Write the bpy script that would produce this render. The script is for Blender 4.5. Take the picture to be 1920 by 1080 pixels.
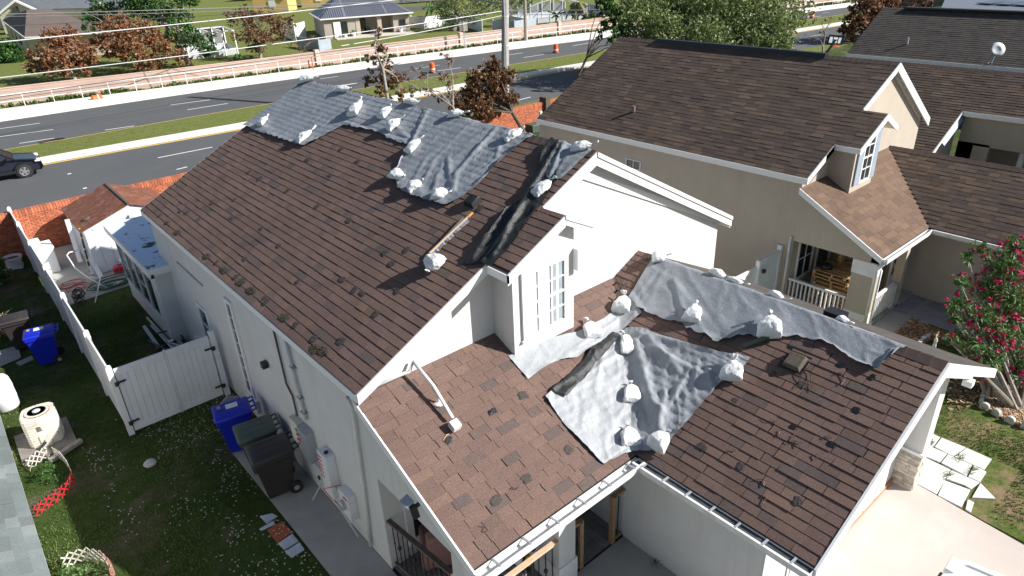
import bpy, math, random
from mathutils import Vector, Matrix, noise
random.seed(7)
R = math.radians
for o in list(bpy.data.objects): bpy.data.objects.remove(o)
scene = bpy.context.scene
COL = scene.collection
H = 10.5                                   # height of the drone above the yard
# ---------------------------------------------------------------- camera
def axes(yaw, pitch, roll):
    cy, sy, cp, sp = math.cos(yaw), math.sin(yaw), math.cos(pitch), math.sin(pitch)
    f = Vector((cp*sy, cp*cy, -sp)); r = Vector((cy, -sy, 0)); u = r.cross(f)
    cr, sr = math.cos(roll), math.sin(roll)
    return cr*r+sr*u, -sr*r+cr*u, f
RX, RY, RF = axes(R(39.68), R(26.894), R(-2.51))
F = 1285.2
cam = bpy.data.cameras.new('camera'); co = bpy.data.objects.new('camera', cam); COL.objects.link(co)
cam.sensor_width = 36; cam.lens = F/1920*36; cam.clip_start = .1; cam.clip_end = 1500
m = Matrix((( RX.x, RY.x, -RF.x, 0), (RX.y, RY.y, -RF.y, 0), (RX.z, RY.z, -RF.z, H), (0, 0, 0, 1)))
co.matrix_world = m
scene.camera = co
scene.render.resolution_x, scene.render.resolution_y = 1024, 576
# ---------------------------------------------------------------- light
SAZ, SEL = R(138), R(33)
w = bpy.data.worlds.new('World'); scene.world = w; w.use_nodes = True
nt = w.node_tree; bg = nt.nodes['Background']; sk = nt.nodes.new('ShaderNodeTexSky')
sk.sky_type = 'NISHITA'; sk.sun_disc = False; sk.sun_elevation = SEL; sk.sun_rotation = SAZ
sk.air_density = 1.0; sk.dust_density = 1.0
nt.links.new(sk.outputs[0], bg.inputs[0]); bg.inputs[1].default_value = .058
sl = bpy.data.lights.new('sun', 'SUN'); so = bpy.data.objects.new('sun', sl); COL.objects.link(so)
sl.energy = 5.0; sl.angle = R(.5); sl.color = (1, .97, .92)
d = Vector((math.sin(SAZ)*math.cos(SEL), math.cos(SAZ)*math.cos(SEL), math.sin(SEL)))
so.rotation_euler = (-d).to_track_quat('-Z', 'Y').to_euler(); so.location = (0, 0, 40)
vs = scene.view_settings; vs.view_transform = 'Standard'; vs.look = 'None'; vs.exposure = 0.75; vs.gamma = 1
# ---------------------------------------------------------------- rays: a point of the photograph on a known plane
def ray(x, y): return RX*((x-960)/F) - RY*((y-540)/F) + RF
O = Vector((0, 0, H))
def G(x, y, z=0.): r = ray(x, y); return O + r*((z-H)/r.z)
def AX(x, y, X): r = ray(x, y); return O + r*(X/r.x)
def AY(x, y, Y): r = ray(x, y); return O + r*(Y/r.y)
def PL(x, y, n, d): r = ray(x, y); return O + r*((d-n.dot(O))/n.dot(r))
def PJ(p): v = Vector(p)-O; k = v.dot(RF); return 960+F*v.dot(RX)/k, 540-F*v.dot(RY)/k
# ---------------------------------------------------------------- meshes
WO = {}
def tag(o, label=None, cat=None, group=None, kind=None):
    if label: o['label'] = label
    if cat: o['category'] = cat
    if group: o['group'] = group
    if kind: o['kind'] = kind
    return o
def thing(name, label, cat, loc=(0, 0, 0), group=None, local=False, rot=None):
    o = bpy.data.objects.new(name, None); COL.objects.link(o); o.empty_display_size = .2
    o.location = loc
    if rot is not None:
        if isinstance(rot, Matrix): o.rotation_euler = rot.to_euler()
        else: o.rotation_euler = (0, 0, rot)
    WO[o.name] = Vector((0, 0, 0)) if local else Vector(loc)
    return tag(o, label, cat, group)
class MB:
    def __init__(s): s.v = []; s.f = []; s.m = []; s.t = []; s.cm = 0; s.ct = 0.; s.ch = []
    def add(s, vs, fs):
        b = len(s.v); s.v += [tuple(p) for p in vs]; s.ch.append((b, len(vs), fs))
        for f in fs: s.f.append([b+i for i in f]); s.m.append(s.cm); s.t.append(s.ct)
        return s
    def poly(s, pts): return s.add(pts, [list(range(len(pts)))])
    def box(s, a, b):
        x0, y0, z0 = a; x1, y1, z1 = b
        return s.add([(x0,y0,z0),(x1,y0,z0),(x1,y1,z0),(x0,y1,z0),(x0,y0,z1),(x1,y0,z1),(x1,y1,z1),(x0,y1,z1)],
            [(0,3,2,1),(4,5,6,7),(0,1,5,4),(1,2,6,5),(2,3,7,6),(3,0,4,7)])
    def prism(s, pts, off):
        n = len(pts); off = Vector(off); P = [Vector(p) for p in pts]
        return s.add(P+[p+off for p in P], [list(range(n))[::-1], list(range(n, 2*n))]+[(i, (i+1) % n, n+(i+1) % n, n+i) for i in range(n)])
    def bar(s, a, b, w, h, up=(0, 0, 1), ext=0.):
        a, b = Vector(a), Vector(b); d = (b-a).normalized(); a = a-d*ext; b = b+d*ext
        u = Vector(up); sd = d.cross(u)
        if sd.length < 1e-4: sd = d.cross(Vector((1, 0, 0)))
        sd.normalize(); u = sd.cross(d).normalized(); sd = sd*w/2; u = u*h/2
        return s.add([a-sd-u, a+sd-u, a+sd+u, a-sd+u, b-sd-u, b+sd-u, b+sd+u, b-sd+u],
            [(0,1,2,3),(7,6,5,4),(4,5,1,0),(5,6,2,1),(6,7,3,2),(7,4,0,3)])
    def tube(s, path, r, n=8, cap=True):
        P = [Vector(p) for p in path]; rs = r if isinstance(r, (list, tuple)) else [r]*len(P)
        vs = []; pu = None
        for i, p in enumerate(P):
            d = (P[min(i+1, len(P)-1)]-P[max(i-1, 0)]).normalized()
            u = pu if pu is not None else (Vector((0, 0, 1)) if abs(d.z) < .9 else Vector((1, 0, 0)))
            sd = d.cross(u)
            if sd.length < 1e-3: sd = d.cross(Vector((.3, 1, .2)))
            sd.normalize(); u = sd.cross(d).normalized(); pu = u
            for k in range(n):
                a = 2*math.pi*k/n; vs.append(p+(sd*math.cos(a)+u*math.sin(a))*rs[i])
        fs = [(i*n+k, i*n+(k+1) % n, (i+1)*n+(k+1) % n, (i+1)*n+k) for i in range(len(P)-1) for k in range(n)]
        if cap: fs += [list(range(n))[::-1], [(len(P)-1)*n+k for k in range(n)]]
        return s.add(vs, fs)
    def lathe(s, c, prof, n=16, sq=0., M=None):          # prof: (radius, z)
        c = Vector(c); vs = []
        for r, z in prof:
            for k in range(n):
                a = 2*math.pi*(k+.5)/n; ca, sa = math.cos(a), math.sin(a)
                if sq: q = 1/(max(abs(ca), abs(sa))); rr = r*(1+(q-1)*sq)
                else: rr = r
                p = Vector((ca*rr, sa*rr, z)); p = M @ p if M else p
                vs.append(c+p)
        L = len(prof)
        fs = [(i*n+k, i*n+(k+1) % n, (i+1)*n+(k+1) % n, (i+1)*n+k) for i in range(L-1) for k in range(n)]
        if prof[0][0] > 1e-4: fs.append(list(range(n))[::-1])
        if prof[-1][0] > 1e-4: fs.append([(L-1)*n+k for k in range(n)])
        return s.add(vs, fs)
    def build(s, name, mat, parent=None, loc=None, smooth=False, kind=None, label=None, bevel=0):
        me = bpy.data.meshes.new(name)
        off = WO.get(parent.name, Vector()) if parent is not None else Vector(loc if loc is not None else (0, 0, 0))
        me.from_pydata([(x-off.x, y-off.y, z-off.z) for x, y, z in s.v], [], s.f)
        ms = mat if isinstance(mat, (list, tuple)) else [mat]
        for q in ms: me.materials.append(q)
        if len(ms) > 1: me.polygons.foreach_set('material_index', s.m)
        if any(s.t):
            a = me.attributes.new('tint', 'FLOAT', 'FACE'); a.data.foreach_set('value', s.t)
        if smooth: me.polygons.foreach_set('use_smooth', [True]*len(me.polygons))
        me.update()
        o = bpy.data.objects.new(name, me); COL.objects.link(o)
        if parent is not None: o.parent = parent
        else: o.location = off
        WO[o.name] = off
        if bevel:
            b = o.modifiers.new('bevel', 'BEVEL'); b.width = bevel; b.segments = 2; b.limit_method = 'ANGLE'
            for p in me.polygons: p.use_smooth = True
            me.set_sharp_from_angle(angle=R(40)) if hasattr(me, 'set_sharp_from_angle') else None
        return tag(o, label, None, None, kind)
def split_build(s, name, mat, parent, **k):          # every piece of the builder as an object of its own
    out = []
    for b, n, fs in s.ch:
        q = MB(); q.v = s.v[b:b+n]; q.f = [list(f) for f in fs]; q.m = [0]*len(fs); q.t = [0]*len(fs); out.append(q.build(name, mat, parent, **k))
    return out
MB.split = split_build
def struct(name, mb, mat, **k): return mb.build(name, mat, kind='structure', **k)
def kids(o): return [c for c in bpy.data.objects if c.parent == o]
def copy_tree(o, parent=None, KD={}):
    c = o.copy(); COL.objects.link(c); c.parent = parent; WO[c.name] = WO[o.name]
    if o.name not in KD: KD[o.name] = kids(o)
    for ch in KD[o.name]: copy_tree(ch, c)
    return c
# ---------------------------------------------------------------- materials
def nodes(name):
    m = bpy.data.materials.new(name); m.use_nodes = True; n = m.node_tree
    return m, n, n.nodes['Principled BSDF'], n.nodes.new('ShaderNodeTexCoord')
def nz(n, tc, scale, detail=4, rough=.6, vec=None, stretch=None, src='Object'):
    t = n.nodes.new('ShaderNodeTexNoise'); t.inputs['Scale'].default_value = scale; t.inputs['Detail'].default_value = detail
    t.inputs['Roughness'].default_value = rough
    if stretch:
        mp = n.nodes.new('ShaderNodeMapping'); mp.inputs['Scale'].default_value = stretch
        n.links.new(tc.outputs[src], mp.inputs[0]); n.links.new(mp.outputs[0], t.inputs[0])
    else: n.links.new(tc.outputs[src], t.inputs[0])
    return t.outputs[0]
def ramp(n, fac, stops):
    r = n.nodes.new('ShaderNodeValToRGB'); n.links.new(fac, r.inputs[0]); e = r.color_ramp.elements
    while len(e) < len(stops): e.new(.5)
    for q, (p, c) in zip(e, stops):
        q.position = p; q.color = (c, c, c, 1) if isinstance(c, (int, float)) else (*c, 1)
    return r.outputs[0]
def mix(n, a, b, f, mode='MIX'):
    x = n.nodes.new('ShaderNodeMix'); x.data_type = 'RGBA'; x.blend_type = mode
    for s, q in ((0, f), (6, a), (7, b)):
        if isinstance(q, (int, float)): x.inputs[s].default_value = q if s == 0 else (q, q, q, 1)
        elif isinstance(q, tuple): x.inputs[s].default_value = (*q, 1)
        else: n.links.new(q, x.inputs[s])
    return x.outputs[2]
def math_(n, op, a, b=0.):
    x = n.nodes.new('ShaderNodeMath'); x.operation = op
    for i, q in enumerate((a, b)):
        if isinstance(q, (int, float)): x.inputs[i].default_value = q
        else: n.links.new(q, x.inputs[i])
    return x.outputs[0]
def bump(n, P, h, strength=.3, dist=.02):
    b = n.nodes.new('ShaderNodeBump'); b.inputs['Strength'].default_value = strength; b.inputs['Distance'].default_value = dist
    n.links.new(h, b.inputs['Height']); n.links.new(b.outputs[0], P.inputs['Normal'])
def simple(name, c, rough=.6, var=.12, scale=3., bs=0, bst=.2, metal=0, spec=.5, grime=None, gs=1.2, rnd=0.):
    m, n, P, tc = nodes(name)
    f = nz(n, tc, scale, 5)
    lo = tuple(x*(1-var) for x in c); hi = tuple(min(1, x*(1+var)) for x in c)
    col = ramp(n, f, [(.3, lo), (.7, hi)])
    if grime:
        g = ramp(n, nz(n, tc, gs, 6, .7), [(.52, 0), (.72, 1)]); col = mix(n, col, grime, math_(n, 'MULTIPLY', g, .6))
    if rnd:
        oi = n.nodes.new('ShaderNodeObjectInfo'); at = n.nodes.new('ShaderNodeAttribute'); at.attribute_name = 'tint'
        s = math_(n, 'FRACT', math_(n, 'ADD', oi.outputs['Random'], at.outputs['Fac']))
        col = mix(n, col, math_(n, 'ADD', math_(n, 'MULTIPLY', s, 2*rnd), 1-rnd), 1., 'MULTIPLY')
    n.links.new(col, P.inputs['Base Color']); P.inputs['Roughness'].default_value = rough; P.inputs['Metallic'].default_value = metal
    P.inputs['Specular IOR Level'].default_value = spec
    if bs: bump(n, P, nz(n, tc, bs, 4), bst, .01)
    return m
def shingle_mat(name, cols, gran=.35, streak=(.3, .3, .3), moss=None, big=1.):
    m, n, P, tc = nodes(name)
    oi = n.nodes.new('ShaderNodeObjectInfo'); at = n.nodes.new('ShaderNodeAttribute'); at.attribute_name = 'tint'
    s = math_(n, 'FRACT', math_(n, 'ADD', math_(n, 'MULTIPLY', oi.outputs['Random'], .99), at.outputs['Fac']))
    col = ramp(n, s, cols)
    geo = n.nodes.new('ShaderNodeNewGeometry')
    wn = n.nodes.new('ShaderNodeTexNoise'); wn.inputs['Scale'].default_value = 70; wn.inputs['Detail'].default_value = 2
    n.links.new(geo.outputs['Position'], wn.inputs[0])
    col = mix(n, col, ramp(n, wn.outputs[0], [(.3, 1-gran), (.7, 1+gran)]), 1., 'MULTIPLY')
    w2 = n.nodes.new('ShaderNodeTexNoise'); w2.inputs['Scale'].default_value = .7; w2.inputs['Detail'].default_value = 7; w2.inputs['Roughness'].default_value = .7
    n.links.new(geo.outputs['Position'], w2.inputs[0])
    col = mix(n, col, ramp(n, w2.outputs[0], [(.25, .72), (.75, 1.25)]), big, 'MULTIPLY')
    if moss:
        w3 = n.nodes.new('ShaderNodeTexNoise'); w3.inputs['Scale'].default_value = 1.1; w3.inputs['Detail'].default_value = 8; w3.inputs['Roughness'].default_value = .75
        n.links.new(geo.outputs['Position'], w3.inputs[0])
        col = mix(n, col, moss, math_(n, 'MULTIPLY', ramp(n, w3.outputs[0], [(.6, 0), (.72, 1)]), .45))
    n.links.new(col, P.inputs['Base Color']); P.inputs['Roughness'].default_value = .92; P.inputs['Specular IOR Level'].default_value = .25
    bump(n, P, wn.outputs[0], .5, .004)
    return m
M = {}
M['shingle'] = shingle_mat('brown asphalt shingle', [(0, (.1, .078, .073)), (.07, (.11, .082, .074)), (.12, (.135, .088, .074)), (.5, (.148, .096, .08)), (.85, (.158, .102, .085)), (1, (.168, .108, .084))], moss=(.09, .09, .04), big=.6)
M['shingle2'] = shingle_mat('weathered brown shingle', [(0, (.075, .056, .047)), (.3, (.092, .068, .055)), (.7, (.105, .077, .06)), (1, (.14, .096, .07))], big=.8)
M['shingle3'] = shingle_mat('pale grey green shingle', [(0, (.14, .155, .15)), (.3, (.155, .18, .178)), (.7, (.17, .2, .198)), (1, (.2, .225, .22))], gran=.2)
M['deck'] = simple('dark roof underlay', (.012, .01, .01), .95)
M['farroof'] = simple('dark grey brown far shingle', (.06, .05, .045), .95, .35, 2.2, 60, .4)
M['cap'] = simple('bleached shingle ridge cap', (.2, .13, .11), .95, .15, 6, 200, .3)
M['cap2'] = simple('brown ridge cap', (.09, .06, .05), .95, .15, 6, 200, .3)
M['stucco'] = simple('white stucco', (.64, .64, .63), .9, .03, 2, 150, .5)
def stained(key, c, amt=.55):
    m = M[key]; n = m.node_tree; P = n.nodes['Principled BSDF']; tc = [q for q in n.nodes if q.type == 'TEX_COORD'][0]; old = P.inputs['Base Color'].links[0].from_socket
    st = ramp(n, nz(n, tc, 1.0, 8, .75, stretch=(2.2, 2.2, .22)), [(.5, 0), (.8, 1)]); sp = ramp(n, nz(n, tc, .8, 7, .7), [(.5, 0), (.75, 1)])
    geo = n.nodes.new('ShaderNodeNewGeometry'); sx = n.nodes.new('ShaderNodeSeparateXYZ'); n.links.new(geo.outputs['Position'], sx.inputs[0])
    low = ramp(n, math_(n, 'ADD', sx.outputs['Z'], math_(n, 'MULTIPLY', nz(n, tc, 3, 6, .7), .5)), [(.2, 1), (.75, 0)])
    k = math_(n, 'MULTIPLY', math_(n, 'MAXIMUM', math_(n, 'MAXIMUM', st, math_(n, 'MULTIPLY', sp, .5)), math_(n, 'MULTIPLY', low, .6)), amt)
    n.links.new(mix(n, old, c, k), P.inputs['Base Color'])
stained('stucco', (.45, .42, .37), .5)
M['stuccotan'] = simple('tan stucco', (.46, .4, .33), .9, .04, 2, 150, .4, grime=(.4, .35, .29), gs=.7); stained('stuccotan', (.33, .28, .22), .45)
M['cream'] = simple('cream stucco', (.62, .55, .43), .9, .05, 1)
M['trim'] = simple('white painted trim', (.8, .8, .79), .45, .02, 3)
M['vinyl'] = simple('white vinyl', (.74, .75, .76), .4, .04, 2, grime=(.55, .56, .52), gs=1.5)
M['gutter'] = simple('white aluminium gutter', (.72, .72, .7), .4, .08, 5, grime=(.35, .33, .3), gs=2.)
M['gutterin'] = simple('dark gutter trough', (.05, .06, .07), .7, .4, 3)  # dark blue grey lining of the trough
M['glass'] = simple('dark window glass', (.02, .025, .03), .06, .1, 1, spec=.9)
M['curtain'] = simple('white curtain', (.56, .6, .62), .8, .05, 9)
M['black'] = simple('black plastic', (.015, .015, .017), .45, .2, 9)
M['tar'] = simple('black roof cement', (.012, .012, .013), .3, .4, 60, 60, .9)
M['tarold'] = simple('dull old roof cement', (.05, .04, .036), .8, .4, 30, 60, .6)
M['steel'] = simple('grey metal', (.42, .44, .46), .4, .1, 6, metal=.4)
M['conduit'] = simple('grey conduit', (.5, .52, .54), .5, .06, 5)
M['wood'] = simple('stained wood', (.35, .22, .12), .6, .25, 14)
M['pine'] = simple('raw pine lumber', (.5, .33, .17), .75, .25, 12, grime=(.25, .16, .09), gs=6)
M['concrete'] = simple('concrete walk', (.36, .35, .33), .9, .1, 1.5, 60, .3, grime=(.25, .24, .22), gs=1.2)
M['driveway'] = simple('painted driveway concrete', (.5, .44, .4), .85, .06, 1.2, 80, .2, grime=(.58, .54, .5), gs=.7)
M['slab'] = simple('white paver slab', (.66, .65, .62), .85, .06, 3, 60, .3, grime=(.45, .44, .38), gs=2, rnd=.06)
M['grey_tile'] = simple('grey porch plank tile', (.17, .165, .16), .5, .2, 7, rnd=.18)
M['asphalt'] = simple('road asphalt', (.075, .08, .086), .85, .1, .15, 30, .3, grime=(.1, .1, .1), gs=.3); stained('asphalt', (.12, .12, .12), .5)
M['line'] = simple('white road paint', (.75, .75, .73), .7, .05)
M['yline'] = simple('yellow road paint', (.65, .4, .08), .7, .05)
M['kerb'] = simple('pale kerb concrete', (.68, .66, .6), .85, .05, 1, 30, .2)
M['walk'] = simple('pale sidewalk concrete', (.7, .68, .62), .85, .05, .6, 30, .2)
M['blue'] = simple('blue bin plastic', (.008, .02, .42), .35, .12, 8)
M['bluedark'] = simple('dark blue vinyl', (.06, .1, .2), .3, .1, 8)
M['green'] = simple('dark green bin plastic', (.07, .095, .075), .45, .1, 8)
M['brownbin'] = simple('dark brown bin plastic', (.035, .028, .028), .5, .15, 8)
M['orange'] = simple('orange drum plastic', (.75, .13, .025), .5, .1, 4)
M['reflect'] = simple('white reflective band', (.8, .8, .8), .5, .03)
M['red'] = simple('red plastic', (.6, .015, .02), .35, .1, 6)
M['redwood'] = simple('red painted lattice', (.42, .02, .025), .5, .2, 9)
M['brickred'] = simple('red brick', (.42, .13, .065), .9, .25, 8, 40, .4, rnd=.28)
M['mortar'] = simple('mortar', (.36, .2, .14), .95, .1, 8)
M['pink'] = simple('pink block wall', (.5, .36, .3), .95, .06, .9, 30, .3, grime=(.46, .3, .24), gs=.4)
M['pole'] = simple('weathered concrete pole', (.3, .28, .26), .9, .15, 3)
M['mulch'] = simple('wood mulch', (.3, .19, .11), .95, .5, 22, 30, .9)
M['stone'] = simple('pale edging stone', (.5, .49, .45), .9, .2, 7, 40, .5, rnd=.15)
M['rust'] = simple('rusty brown metal roof', (.2, .07, .035), .6, .3, 5, grime=(.3, .22, .2), gs=2.5)
M['metalroof'] = simple('grey metal roof', (.2, .21, .25), .45, .08, 1, metal=.2)
M['bark'] = simple('pale bark', (.3, .26, .22), .9, .3, 12)
M['barkdark'] = simple('dark bark', (.1, .08, .06), .9, .3, 12)
M['hose'] = simple('green hose', (.02, .09, .06), .4, .2, 9)
M['shedpanel'] = simple('white shed panel', (.72, .76, .82), .4, .04, 2)
M['pinkfab'] = simple('dusty pink fabric', (.3, .16, .14), .85, .15, 9, 90, .4)
M['pallet'] = simple('pallet wood', (.42, .26, .12), .8, .3, 9, rnd=.2)
M['carpaint'] = simple('dark metallic car paint', (.035, .04, .065), .22, .1, 2, metal=.5, spec=.8)
M['carwhite'] = simple('white car paint', (.8, .82, .82), .2, .02, 2, spec=.8)
M['tyre'] = simple('tyre rubber', (.02, .02, .02), .8, .2, 9)
M['rim'] = simple('silver wheel rim', (.5, .5, .52), .3, .05, 5, metal=.7)
M['screen'] = simple('grey insect screen', (.17, .175, .18), .8, .1, 3)
M['beige'] = simple('beige plastic', (.62, .6, .52), .6, .06, 4)
M['copper'] = simple('bleached wood batten', (.6, .42, .28), .8, .15, 9)
def leafmat(name, cols, rough=.55, trans=0.25):
    m, n, P, tc = nodes(name)
    at = n.nodes.new('ShaderNodeAttribute'); at.attribute_name = 'tint'
    col = ramp(n, at.outputs['Fac'], cols)
    n.links.new(col, P.inputs['Base Color']); P.inputs['Roughness'].default_value = rough
    P.inputs['Specular IOR Level'].default_value = .3
    tr = n.nodes.new('ShaderNodeBsdfTranslucent'); n.links.new(col, tr.inputs[0])
    ms = n.nodes.new('ShaderNodeMixShader'); ms.inputs[0].default_value = trans
    out = n.nodes['Material Output']; n.links.new(P.outputs[0], ms.inputs[1]); n.links.new(tr.outputs[0], ms.inputs[2]); n.links.new(ms.outputs[0], out.inputs[0])
    return m
M['deadleaf'] = leafmat('dead brown leaves', [(0, (.07, .035, .02)), (.5, (.17, .085, .042)), (1, (.38, .22, .12))])
M['rustleaf'] = leafmat('rusty dry leaves', [(0, (.11, .05, .025)), (.5, (.25, .115, .055)), (1, (.4, .21, .11))])
M['greenleaf'] = leafmat('green leaves', [(0, (.015, .05, .01)), (.5, (.045, .12, .025)), (1, (.1, .2, .05))])
M['oakleaf'] = leafmat('olive oak leaves', [(0, (.06, .1, .03)), (.5, (.18, .23, .08)), (1, (.36, .42, .19))])
M['oleander'] = leafmat('oleander leaves', [(0, (.04, .09, .025)), (.5, (.1, .19, .055)), (1, (.24, .34, .13))])
M['flower'] = leafmat('crimson flowers', [(0, (.38, .01, .08)), (.5, (.6, .03, .14)), (1, (.75, .12, .27))])
M['palmleaf'] = leafmat('dry palm fronds', [(0, (.1, .09, .05)), (.6, (.25, .2, .1)), (1, (.1, .2, .04))])
M['blade'] = leafmat('grass blades', [(0, (.035, .07, .015)), (.5, (.08, .15, .03)), (1, (.2, .24, .08))])
M['whiteflower'] = leafmat('tiny white clover flowers', [(0, (.5, .52, .45)), (1, (.7, .7, .65))])
# tarp
def tarpmat(name, c, rough, sheen):
    m, n, P, tc = nodes(name)
    f = nz(n, tc, 2.5, 7, .65); col = ramp(n, f, [(.3, tuple(x*.82 for x in c)), (.7, tuple(x*1.12 for x in c))])
    n.links.new(col, P.inputs['Base Color']); P.inputs['Roughness'].default_value = rough
    P.inputs['Specular IOR Level'].default_value = sheen
    a = nz(n, tc, 14, 6, .7); b = nz(n, tc, 60, 3)
    bump(n, P, math_(n, 'ADD', a, math_(n, 'MULTIPLY', b, .35)), .55, .03)
    return m
M['tarp'] = tarpmat('grey woven tarpaulin', (.27, .29, .315), .42, .5)
M['tarplight'] = tarpmat('silver grey tarpaulin', (.35, .365, .385), .42, .6)
M['tarpblack'] = tarpmat('black plastic sheeting', (.02, .022, .023), .42, .4)
m, n, P, tc = nodes('white woven sandbag')
f = nz(n, tc, 9, 6, .7); n.links.new(ramp(n, f, [(.3, (.66, .68, .69)), (.7, (.8, .81, .8))]), P.inputs['Base Color'])
P.inputs['Roughness'].default_value = .5
bump(n, P, math_(n, 'ADD', nz(n, tc, 16, 6, .75), math_(n, 'MULTIPLY', nz(n, tc, 150, 2), .15)), .5, .03); M['bag'] = m
# lawn
def lawn(name, g1, g2, dirt, dl, dh, s=.6):
    m, n, P, tc = nodes(name)
    a = nz(n, tc, 5, 8, .75); g = ramp(n, a, [(.3, g1), (.7, g2)])
    b = nz(n, tc, s, 6, .7); c = nz(n, tc, 9, 5, .8)
    k = math_(n, 'ADD', math_(n, 'MULTIPLY', b, .75), math_(n, 'MULTIPLY', c, .25))
    col = mix(n, g, dirt, ramp(n, k, [(dl, 0), (dh, 1)]))
    n.links.new(col, P.inputs['Base Color']); P.inputs['Roughness'].default_value = .95; P.inputs['Specular IOR Level'].default_value = .1
    bump(n, P, nz(n, tc, 25, 8, .8), 1., .05)
    return m
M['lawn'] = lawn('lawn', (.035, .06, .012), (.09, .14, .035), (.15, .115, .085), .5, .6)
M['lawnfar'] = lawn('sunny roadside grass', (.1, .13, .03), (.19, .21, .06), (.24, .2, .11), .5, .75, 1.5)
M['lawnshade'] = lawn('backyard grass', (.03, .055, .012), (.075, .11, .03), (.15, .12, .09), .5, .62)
M['dryyard'] = lawn('patchy front lawn', (.06, .1, .02), (.15, .2, .05), (.3, .22, .13), .48, .6, .9)
# ================================================================ the setting: ground, roads, paths
KX = [-60, 4, 20, 40, 60, 80, 110, 200]
def curve(ys):
    def f(x):
        x = max(KX[0], min(KX[-1]-.001, x)); i = max(j for j in range(len(KX)-1) if KX[j] <= x)
        t = (x-KX[i])/(KX[i+1]-KX[i]); d = [(ys[j+1]-ys[j])/(KX[j+1]-KX[j]) for j in range(len(ys)-1)]
        def sl(j): return d[0] if j == 0 else d[-1] if j == len(ys)-1 else (d[j-1]+d[j])/2
        h = KX[i+1]-KX[i]
        return (2*t**3-3*t*t+1)*ys[i]+(t**3-2*t*t+t)*h*sl(i)+(-2*t**3+3*t*t)*ys[i+1]+(t**3-t*t)*h*sl(i+1)
    return f
near_edge = curve([41, 38.8, 38.2, 37.2, 35.3, 33, 30.5, 22])
band_lo = curve([49.5, 47.4, 46.3, 45.2, 43.6, 41, 37.5, 26])
band_up = curve([50.9, 48.7, 47.6, 46.6, 44.8, 42.2, 38.7, 27.5])
grass_far = curve([53, 52.8, 52.6, 51.2, 49.6, 47.2, 43, 32])
road_far = curve([64.5, 63.5, 62.7, 60.4, 57.2, 53.2, 48.5, 37])
walk_far = curve([69.5, 68.6, 66.9, 64.3, 61.9, 57.6, 51.6, 40.5])
pink_y = curve([73, 70.6, 67.9, 65.5, 63.3, 59.8, 53.6, 42.5])
brick_y = lambda x: 32.1+.007*max(0, x)
gb = MB(); N = 60
def gz(x, y): return 0
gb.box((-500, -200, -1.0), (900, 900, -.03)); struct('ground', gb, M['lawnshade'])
def strip(name, fa, fb, z0, z1, mat, x0=-60, x1=198, st=3., kind='structure', parent=None):
    mb = MB(); n = int((x1-x0)/st); A = []; 
    for i in range(n+1):
        x = x0+(x1-x0)*i/n; a, b = fa(x), fb(x)
        A += [(x, a, z0), (x, a, z1), (x, b, z1), (x, b, z0)]
    mb.add(A, [(i*4+k, i*4+k+1, i*4+k+5, i*4+k+4) for i in range(n) for k in range(3)])
    return mb.build(name, mat, kind=kind, parent=parent)
strip('near_road', near_edge, band_lo, -.03, .0, M['asphalt'])
strip('far_road', grass_far, road_far, -.03, .0, M['asphalt'])
strip('median_kerb', band_lo, band_up, -.03, .12, M['kerb'])
strip('median_grass', lambda x: band_up(x), lambda x: grass_far(x)-.18, -.02, .1, M['lawnfar'])
strip('median_edge_kerb', lambda x: grass_far(x)-.22, grass_far, -.03, .09, simple('orange brown kerb', (.5, .32, .13), .85, .15))
strip('sidewalk', road_far, walk_far, -.03, .12, M['walk'])
strip('roadside_verge', walk_far, pink_y, -.03, .02, M['lawnfar'])
strip('yellow_edge_line', lambda x: band_lo(x)-.4, lambda x: band_lo(x)-.14, -.02, .004, M['yline'])
strip('orange_edge_line', lambda x: grass_far(x)+.08, lambda x: grass_far(x)+.38, -.02, .004, M['yline'])
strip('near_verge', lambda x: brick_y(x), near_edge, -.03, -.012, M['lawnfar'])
# dashes of the lanes
def dash(p, q, w=.13):
    a, b = G(*p), G(*q); mb = MB(); d = (b-a); d.z = 0; d.normalize(); n = Vector((-d.y, d.x, 0))*w/2
    mb.poly([a-n+Vector((0, 0, .006)), b-n+Vector((0, 0, .006)), b+n+Vector((0, 0, .006)), a+n+Vector((0, 0, .006))])
    struct('lane_dash', mb, M['line'])
for p, q in [((-12, 243), (75, 231)), ((-20, 259), (100, 243)), ((36, 269), (102, 259)), ((197, 244), (252, 236)), ((320, 197), (394, 187)),
    ((351, 206), (427, 194)), ((296, 296), (398, 276)), ((331, 318), (351, 313)), ((778, 129), (824, 122)), ((820, 133), (864, 127)),
    ((953, 103), (980, 99)), ((982, 108), (1020, 102)), ((1074, 86), (1107, 80)), ((600, 148), (634, 143)), ((640, 135), (671, 130)), ((640, 161), (670, 156)),
    ((963, 190), (995, 182)), ((1520, 68), (1540, 65)), ((1542, 24), (1555, 23)), ((1525, 32), (1539, 30)), ((625, 162), (668, 156)), ((1580, 62), (1600, 59))]:
    dash(p, q)
for p in [(130, 326), (159, 353), (1012, 158), (1018, 22)]:
    a = G(*p, .004); mb = MB(); mb.box((a.x-.09, a.y-.05, .004), (a.x+.09, a.y+.05, .02)); struct('road_stud', mb, M['line'])
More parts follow.
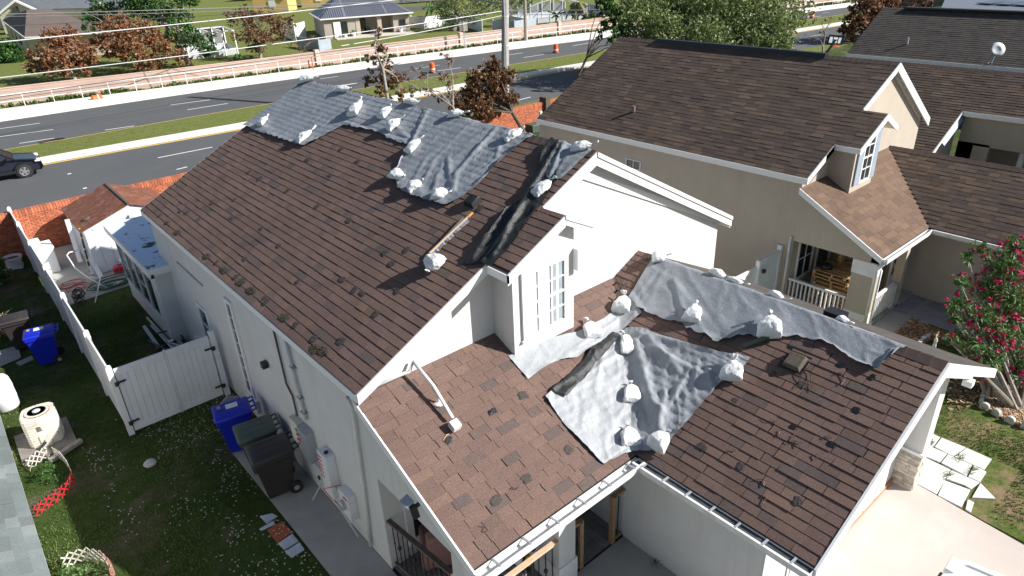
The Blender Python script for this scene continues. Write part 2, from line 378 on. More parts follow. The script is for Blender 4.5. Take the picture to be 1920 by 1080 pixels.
# yards and paths
def sheet(name, pts, z, mat, th=.05): mb = MB(); mb.prism([(x, y, z-th) for x, y in pts], (0, 0, th)); return struct(name, mb, mat)
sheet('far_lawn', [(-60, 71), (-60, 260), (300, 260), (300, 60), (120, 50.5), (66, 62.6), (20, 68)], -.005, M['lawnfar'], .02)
def gsheet(name, px, z, mat, th=.05): return sheet(name, [tuple(G(*p, z)[:2]) for p in px], z, mat, th)
sheet('back_patio', [(1.42, 25.7), (3.95, 25.95), (3.95, 32.0), (1.42, 32.0)], .0, M['concrete'])
sheet('side_path', [(2.97, 14.2), (3.94, 14.2), (3.94, 6.4), (3.05, 6.4)], .0, M['concrete'])
sheet('front_walk', [(3.05, -2), (7.74, -2), (7.74, 6.24), (4.2, 6.24), (4.2, 6.4), (3.05, 6.4)], .005, M['concrete'])
sheet('driveway', [(7.74, -6), (12.2, -6), (13.3, 3.28), (13.3, 3.5), (7.74, 3.5)], .012, M['driveway'])
sheet('front_lawn', [(12.2, -12), (40, -12), (40, 9), (13.3, 9), (13.3, 3.3)], -.012, M['dryyard'], .015)
sheet('neighbour_path', [(18.95, 5.5), (21.6, 5.5), (21.6, 7.05), (18.95, 7.05)], .02, M['concrete'])
# mulch beds
def bed(name, px, label=None):
    pts = [G(*p) for p in px]; sheet(name, [(p.x, p.y) for p in pts], .02, M['mulch'], .04)
bed('mulch_bed', [(1665, 640), (1710, 597), (1752, 618), (1860, 650), (1915, 690), (1905, 712), (1850, 690), (1790, 653), (1745, 638), (1722, 650), (1700, 655)])
bed('tree_mulch_bed', [(1835, 762), (1862, 735), (1880, 715), (1990, 740), (1990, 830), (1905, 797), (1850, 770)])
# wood chips scattered in the beds
def scatter_chips(name, poly, n, sz, mats, z=.03, up=.6):
    mb = MB(); k = 0; pts = [G(*p) for p in poly]; xs = [p.x for p in pts]; ys = [p.y for p in pts]
    def inside(x, y):
        c = False; j = len(pts)-1
        for i in range(len(pts)):
            if (pts[i].y > y) != (pts[j].y > y) and x < (pts[j].x-pts[i].x)*(y-pts[i].y)/(pts[j].y-pts[i].y)+pts[i].x: c = not c
            j = i
        return c
    while k < n:
        x, y = random.uniform(min(xs), max(xs)), random.uniform(min(ys), max(ys))
        k += 1
        if not inside(x, y): continue
        a = random.uniform(0, 6.3); u = Vector((math.cos(a), math.sin(a), random.uniform(-.3, .3)))*sz*random.uniform(.5, 1.5); v = Vector((-u.y, u.x, random.uniform(-.5, up)*sz))*.4
        c = Vector((x, y, z+random.uniform(0, .03))); mb.ct = random.random(); mb.poly([c-u-v, c+u-v, c+u+v, c-u+v])
    return mb.build(name, mats, kind='stuff')
M['chips'] = leafmat('pale wood chips', [(0, (.14, .08, .04)), (.5, (.36, .22, .12)), (1, (.6, .44, .28))], .9, 0.)
BED1 = [(1665, 640), (1710, 597), (1752, 618), (1860, 650), (1915, 690), (1905, 712), (1850, 690), (1790, 653), (1745, 638), (1722, 650), (1700, 655)]
BED2 = [(1835, 762), (1862, 735), (1880, 715), (1990, 740), (1990, 830), (1905, 797), (1850, 770)]
tag(scatter_chips('wood_chips', BED1, 5200, .045, M['chips']), 'golden wood chips in the bed by the patterned path', 'mulch')
tag(scatter_chips('wood_chips', BED2, 4200, .045, M['chips']), 'brown wood chips round the foot of the oleander', 'mulch')
tag(scatter_chips('wood_chips', [(1770, 700), (1800, 655), (1860, 690), (1960, 740), (1960, 690), (1880, 780), (1830, 760), (1780, 770)], 2600, .04, M['chips'], z=.0), 'wood chips strewn over the thin lawn by the garage', 'mulch')
# patterned grey path slabs beside the tan garage: irregular stamped stones
PT = simple('stamped grey path stone', (.3, .285, .3), .9, .1, 4, 60, .3, rnd=.12)
def voronoi_path():
    root = thing('stamped_path', 'grey stamped stone path along the foot of the tan garage wall', 'path', (21.8, 5.5, .0))
    mb = MB(); mb.box((20.35, -1.0, -.02), (21.9, 7.05, .012)); mb.build('path_base', M['concrete'], root)
    for j in range(9):
        y1 = 7.0-j*.92; y0 = y1-.9
        for i in range(2):
            x0 = 20.37+i*.77; x1 = x0+.75
            cx, cy = x0+random.uniform(.28, .45), y0+random.uniform(.35, .55)
            ps = [(x0, y0), (x0+random.uniform(.25, .5), y0), (x1, y0), (x1, y0+random.uniform(.3, .6)), (x1, y1), (x0+random.uniform(.25, .5), y1), (x0, y1), (x0, y0+random.uniform(.3, .6))]
            for a, b, c_ in ((0, 1, 7), (1, 2, 3), (3, 4, 5), (5, 6, 7)):
                q = [ps[a], ps[b], ps[c_]]; q = [q[0], q[1], ((q[1][0]+cx)/2, (q[1][1]+cy)/2), q[2]] if a in (0, 3) else [q[0], q[1], q[2], ((q[0][0]+cx)/2, (q[0][1]+cy)/2)]
                mx = sum(p[0] for p in q)/4; my = sum(p[1] for p in q)/4
                mm = MB(); mm.prism([(mx+(p[0]-mx)*.9, my+(p[1]-my)*.9, .012) for p in q], (0, 0, .014)); mm.build('stone', PT, root)
            q = [ps[1], ps[3], ps[5], ps[7]]; mx = sum(p[0] for p in q)/4; my = sum(p[1] for p in q)/4
            mm = MB(); mm.prism([(mx+(p[0]-mx)*.88, my+(p[1]-my)*.88, .012) for p in q], (0, 0, .016)); mm.build('stone', PT, root)
voronoi_path()
# ================================================================ roofs
XE, XR, XRE = 3.843, 9.419, 14.36
XGW = 7.74
ZE, ZR, ZRE = 4.062, 6.865, 4.19
S1 = (ZR-ZE)/(XR-XE); S2 = (ZR-ZRE)/(XRE-XR)
Y0, Y1 = 8.68, 21.05
YW = 8.82                                # front wall of the main house
def zL(x): return ZE+S1*(x-XE)
def zRt(x): return ZR-S2*(x-XR)
SP = .453; ZP0 = 3.906
def zP(y): return ZP0+SP*(y-8.82)
XGE, XG, SG = 7.40, 10.965, .494; ZGE = 2.53; ZG = ZGE+SG*(XG-XGE)
YG0 = 2.55
def zGL(x): return ZGE+SG*(x-XGE)
def zGR(x): return ZG-SG*(x-XG)
def zmain(x, y): return min(zL(x), zRt(x))
def zlow(x, y): return max(zP(y), min(zGL(x), zGR(x))) if y > 5.0 else min(zGL(x), zGR(x))
nL = Vector((-S1, 0, 1)).normalized(); dL = nL.dot(Vector((XE, 0, ZE)))
nP = Vector((0, -SP, 1)).normalized(); dP = nP.dot(Vector((0, 8.82, ZP0)))
nG = Vector((-SG, 0, 1)).normalized(); dG = nG.dot(Vector((XGE, 0, ZGE)))
def onL(x, y): return PL(x, y, nL, dL)
def onP(x, y): return PL(x, y, nP, dP)
def onG(x, y): return PL(x, y, nG, dG)
def onLow(x, y):
    a, b = onP(x, y), onG(x, y)
    return a if zP(a.y) >= zGL(a.x)-1e-6 else b
SING = []                                 # candidates for single shingles
def inpoly(pts, u, v): 
    c = False; j = len(pts)-1
    for i in range(len(pts)):
        if (pts[i][1] > v) != (pts[j][1] > v) and u < (pts[j][0]-pts[i][0])*(v-pts[i][1])/(pts[j][1]-pts[i][1])+pts[i][0]: c = not c
        j = i
    return c
def spans(poly, v):
    xs = []; j = len(poly)-1
    for i in range(len(poly)):
        if (poly[i][1] > v) != (poly[j][1] > v): xs.append((poly[j][0]-poly[i][0])*(v-poly[i][1])/(poly[j][1]-poly[i][1])+poly[i][0])
        j = i
    xs.sort(); return list(zip(xs[::2], xs[1::2]))
def shingles(O0, U, poly, ex=.168, ws=(.24, .44), t=(.006, .013), seed=1, gap=.004):
    """courses of tabs on the plane through O0 with eave direction U; poly in (u, v) metres; returns (O,U,V,N,u0,u1,v0,v1,t,tint)"""
    rnd = random.Random(seed); O0 = Vector(O0); U = Vector(U[0]).normalized() if isinstance(U[0], (tuple, list, Vector)) else Vector(U).normalized()
    return O0, U, poly, ex, ws, t, rnd, gap
def lay(O0, U, V, poly, ex=.168, ws=(.22, .44), t=(.006, .013), seed=1, gap=.004):
    rnd = random.Random(seed); O0, U, V = Vector(O0), Vector(U).normalized(), Vector(V).normalized(); Nn = U.cross(V).normalized()
    if Nn.z < 0: Nn = -Nn
    vmax = max(p[1] for p in poly); out = []; k = 0; v = 0.
    while v < vmax-.03:
        e = min(ex, vmax-v)
        for a, b in spans(poly, v+min(e, ex)/2):
            u = a
            while u < b-.02:
                w_ = rnd.uniform(*ws); u1 = min(b, u+w_)
                if b-u1 < .08: u1 = b
                out.append((O0, U, V, Nn, u, u1-gap, v+rnd.uniform(-.001, .001), e+.012, t[0]+(t[1]-t[0])*rnd.random()**2.2, rnd.random())); u = u1
        v += ex
    return out
def tab_pts(q, local=False):
    O0, U, V, Nn, u0, u1, v, e, t, ti = q
    if local: P = lambda u, vv, h: (u-u0, vv-v, h)
    else: P = lambda u, vv, h: O0+U*u+V*vv+Nn*h
    z = .003
    return [P(u0, v, 0), P(u1, v, 0), P(u1, v+e, 0), P(u0, v+e, 0), P(u0, v, t+z), P(u1, v, t+z), P(u1, v+e, z), P(u0, v+e, z)]
TF = [(4, 5, 6, 7), (0, 1, 5, 4), (1, 2, 6, 5), (3, 0, 4, 7)]
def shingle_stuff(name, tabs, mat, parent):
    mb = MB()
    for q in tabs: mb.ct = max(.001, q[9]); mb.add(tab_pts(q), TF)
    return mb.build(name, mat, parent, kind='stuff')
SMESH = {}
def shingle_single(tabs, mat, parent):
    for q in tabs:
        O0, U, V, Nn, u0, u1, v, e, t, ti = q
        key = (round((u1-u0)*50), round(e*50), round(t*300), mat.name)
        if key not in SMESH:
            me = bpy.data.meshes.new('shingle'); q2 = (O0, U, V, Nn, 0, key[0]/50, 0, key[1]/50, key[2]/300, 0)
            me.from_pydata([tuple(p) for p in tab_pts(q2, True)], [], TF); me.materials.append(mat); SMESH[key] = me
        o = bpy.data.objects.new('shingle', SMESH[key]); COL.objects.link(o); o.parent = parent
        p = O0+U*u0+V*v-WO[parent.name]
        o.matrix_local = Matrix(((U.x, V.x, Nn.x, p.x), (U.y, V.y, Nn.y, p.y), (U.z, V.z, Nn.z, p.z), (0, 0, 0, 1)))
def area_px(q):
    P = [PJ(p) for p in tab_pts(q)[4:]]
    c = (sum(p[0] for p in P)/4, sum(p[1] for p in P)/4)
    if not (0 < c[0] < 1920 and 0 < c[1] < 1080): return 0
    return abs(sum(P[i][0]*P[(i+1) % 4][1]-P[(i+1) % 4][0]*P[i][1] for i in range(4)))/2
# ---------------------------------------------------------------- the white house
house = thing('house', 'white stucco house with torn brown shingle roof, tarps and sandbags', 'house', (XE, Y0, 0))
XL, XW = 3.95, 14.02
mb = MB()
# left wall, back wall, right wall, front gable with thickness .2
mb.prism([(XL, YW, 0), (XL, 20.9, 0), (XL, 20.9, 4.0), (XL, YW, 4.0)], (.2, 0, 0))
mb.prism([(XW, YW, 0), (XW, 20.9, 0), (XW, 20.9, 4.25), (XW, YW, 4.25)], (-.2, 0, 0))
for yy in (YW, 20.7): mb.prism([(XL+.203, yy, 0), (XW-.203, yy, 0), (XW-.203, yy, 4.27), (XR, yy, ZR-.1), (XL+.203, yy, 4.05)], (0, .2, 0))
mb.prism([(XL, 8.66, 0), (XL, 8.817, 0), (XL, 8.817, 3.8), (XL, 8.66, 3.78)], (3.79, 0, 0))         # lower front wall under the porch
mb.build('wall', M['stucco'], house)
# roof decks
mb = MB(); th = .09
mb.prism([(XE, Y0, ZE-.01), (XR, Y0, ZR-.01), (XR, Y1, ZR-.01), (XE, Y1, ZE-.01)], (0, 0, -th))
mb.prism([(XR+.001, Y0, ZR-.01), (XRE, Y0, ZRE-.01), (XRE, Y1, ZRE-.01), (XR+.001, Y1, ZR-.01)], (0, 0, -th))
mb.prism([(XE, 5.78, zP(5.78)-.01), (7.4, 5.78, zP(5.78)-.01), (10.185, 8.82, zP(8.82)-.01), (XE, 8.82, zP(8.82)-.01)], (0, 0, -th))
mb.prism([(XGE, YG0, ZGE-.01), (XG, YG0, ZG-.01), (XG, 8.82, ZG-.01), (10.185, 8.82, zGL(10.185)-.01), (XGE, 5.78, ZGE-.01)], (0, 0, -th))
XGR = 14.4
mb.prism([(XG+.001, YG0, ZG-.01), (XGR, YG0, zGR(XGR)-.01), (XGR, 8.82, zGR(XGR)-.01), (XG+.001, 8.82, ZG-.01)], (0, 0, -th))
mb.build('roof_deck', M['deck'], house)
mb = MB()
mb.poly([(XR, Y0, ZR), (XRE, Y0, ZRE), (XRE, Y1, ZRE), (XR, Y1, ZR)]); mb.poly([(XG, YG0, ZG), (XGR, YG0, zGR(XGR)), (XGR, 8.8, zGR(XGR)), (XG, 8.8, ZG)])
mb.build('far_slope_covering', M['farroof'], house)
# shingles
LV = (1, 0, S1); LLEN = math.hypot(XR-XE, ZR-ZE)
# dormer front continues the left slope forward
DX0, DX1, DYF = 6.84, 8.37, 8.24          # dormer walls, front face
dormE, dormAp = onL(958, 500), onL(1048, 401)
cl = lambda x: (x-XE)/math.cos(math.atan(S1))
tabs = lay((XE, Y0, ZE), (0, 1, 0), LV, [(0, 0), (Y1-Y0, 0), (Y1-Y0, LLEN), (0, LLEN)], seed=2, t=(.0065, .013))
DY = 8.08
tabs_d = lay((XE, DY, ZE), (0, 1, 0), LV, [(0, cl(6.62)), (Y0-DY, cl(6.62)), (Y0-DY, cl(7.97)), (0, cl(7.97))], seed=3, t=(.004, .012))
tabs_d = [q for q in tabs_d if q[6] > cl(6.6)]
tabs_p = lay((XE, 5.78, zP(5.78)), (1, 0, 0), (0, 1, SP), [(0, 0), (3.557, 0), (6.342, 3.04*math.hypot(1, SP)), (0, 3.04*math.hypot(1, SP))], seed=4, gap=.008)
GL = (XG-XGE)*math.hypot(1, SG); ux = math.hypot(1, SG)
tabs_g = lay((XGE, YG0, ZGE), (0, 1, 0), (1, 0, SG), [(0, 0), (5.78-YG0, 0), (8.82-YG0, (10.185-XGE)*ux), (8.82-YG0, GL), (0, GL)], seed=5, t=(.008, .017), ws=(.26, .46), gap=.008)
allt = tabs+tabs_d+tabs_p+tabs_g
allt.sort(key=area_px, reverse=True)
shingle_single(allt[:300], M['shingle'], house)
shingle_stuff('shingle_courses', allt[300:], M['shingle'], house)
# ridge caps
def caps(pts_fn, y0, y1, mat, parent, step=.2, w=.17, lift=.02, bare=()):
    mb = MB(); y = y0
    while y < y1:
        x, z, s1, s2 = pts_fn; e = min(y+step+.03, y1)
        mb.add([(x-w, y, z-w*s1+lift), (x, y, z+lift+.012), (x+w, y, z-w*s2+lift), (x-w, e, z-w*s1+lift-.008), (x, e, z+lift), (x+w, e, z-w*s2+lift-.008),
                (x-w, y, z-w*s1), (x+w, y, z-w*s2)], [(0, 1, 4, 3), (1, 2, 5, 4), (6, 0, 3), (2, 7, 5), (6, 7, 2, 1, 0)]); y += step
    mb.build('ridge_cap', mat, parent, kind=None)
caps((XR, ZR, S1, S2), Y0, Y1, M['cap2'], house)
caps((XG, ZG, SG, SG), YG0, 3.65, M['cap2'], house)
caps((XG, ZG, SG, SG), 3.66, 4.05, M['cap'], house, step=.42)
caps((XG, ZG, SG, SG), 4.06, 8.6, M['cap2'], house)
# fascias, rakes, soffits
def slopeboard(mb, a, b, h, t, side): # board hanging below the line a-b, thickness t toward side vector
    a, b, s = Vector(a), Vector(b), Vector(side)*t; dn = Vector((0, 0, -h)); mb.prism([a, b, b+dn, a+dn], s)
mb = MB()
slopeboard(mb, (XE, Y0-.03, ZE), (6.64, Y0-.03, zL(6.64)), .2, .03, (0, 1, 0))
slopeboard(mb, (8.0, Y0-.03, zL(8.0)), (XR, Y0-.03, ZR), .24, .03, (0, 1, 0))
slopeboard(mb, (XR, Y0-.03, ZR), (XRE, Y0-.03, ZRE), .26, .03, (0, 1, 0))
slopeboard(mb, (XR, Y0-.055, ZR+.005), (XRE, Y0-.055, ZRE+.005), .09, .025, (0, 1, 0))
mb.prism([(XR, Y0, ZR-.12), (XRE, Y0, ZRE-.12), (XRE, YW, ZRE-.12), (XR, YW, ZR-.12)], (0, 0, -.02))
slopeboard(mb, (XR-.3, YW-.03, ZR-.3), (XW, YW-.03, zRt(XW)-.14), .17, .028, (0, 1, 0))
mb.prism([(XW, YW-.14, ZRE-.06), (XRE, YW-.14, ZRE-.26), (XRE, YW+.2, ZRE-.26), (XW, YW+.2, ZRE-.06)], (0, 0, -.05))
slopeboard(mb, (XE, Y1, ZE), (XR, Y1, ZR), .2, .03, (0, 1, 0)); slopeboard(mb, (XR, Y1, ZR), (XRE, Y1, ZRE), .2, .03, (0, 1, 0))
slopeboard(mb, (XE-.02, Y0, ZE-.01), (XE-.02, Y1, ZE-.01), .15, .02, (1, 0, 0))
# garage front rake and its heavy cornice
slopeboard(mb, (XGE-.05, YG0-.04, ZGE), (XG, YG0-.04, ZG), .24, .04, (0, 1, 0))
slopeboard(mb, (XG, YG0-.04, ZG), (12.65, YG0-.04, zGR(12.65)), .26, .04, (0, 1, 0))
slopeboard(mb, (12.65, YG0-.04, zGR(12.65)), (XGR, YG0-.04, zGR(XGR)), .2, .04, (0, 1, 0))
mb.prism([(XGE, YG0, ZGE-.13), (XG, YG0, ZG-.13), (XG, 3.3, ZG-.13), (XGE, 3.3, ZGE-.13)], (0, 0, -.02))
mb.prism([(XG, YG0, ZG-.13), (XGR, YG0, zGR(XGR)-.13), (XGR, 3.3, zGR(XGR)-.13), (XG, 3.3, ZG-.13)], (0, 0, -.02))
# porch left rake, garage left fascia
slopeboard(mb, (XE-.03, 5.72, zP(5.78)), (XE-.03, 8.8, zP(8.8)), .17, .03, (1, 0, 0)); mb.prism([(XE, 5.8, zP(5.8)-.12), (XGW-.1, 5.8, zP(5.8)-.12), (XGW-.1, 6.19, zP(6.19)-.12), (XE, 6.19, zP(6.19)-.12)], (0, 0, -.02))
mb.split('fascia', M['trim'], house)
# garage walls
XGW = 7.74; YGW = 3.42
mb = MB()
mb.prism([(XGW, YGW, 0), (XGW, 8.65, 0), (XGW, 8.65, zGL(XGW)-.13), (XGW, YGW, zGL(XGW)-.13)], (.2, 0, 0))
mb.prism([(XGW+.003, YGW-.003, 0), (13.6, YGW-.003, 0), (13.6, YGW-.003, zGR(13.6)-.16), (XG, YGW-.003, ZG-.17), (XGW+.003, YGW-.003, zGL(XGW)-.14)], (0, .2, 0))
mb.prism([(13.6, YGW, 0), (13.6, 8.8, 0), (13.6, 8.8, zGR(13.6)-.16), (13.6, YGW, zGR(13.6)-.16)], (-.2, 0, 0))
mb.build('garage_wall', M['stucco'], house)
mb = MB(); mb.box((13.0, 3.0, .95), (13.35, YGW, zGR(13.2)-.2)); mb.build('pilaster', M['stucco'], house)
mb = MB(); mb.box((12.96, 2.95, .9), (13.39, YGW, .97)); mb.build('pilaster_ledge', M['trim'], house)
mb = MB(); mb.box((13.02, 3.03, 0), (13.33, YGW, .9)); core = mb.build('pilaster_core', M['stucco'], house)
SV = simple('split face cream stone veneer', (.55, .5, .42), .9, .25, 9, 40, .6, rnd=.25)
for r in range(11):
    for (ax, n) in ((0, 2), (1, 2)):
        for k in range(n):
            mb = MB(); z0 = r*.081; q = random.uniform(.02, .035); sh = .1*(r % 2)
            if ax == 0:
                y0 = 3.0+k*.21+(.0 if k == 0 else -sh*.5); y1 = 3.0+(k+1)*.21-(0 if k == n-1 else sh*.5); mb.box((13.0-q, y0, z0+.003), (13.02, y1-.006, z0+.077))
            else:
                x0 = 13.0+k*.17+(0 if k == 0 else sh*.3); x1 = 13.0+(k+1)*.17+(0 if k == n-1 else sh*.3); mb.box((x0, 3.03-q-.01, z0+.003), (x1-.006, 3.03, z0+.077))
            mb.build('stone', SV, house)
mb = MB(); mb.box((XGW+.1, YGW-.05, 0), (13.0, YGW-.006, .1)); mb.build('garage_door_sill', simple('terracotta paint edge', (.5, .22, .12), .8), house)
mb = MB(); mb.box((8.6, YGW-.03, .0), (12.6, YGW-.008, 2.2)); gd = mb.build('garage_door', M['trim'], house)
for r in range(4):
    for k in range(8):
        mb = MB(); mb.box((8.68+k*.49, YGW-.045, .06+r*.54), (8.68+k*.49+.42, YGW-.031, .06+r*.54+.44)); mb.build('panel', M['trim'], gd)
# dormer
mb = MB()
zb = zP(DYF)-.05
mb.prism([(DX0, DYF, zb), (DX1, DYF, zb), (DX1, DYF, zL(7.62)-.0), (7.74, DYF, zL(7.74)-.12), (DX0, DYF, zL(DX0)-.17)], (0, .12, 0))
mb.prism([(DX0, DYF+.12, zb), (DX0, YW, zb+.1), (DX0, YW, zL(DX0)-.12), (DX0, DYF+.12, zL(DX0)-.12)], (.1, 0, 0))
mb.prism([(DX1, DYF+.12, zb), (DX1, YW, zb+.1), (DX1, YW, zL(7.6)-.05), (DX1, DYF+.12, zL(7.6)-.05)], (-.1, 0, 0))
mb.build('dormer_wall', M['stucco'], house)
XA = 7.97; ZA = zL(XA)
mb = MB()
mb.prism([(6.62, DY, zL(6.62)-.01), (XA, DY, ZA-.01), (XA, Y0-.001, ZA-.01), (6.62, Y0-.001, zL(6.62)-.01)], (0, 0, -.09))
mb.prism([(XA+.002, DY, ZA-.0), (8.66, DY, ZA-.35), (8.66, YW-.004, ZA-.35), (XA+.002, YW-.004, ZA-.0)], (0, 0, -.06))
mb.build('dormer_roof', M['cap2'], house)
mb = MB()
slopeboard(mb, (6.6, DY-.03, zL(6.6)+.005), (XA, DY-.03, ZA+.005), .2, .03, (0, 1, 0))
slopeboard(mb, (XA, DY-.03, ZA+.01), (8.68, DY-.03, ZA-.36), .17, .03, (0, 1, 0))
slopeboard(mb, (XA, DY-.05, ZA+.012), (8.7, DY-.05, ZA-.358), .06, .02, (0, 1, 0))
slopeboard(mb, (6.6, DY-.03, zL(6.6)), (6.6, Y0, zL(6.6)), .15, .03, (1, 0, 0))
mb.prism([(6.62, DY, zL(6.62)-.12), (XA, DY, ZA-.12), (XA, DYF, ZA-.12), (6.62, DYF, zL(6.62)-.12)], (0, 0, -.015))
mb.prism([(XA, DY, ZA-.12), (8.66, DY, ZA-.49), (8.66, DYF, ZA-.49), (XA, DYF, ZA-.12)], (0, 0, -.015))
mb.box((DX1-.02, DYF-.13, 4.92), (DX1+.1, YW-.01, 5.36))
mb.split('dormer_fascia', M['trim'], house)
# dormer window
wx0, wx1, wz0, wz1 = AY(986, 600, DYF).x, AY(1055, 560, DYF).x, AY(988, 624, DYF).z, AY(986, 478, DYF).z
M['paneshade'] = simple('pane with grey curtain folds', (.3, .35, .38), .12, .2, 4, spec=.8); wz0, wz1 = 3.98, 5.22; wx0, wx1 = 7.1, 8.08
def window(parent, ax, x0, x1, z0, z1, plane, nx, nz_, out, fr=.06, curt=True, mt='trim', gm='glass', name='window', bars=.022):
    """window in the plane y=plane (ax='y') or x=plane (ax='x'); out = +1/-1 direction of the outside"""
    def P(a, dd, z): return (a, plane+out*dd, z) if ax == 'y' else (plane+out*dd, a, z)
    def bx(m_, a0, a1, d0, d1, z0_, z1_):
        p, q = P(a0, d0, z0_), P(a1, d1, z1_); m_.box(tuple(min(i, j) for i, j in zip(p, q)), tuple(max(i, j) for i, j in zip(p, q)))
    m_ = MB(); bx(m_, x0-fr, x0, .002, .05, z0-fr, z1+fr); bx(m_, x1, x1+fr, .002, .05, z0-fr, z1+fr); bx(m_, x0, x1, .002, .05, z0-fr, z0); bx(m_, x0, x1, .002, .05, z1, z1+fr)
    fo = m_.build(name, M[mt], parent)
    for i in range(nx):
        for j in range(nz_):
            a0, a1 = x0+(x1-x0)*i/nx, x0+(x1-x0)*(i+1)/nx; b0, b1 = z0+(z1-z0)*j/nz_, z0+(z1-z0)*(j+1)/nz_
            m_ = MB(); bx(m_, a0, a1, .012, .016, b0, b1); m_.build('pane', M[gm], fo)
    m_ = MB()
    for i in range(1, nx): a = x0+(x1-x0)*i/nx; bx(m_, a-bars/2, a+bars/2, .02, .04, z0, z1)
    for j in range(1, nz_):
        b = z0+(z1-z0)*j/nz_; t_ = bars*(2.2 if (nz_ == 4 and j == 2) else 1); bx(m_, x0, x1, .021, .042, b-t_/2, b+t_/2)
    if nx > 1 or nz_ > 1: m_.split('muntin', M[mt], fo)
    return fo
wf = window(house, 'y', wx0, wx1, wz0, wz1, DYF, 3, 4, -1, fr=.07, gm='paneshade')
mb = MB(); yy = DYF-.018; n = 46
pts = [(wx0+(wx1-wx0)*i/n, yy-.0008+.0008*math.sin(i*1.7)) for i in range(n+1)]
for a, b in ((0, 15), (16, 33), (37, 40)):
    P = pts[a:b+1]; mb.add([(x, y, wz0+.02) for x, y in P]+[(x, y, wz1-.02) for x, y in P], [(i, i+1, len(P)+i+1, len(P)+i) for i in range(len(P)-1)])
mb.build('curtain', M['curtain'], wf, smooth=True)
mb = MB(); mb.box((wx0-.1, DYF-.07, wz0-.1), (wx1+.1, DYF-.003, wz0-.062)); mb.build('window_sill', M['trim'], house)
# left wall fittings ----------------------------------------------------------------
X = XL
# back room with a flat patched roof
mb = MB(); mb.box((3.52, 20.25, 0), (7.5, 24.9, 2.42)); mb.build('back_room_wall', M['stucco'], house)
m, n_, P_, tc = nodes('patched white roof coating')
a = nz(n_, tc, 1.9, 7, .72); c = mix(n_, (.62, .72, .88), (.02, .022, .025), ramp(n_, a, [(.56, 0), (.6, 1)])); n_.links.new(c, P_.inputs['Base Color']); P_.inputs['Roughness'].default_value = .6; M['patchroof'] = m
mb = MB(); mb.box((3.4, 20.1, 2.45), (7.4, 25.0, 2.6)); mb.build('back_room_roof', M['patchroof'], house)
mb = MB(); mb.box((3.34, 20.02, 2.42), (3.4, 25.06, 2.63)); mb.box((3.4, 20.02, 2.42), (3.95, 20.1, 2.63)); mb.box((3.4, 25.0, 2.42), (7.4, 25.06, 2.63)); mb.build('back_room_fascia', M['vinyl'], house)
mb = MB(); mb.lathe((3.45, 20.05, 2.36), [(.05, 0), (.05, .12)], 10); mb.build('drain_outlet', M['black'], house)
for k in range(4): window(house, 'x', 20.62+k*1.02, 20.62+k*1.02+.94, .78, 2.1, 3.52, 1, 2 if k % 2 else 1, -1, fr=.04, name='window')
window(house, 'x', 17.25, 17.85, 1.15, 2.15, X, 1, 2, -1, fr=.09)
mb = MB(); mb.box((X-.03, 16.9, 3.05), (X-.003, 18.9, 3.1)); mb.build('wall_seam', M['steel'], house)
window(house, 'x', 14.85, 15.1, .85, 3.3, X, 1, 7, -1, fr=.1)
mb = MB(); mb.box((X-.09, 14.6, .4), (X-.003, 15.3, .74)); mb.build('window_sill', M['trim'], house)
mb = MB(); mb.box((X-.14, 18.3, .5), (X-.003, 18.75, .95)); ve = mb.build('vent_box', M['beige'], house)
for k in range(4): mb = MB(); mb.box((X-.17, 18.34, .56+k*.09), (X-.14, 18.71, .6+k*.09)); mb.build('louver', M['beige'], ve)
# conduits and meter boxes
def conduit(pts, r=.025, mat='conduit', name='conduit'): mb = MB(); mb.tube(pts, r, 8); return mb.build(name, M[mat], house, smooth=True)
conduit([(X-.04, 12.2, 3.95), (X-.04, 12.16, 2.5), (X-.04, 11.95, 2.3), (X-.04, 11.93, 1.8)], .022, 'barkdark')
conduit([(X-.05, 11.6, 3.93), (X-.05, 11.55, 2.9), (X-.05, 11.4, 2.0)], .032)
for z in (3.2, 2.5, 2.15): mb = MB(); mb.box((X-.09, 11.36+.07*(z-2), z-.015), (X-.003, 11.54+.07*(z-2), z+.015)); mb.build('pipe_strap', M['steel'], house)
conduit([(XE-.02, 9.0, 3.85), (X-.06, 9.05, 3.55), (X-.06, 9.1, 2.8), (X-.06, 9.2, 1.6), (X-.05, 9.35, .1)], .035, 'gutter', 'downspout')
conduit([(X-.12, 10.35, .95), (X-.15, 10.55, .55), (X-.12, 10.1, .3), (X-.1, 9.75, .06)], .022)
conduit([(X-.08, 10.2, 1.1), (X-.3, 10.55, .9), (X-.2, 10.5, .6), (X-.07, 10.1, .5)], .008, 'red', 'red_wire')
conduit([(X-.06, 11.3, .9), (X-.1, 11.25, .4), (X-.3, 11.35, .03)], .02)
def wbox(name, y0, y1, z0, z1, d, mat, label=None, par=house, x=X): 
    mb = MB(); mb.box((x-d, y0, z0), (x-.002, y1, z1)); return mb.build(name, M[mat], par, label=label, bevel=.008)
bA = wbox('meter_box', 11.72, 12.12, 1.05, 1.75, .17, 'beige', 'cream electricity box with small dark buttons')
for k in range(4): mb = MB(); mb.box((X-.178, 11.76, 1.2+k*.12), (X-.17, 11.82, 1.26+k*.12)); mb.build('button', M['black'], bA)
bB = wbox('breaker_box', 11.28, 11.66, .98, 1.75, .2, 'steel', 'grey breaker box with warning stickers')
mb = MB(); mb.box((X-.205, 11.56, 1.4), (X-.2, 11.64, 1.62)); mb.build('sticker', M['red'], bB)
mb = MB(); mb.box((X-.206, 11.565, 1.52), (X-.2, 11.635, 1.55)); mb.build('sticker_band', M['reflect'], bB)
bC = wbox('disconnect_switch', 10.98, 11.24, .55, 1.0, .14, 'conduit', 'slate grey disconnect switch')
mb = MB(); mb.box((X-.17, 11.06, .7), (X-.14, 11.12, .78)); mb.build('switch_handle', M['black'], bC)
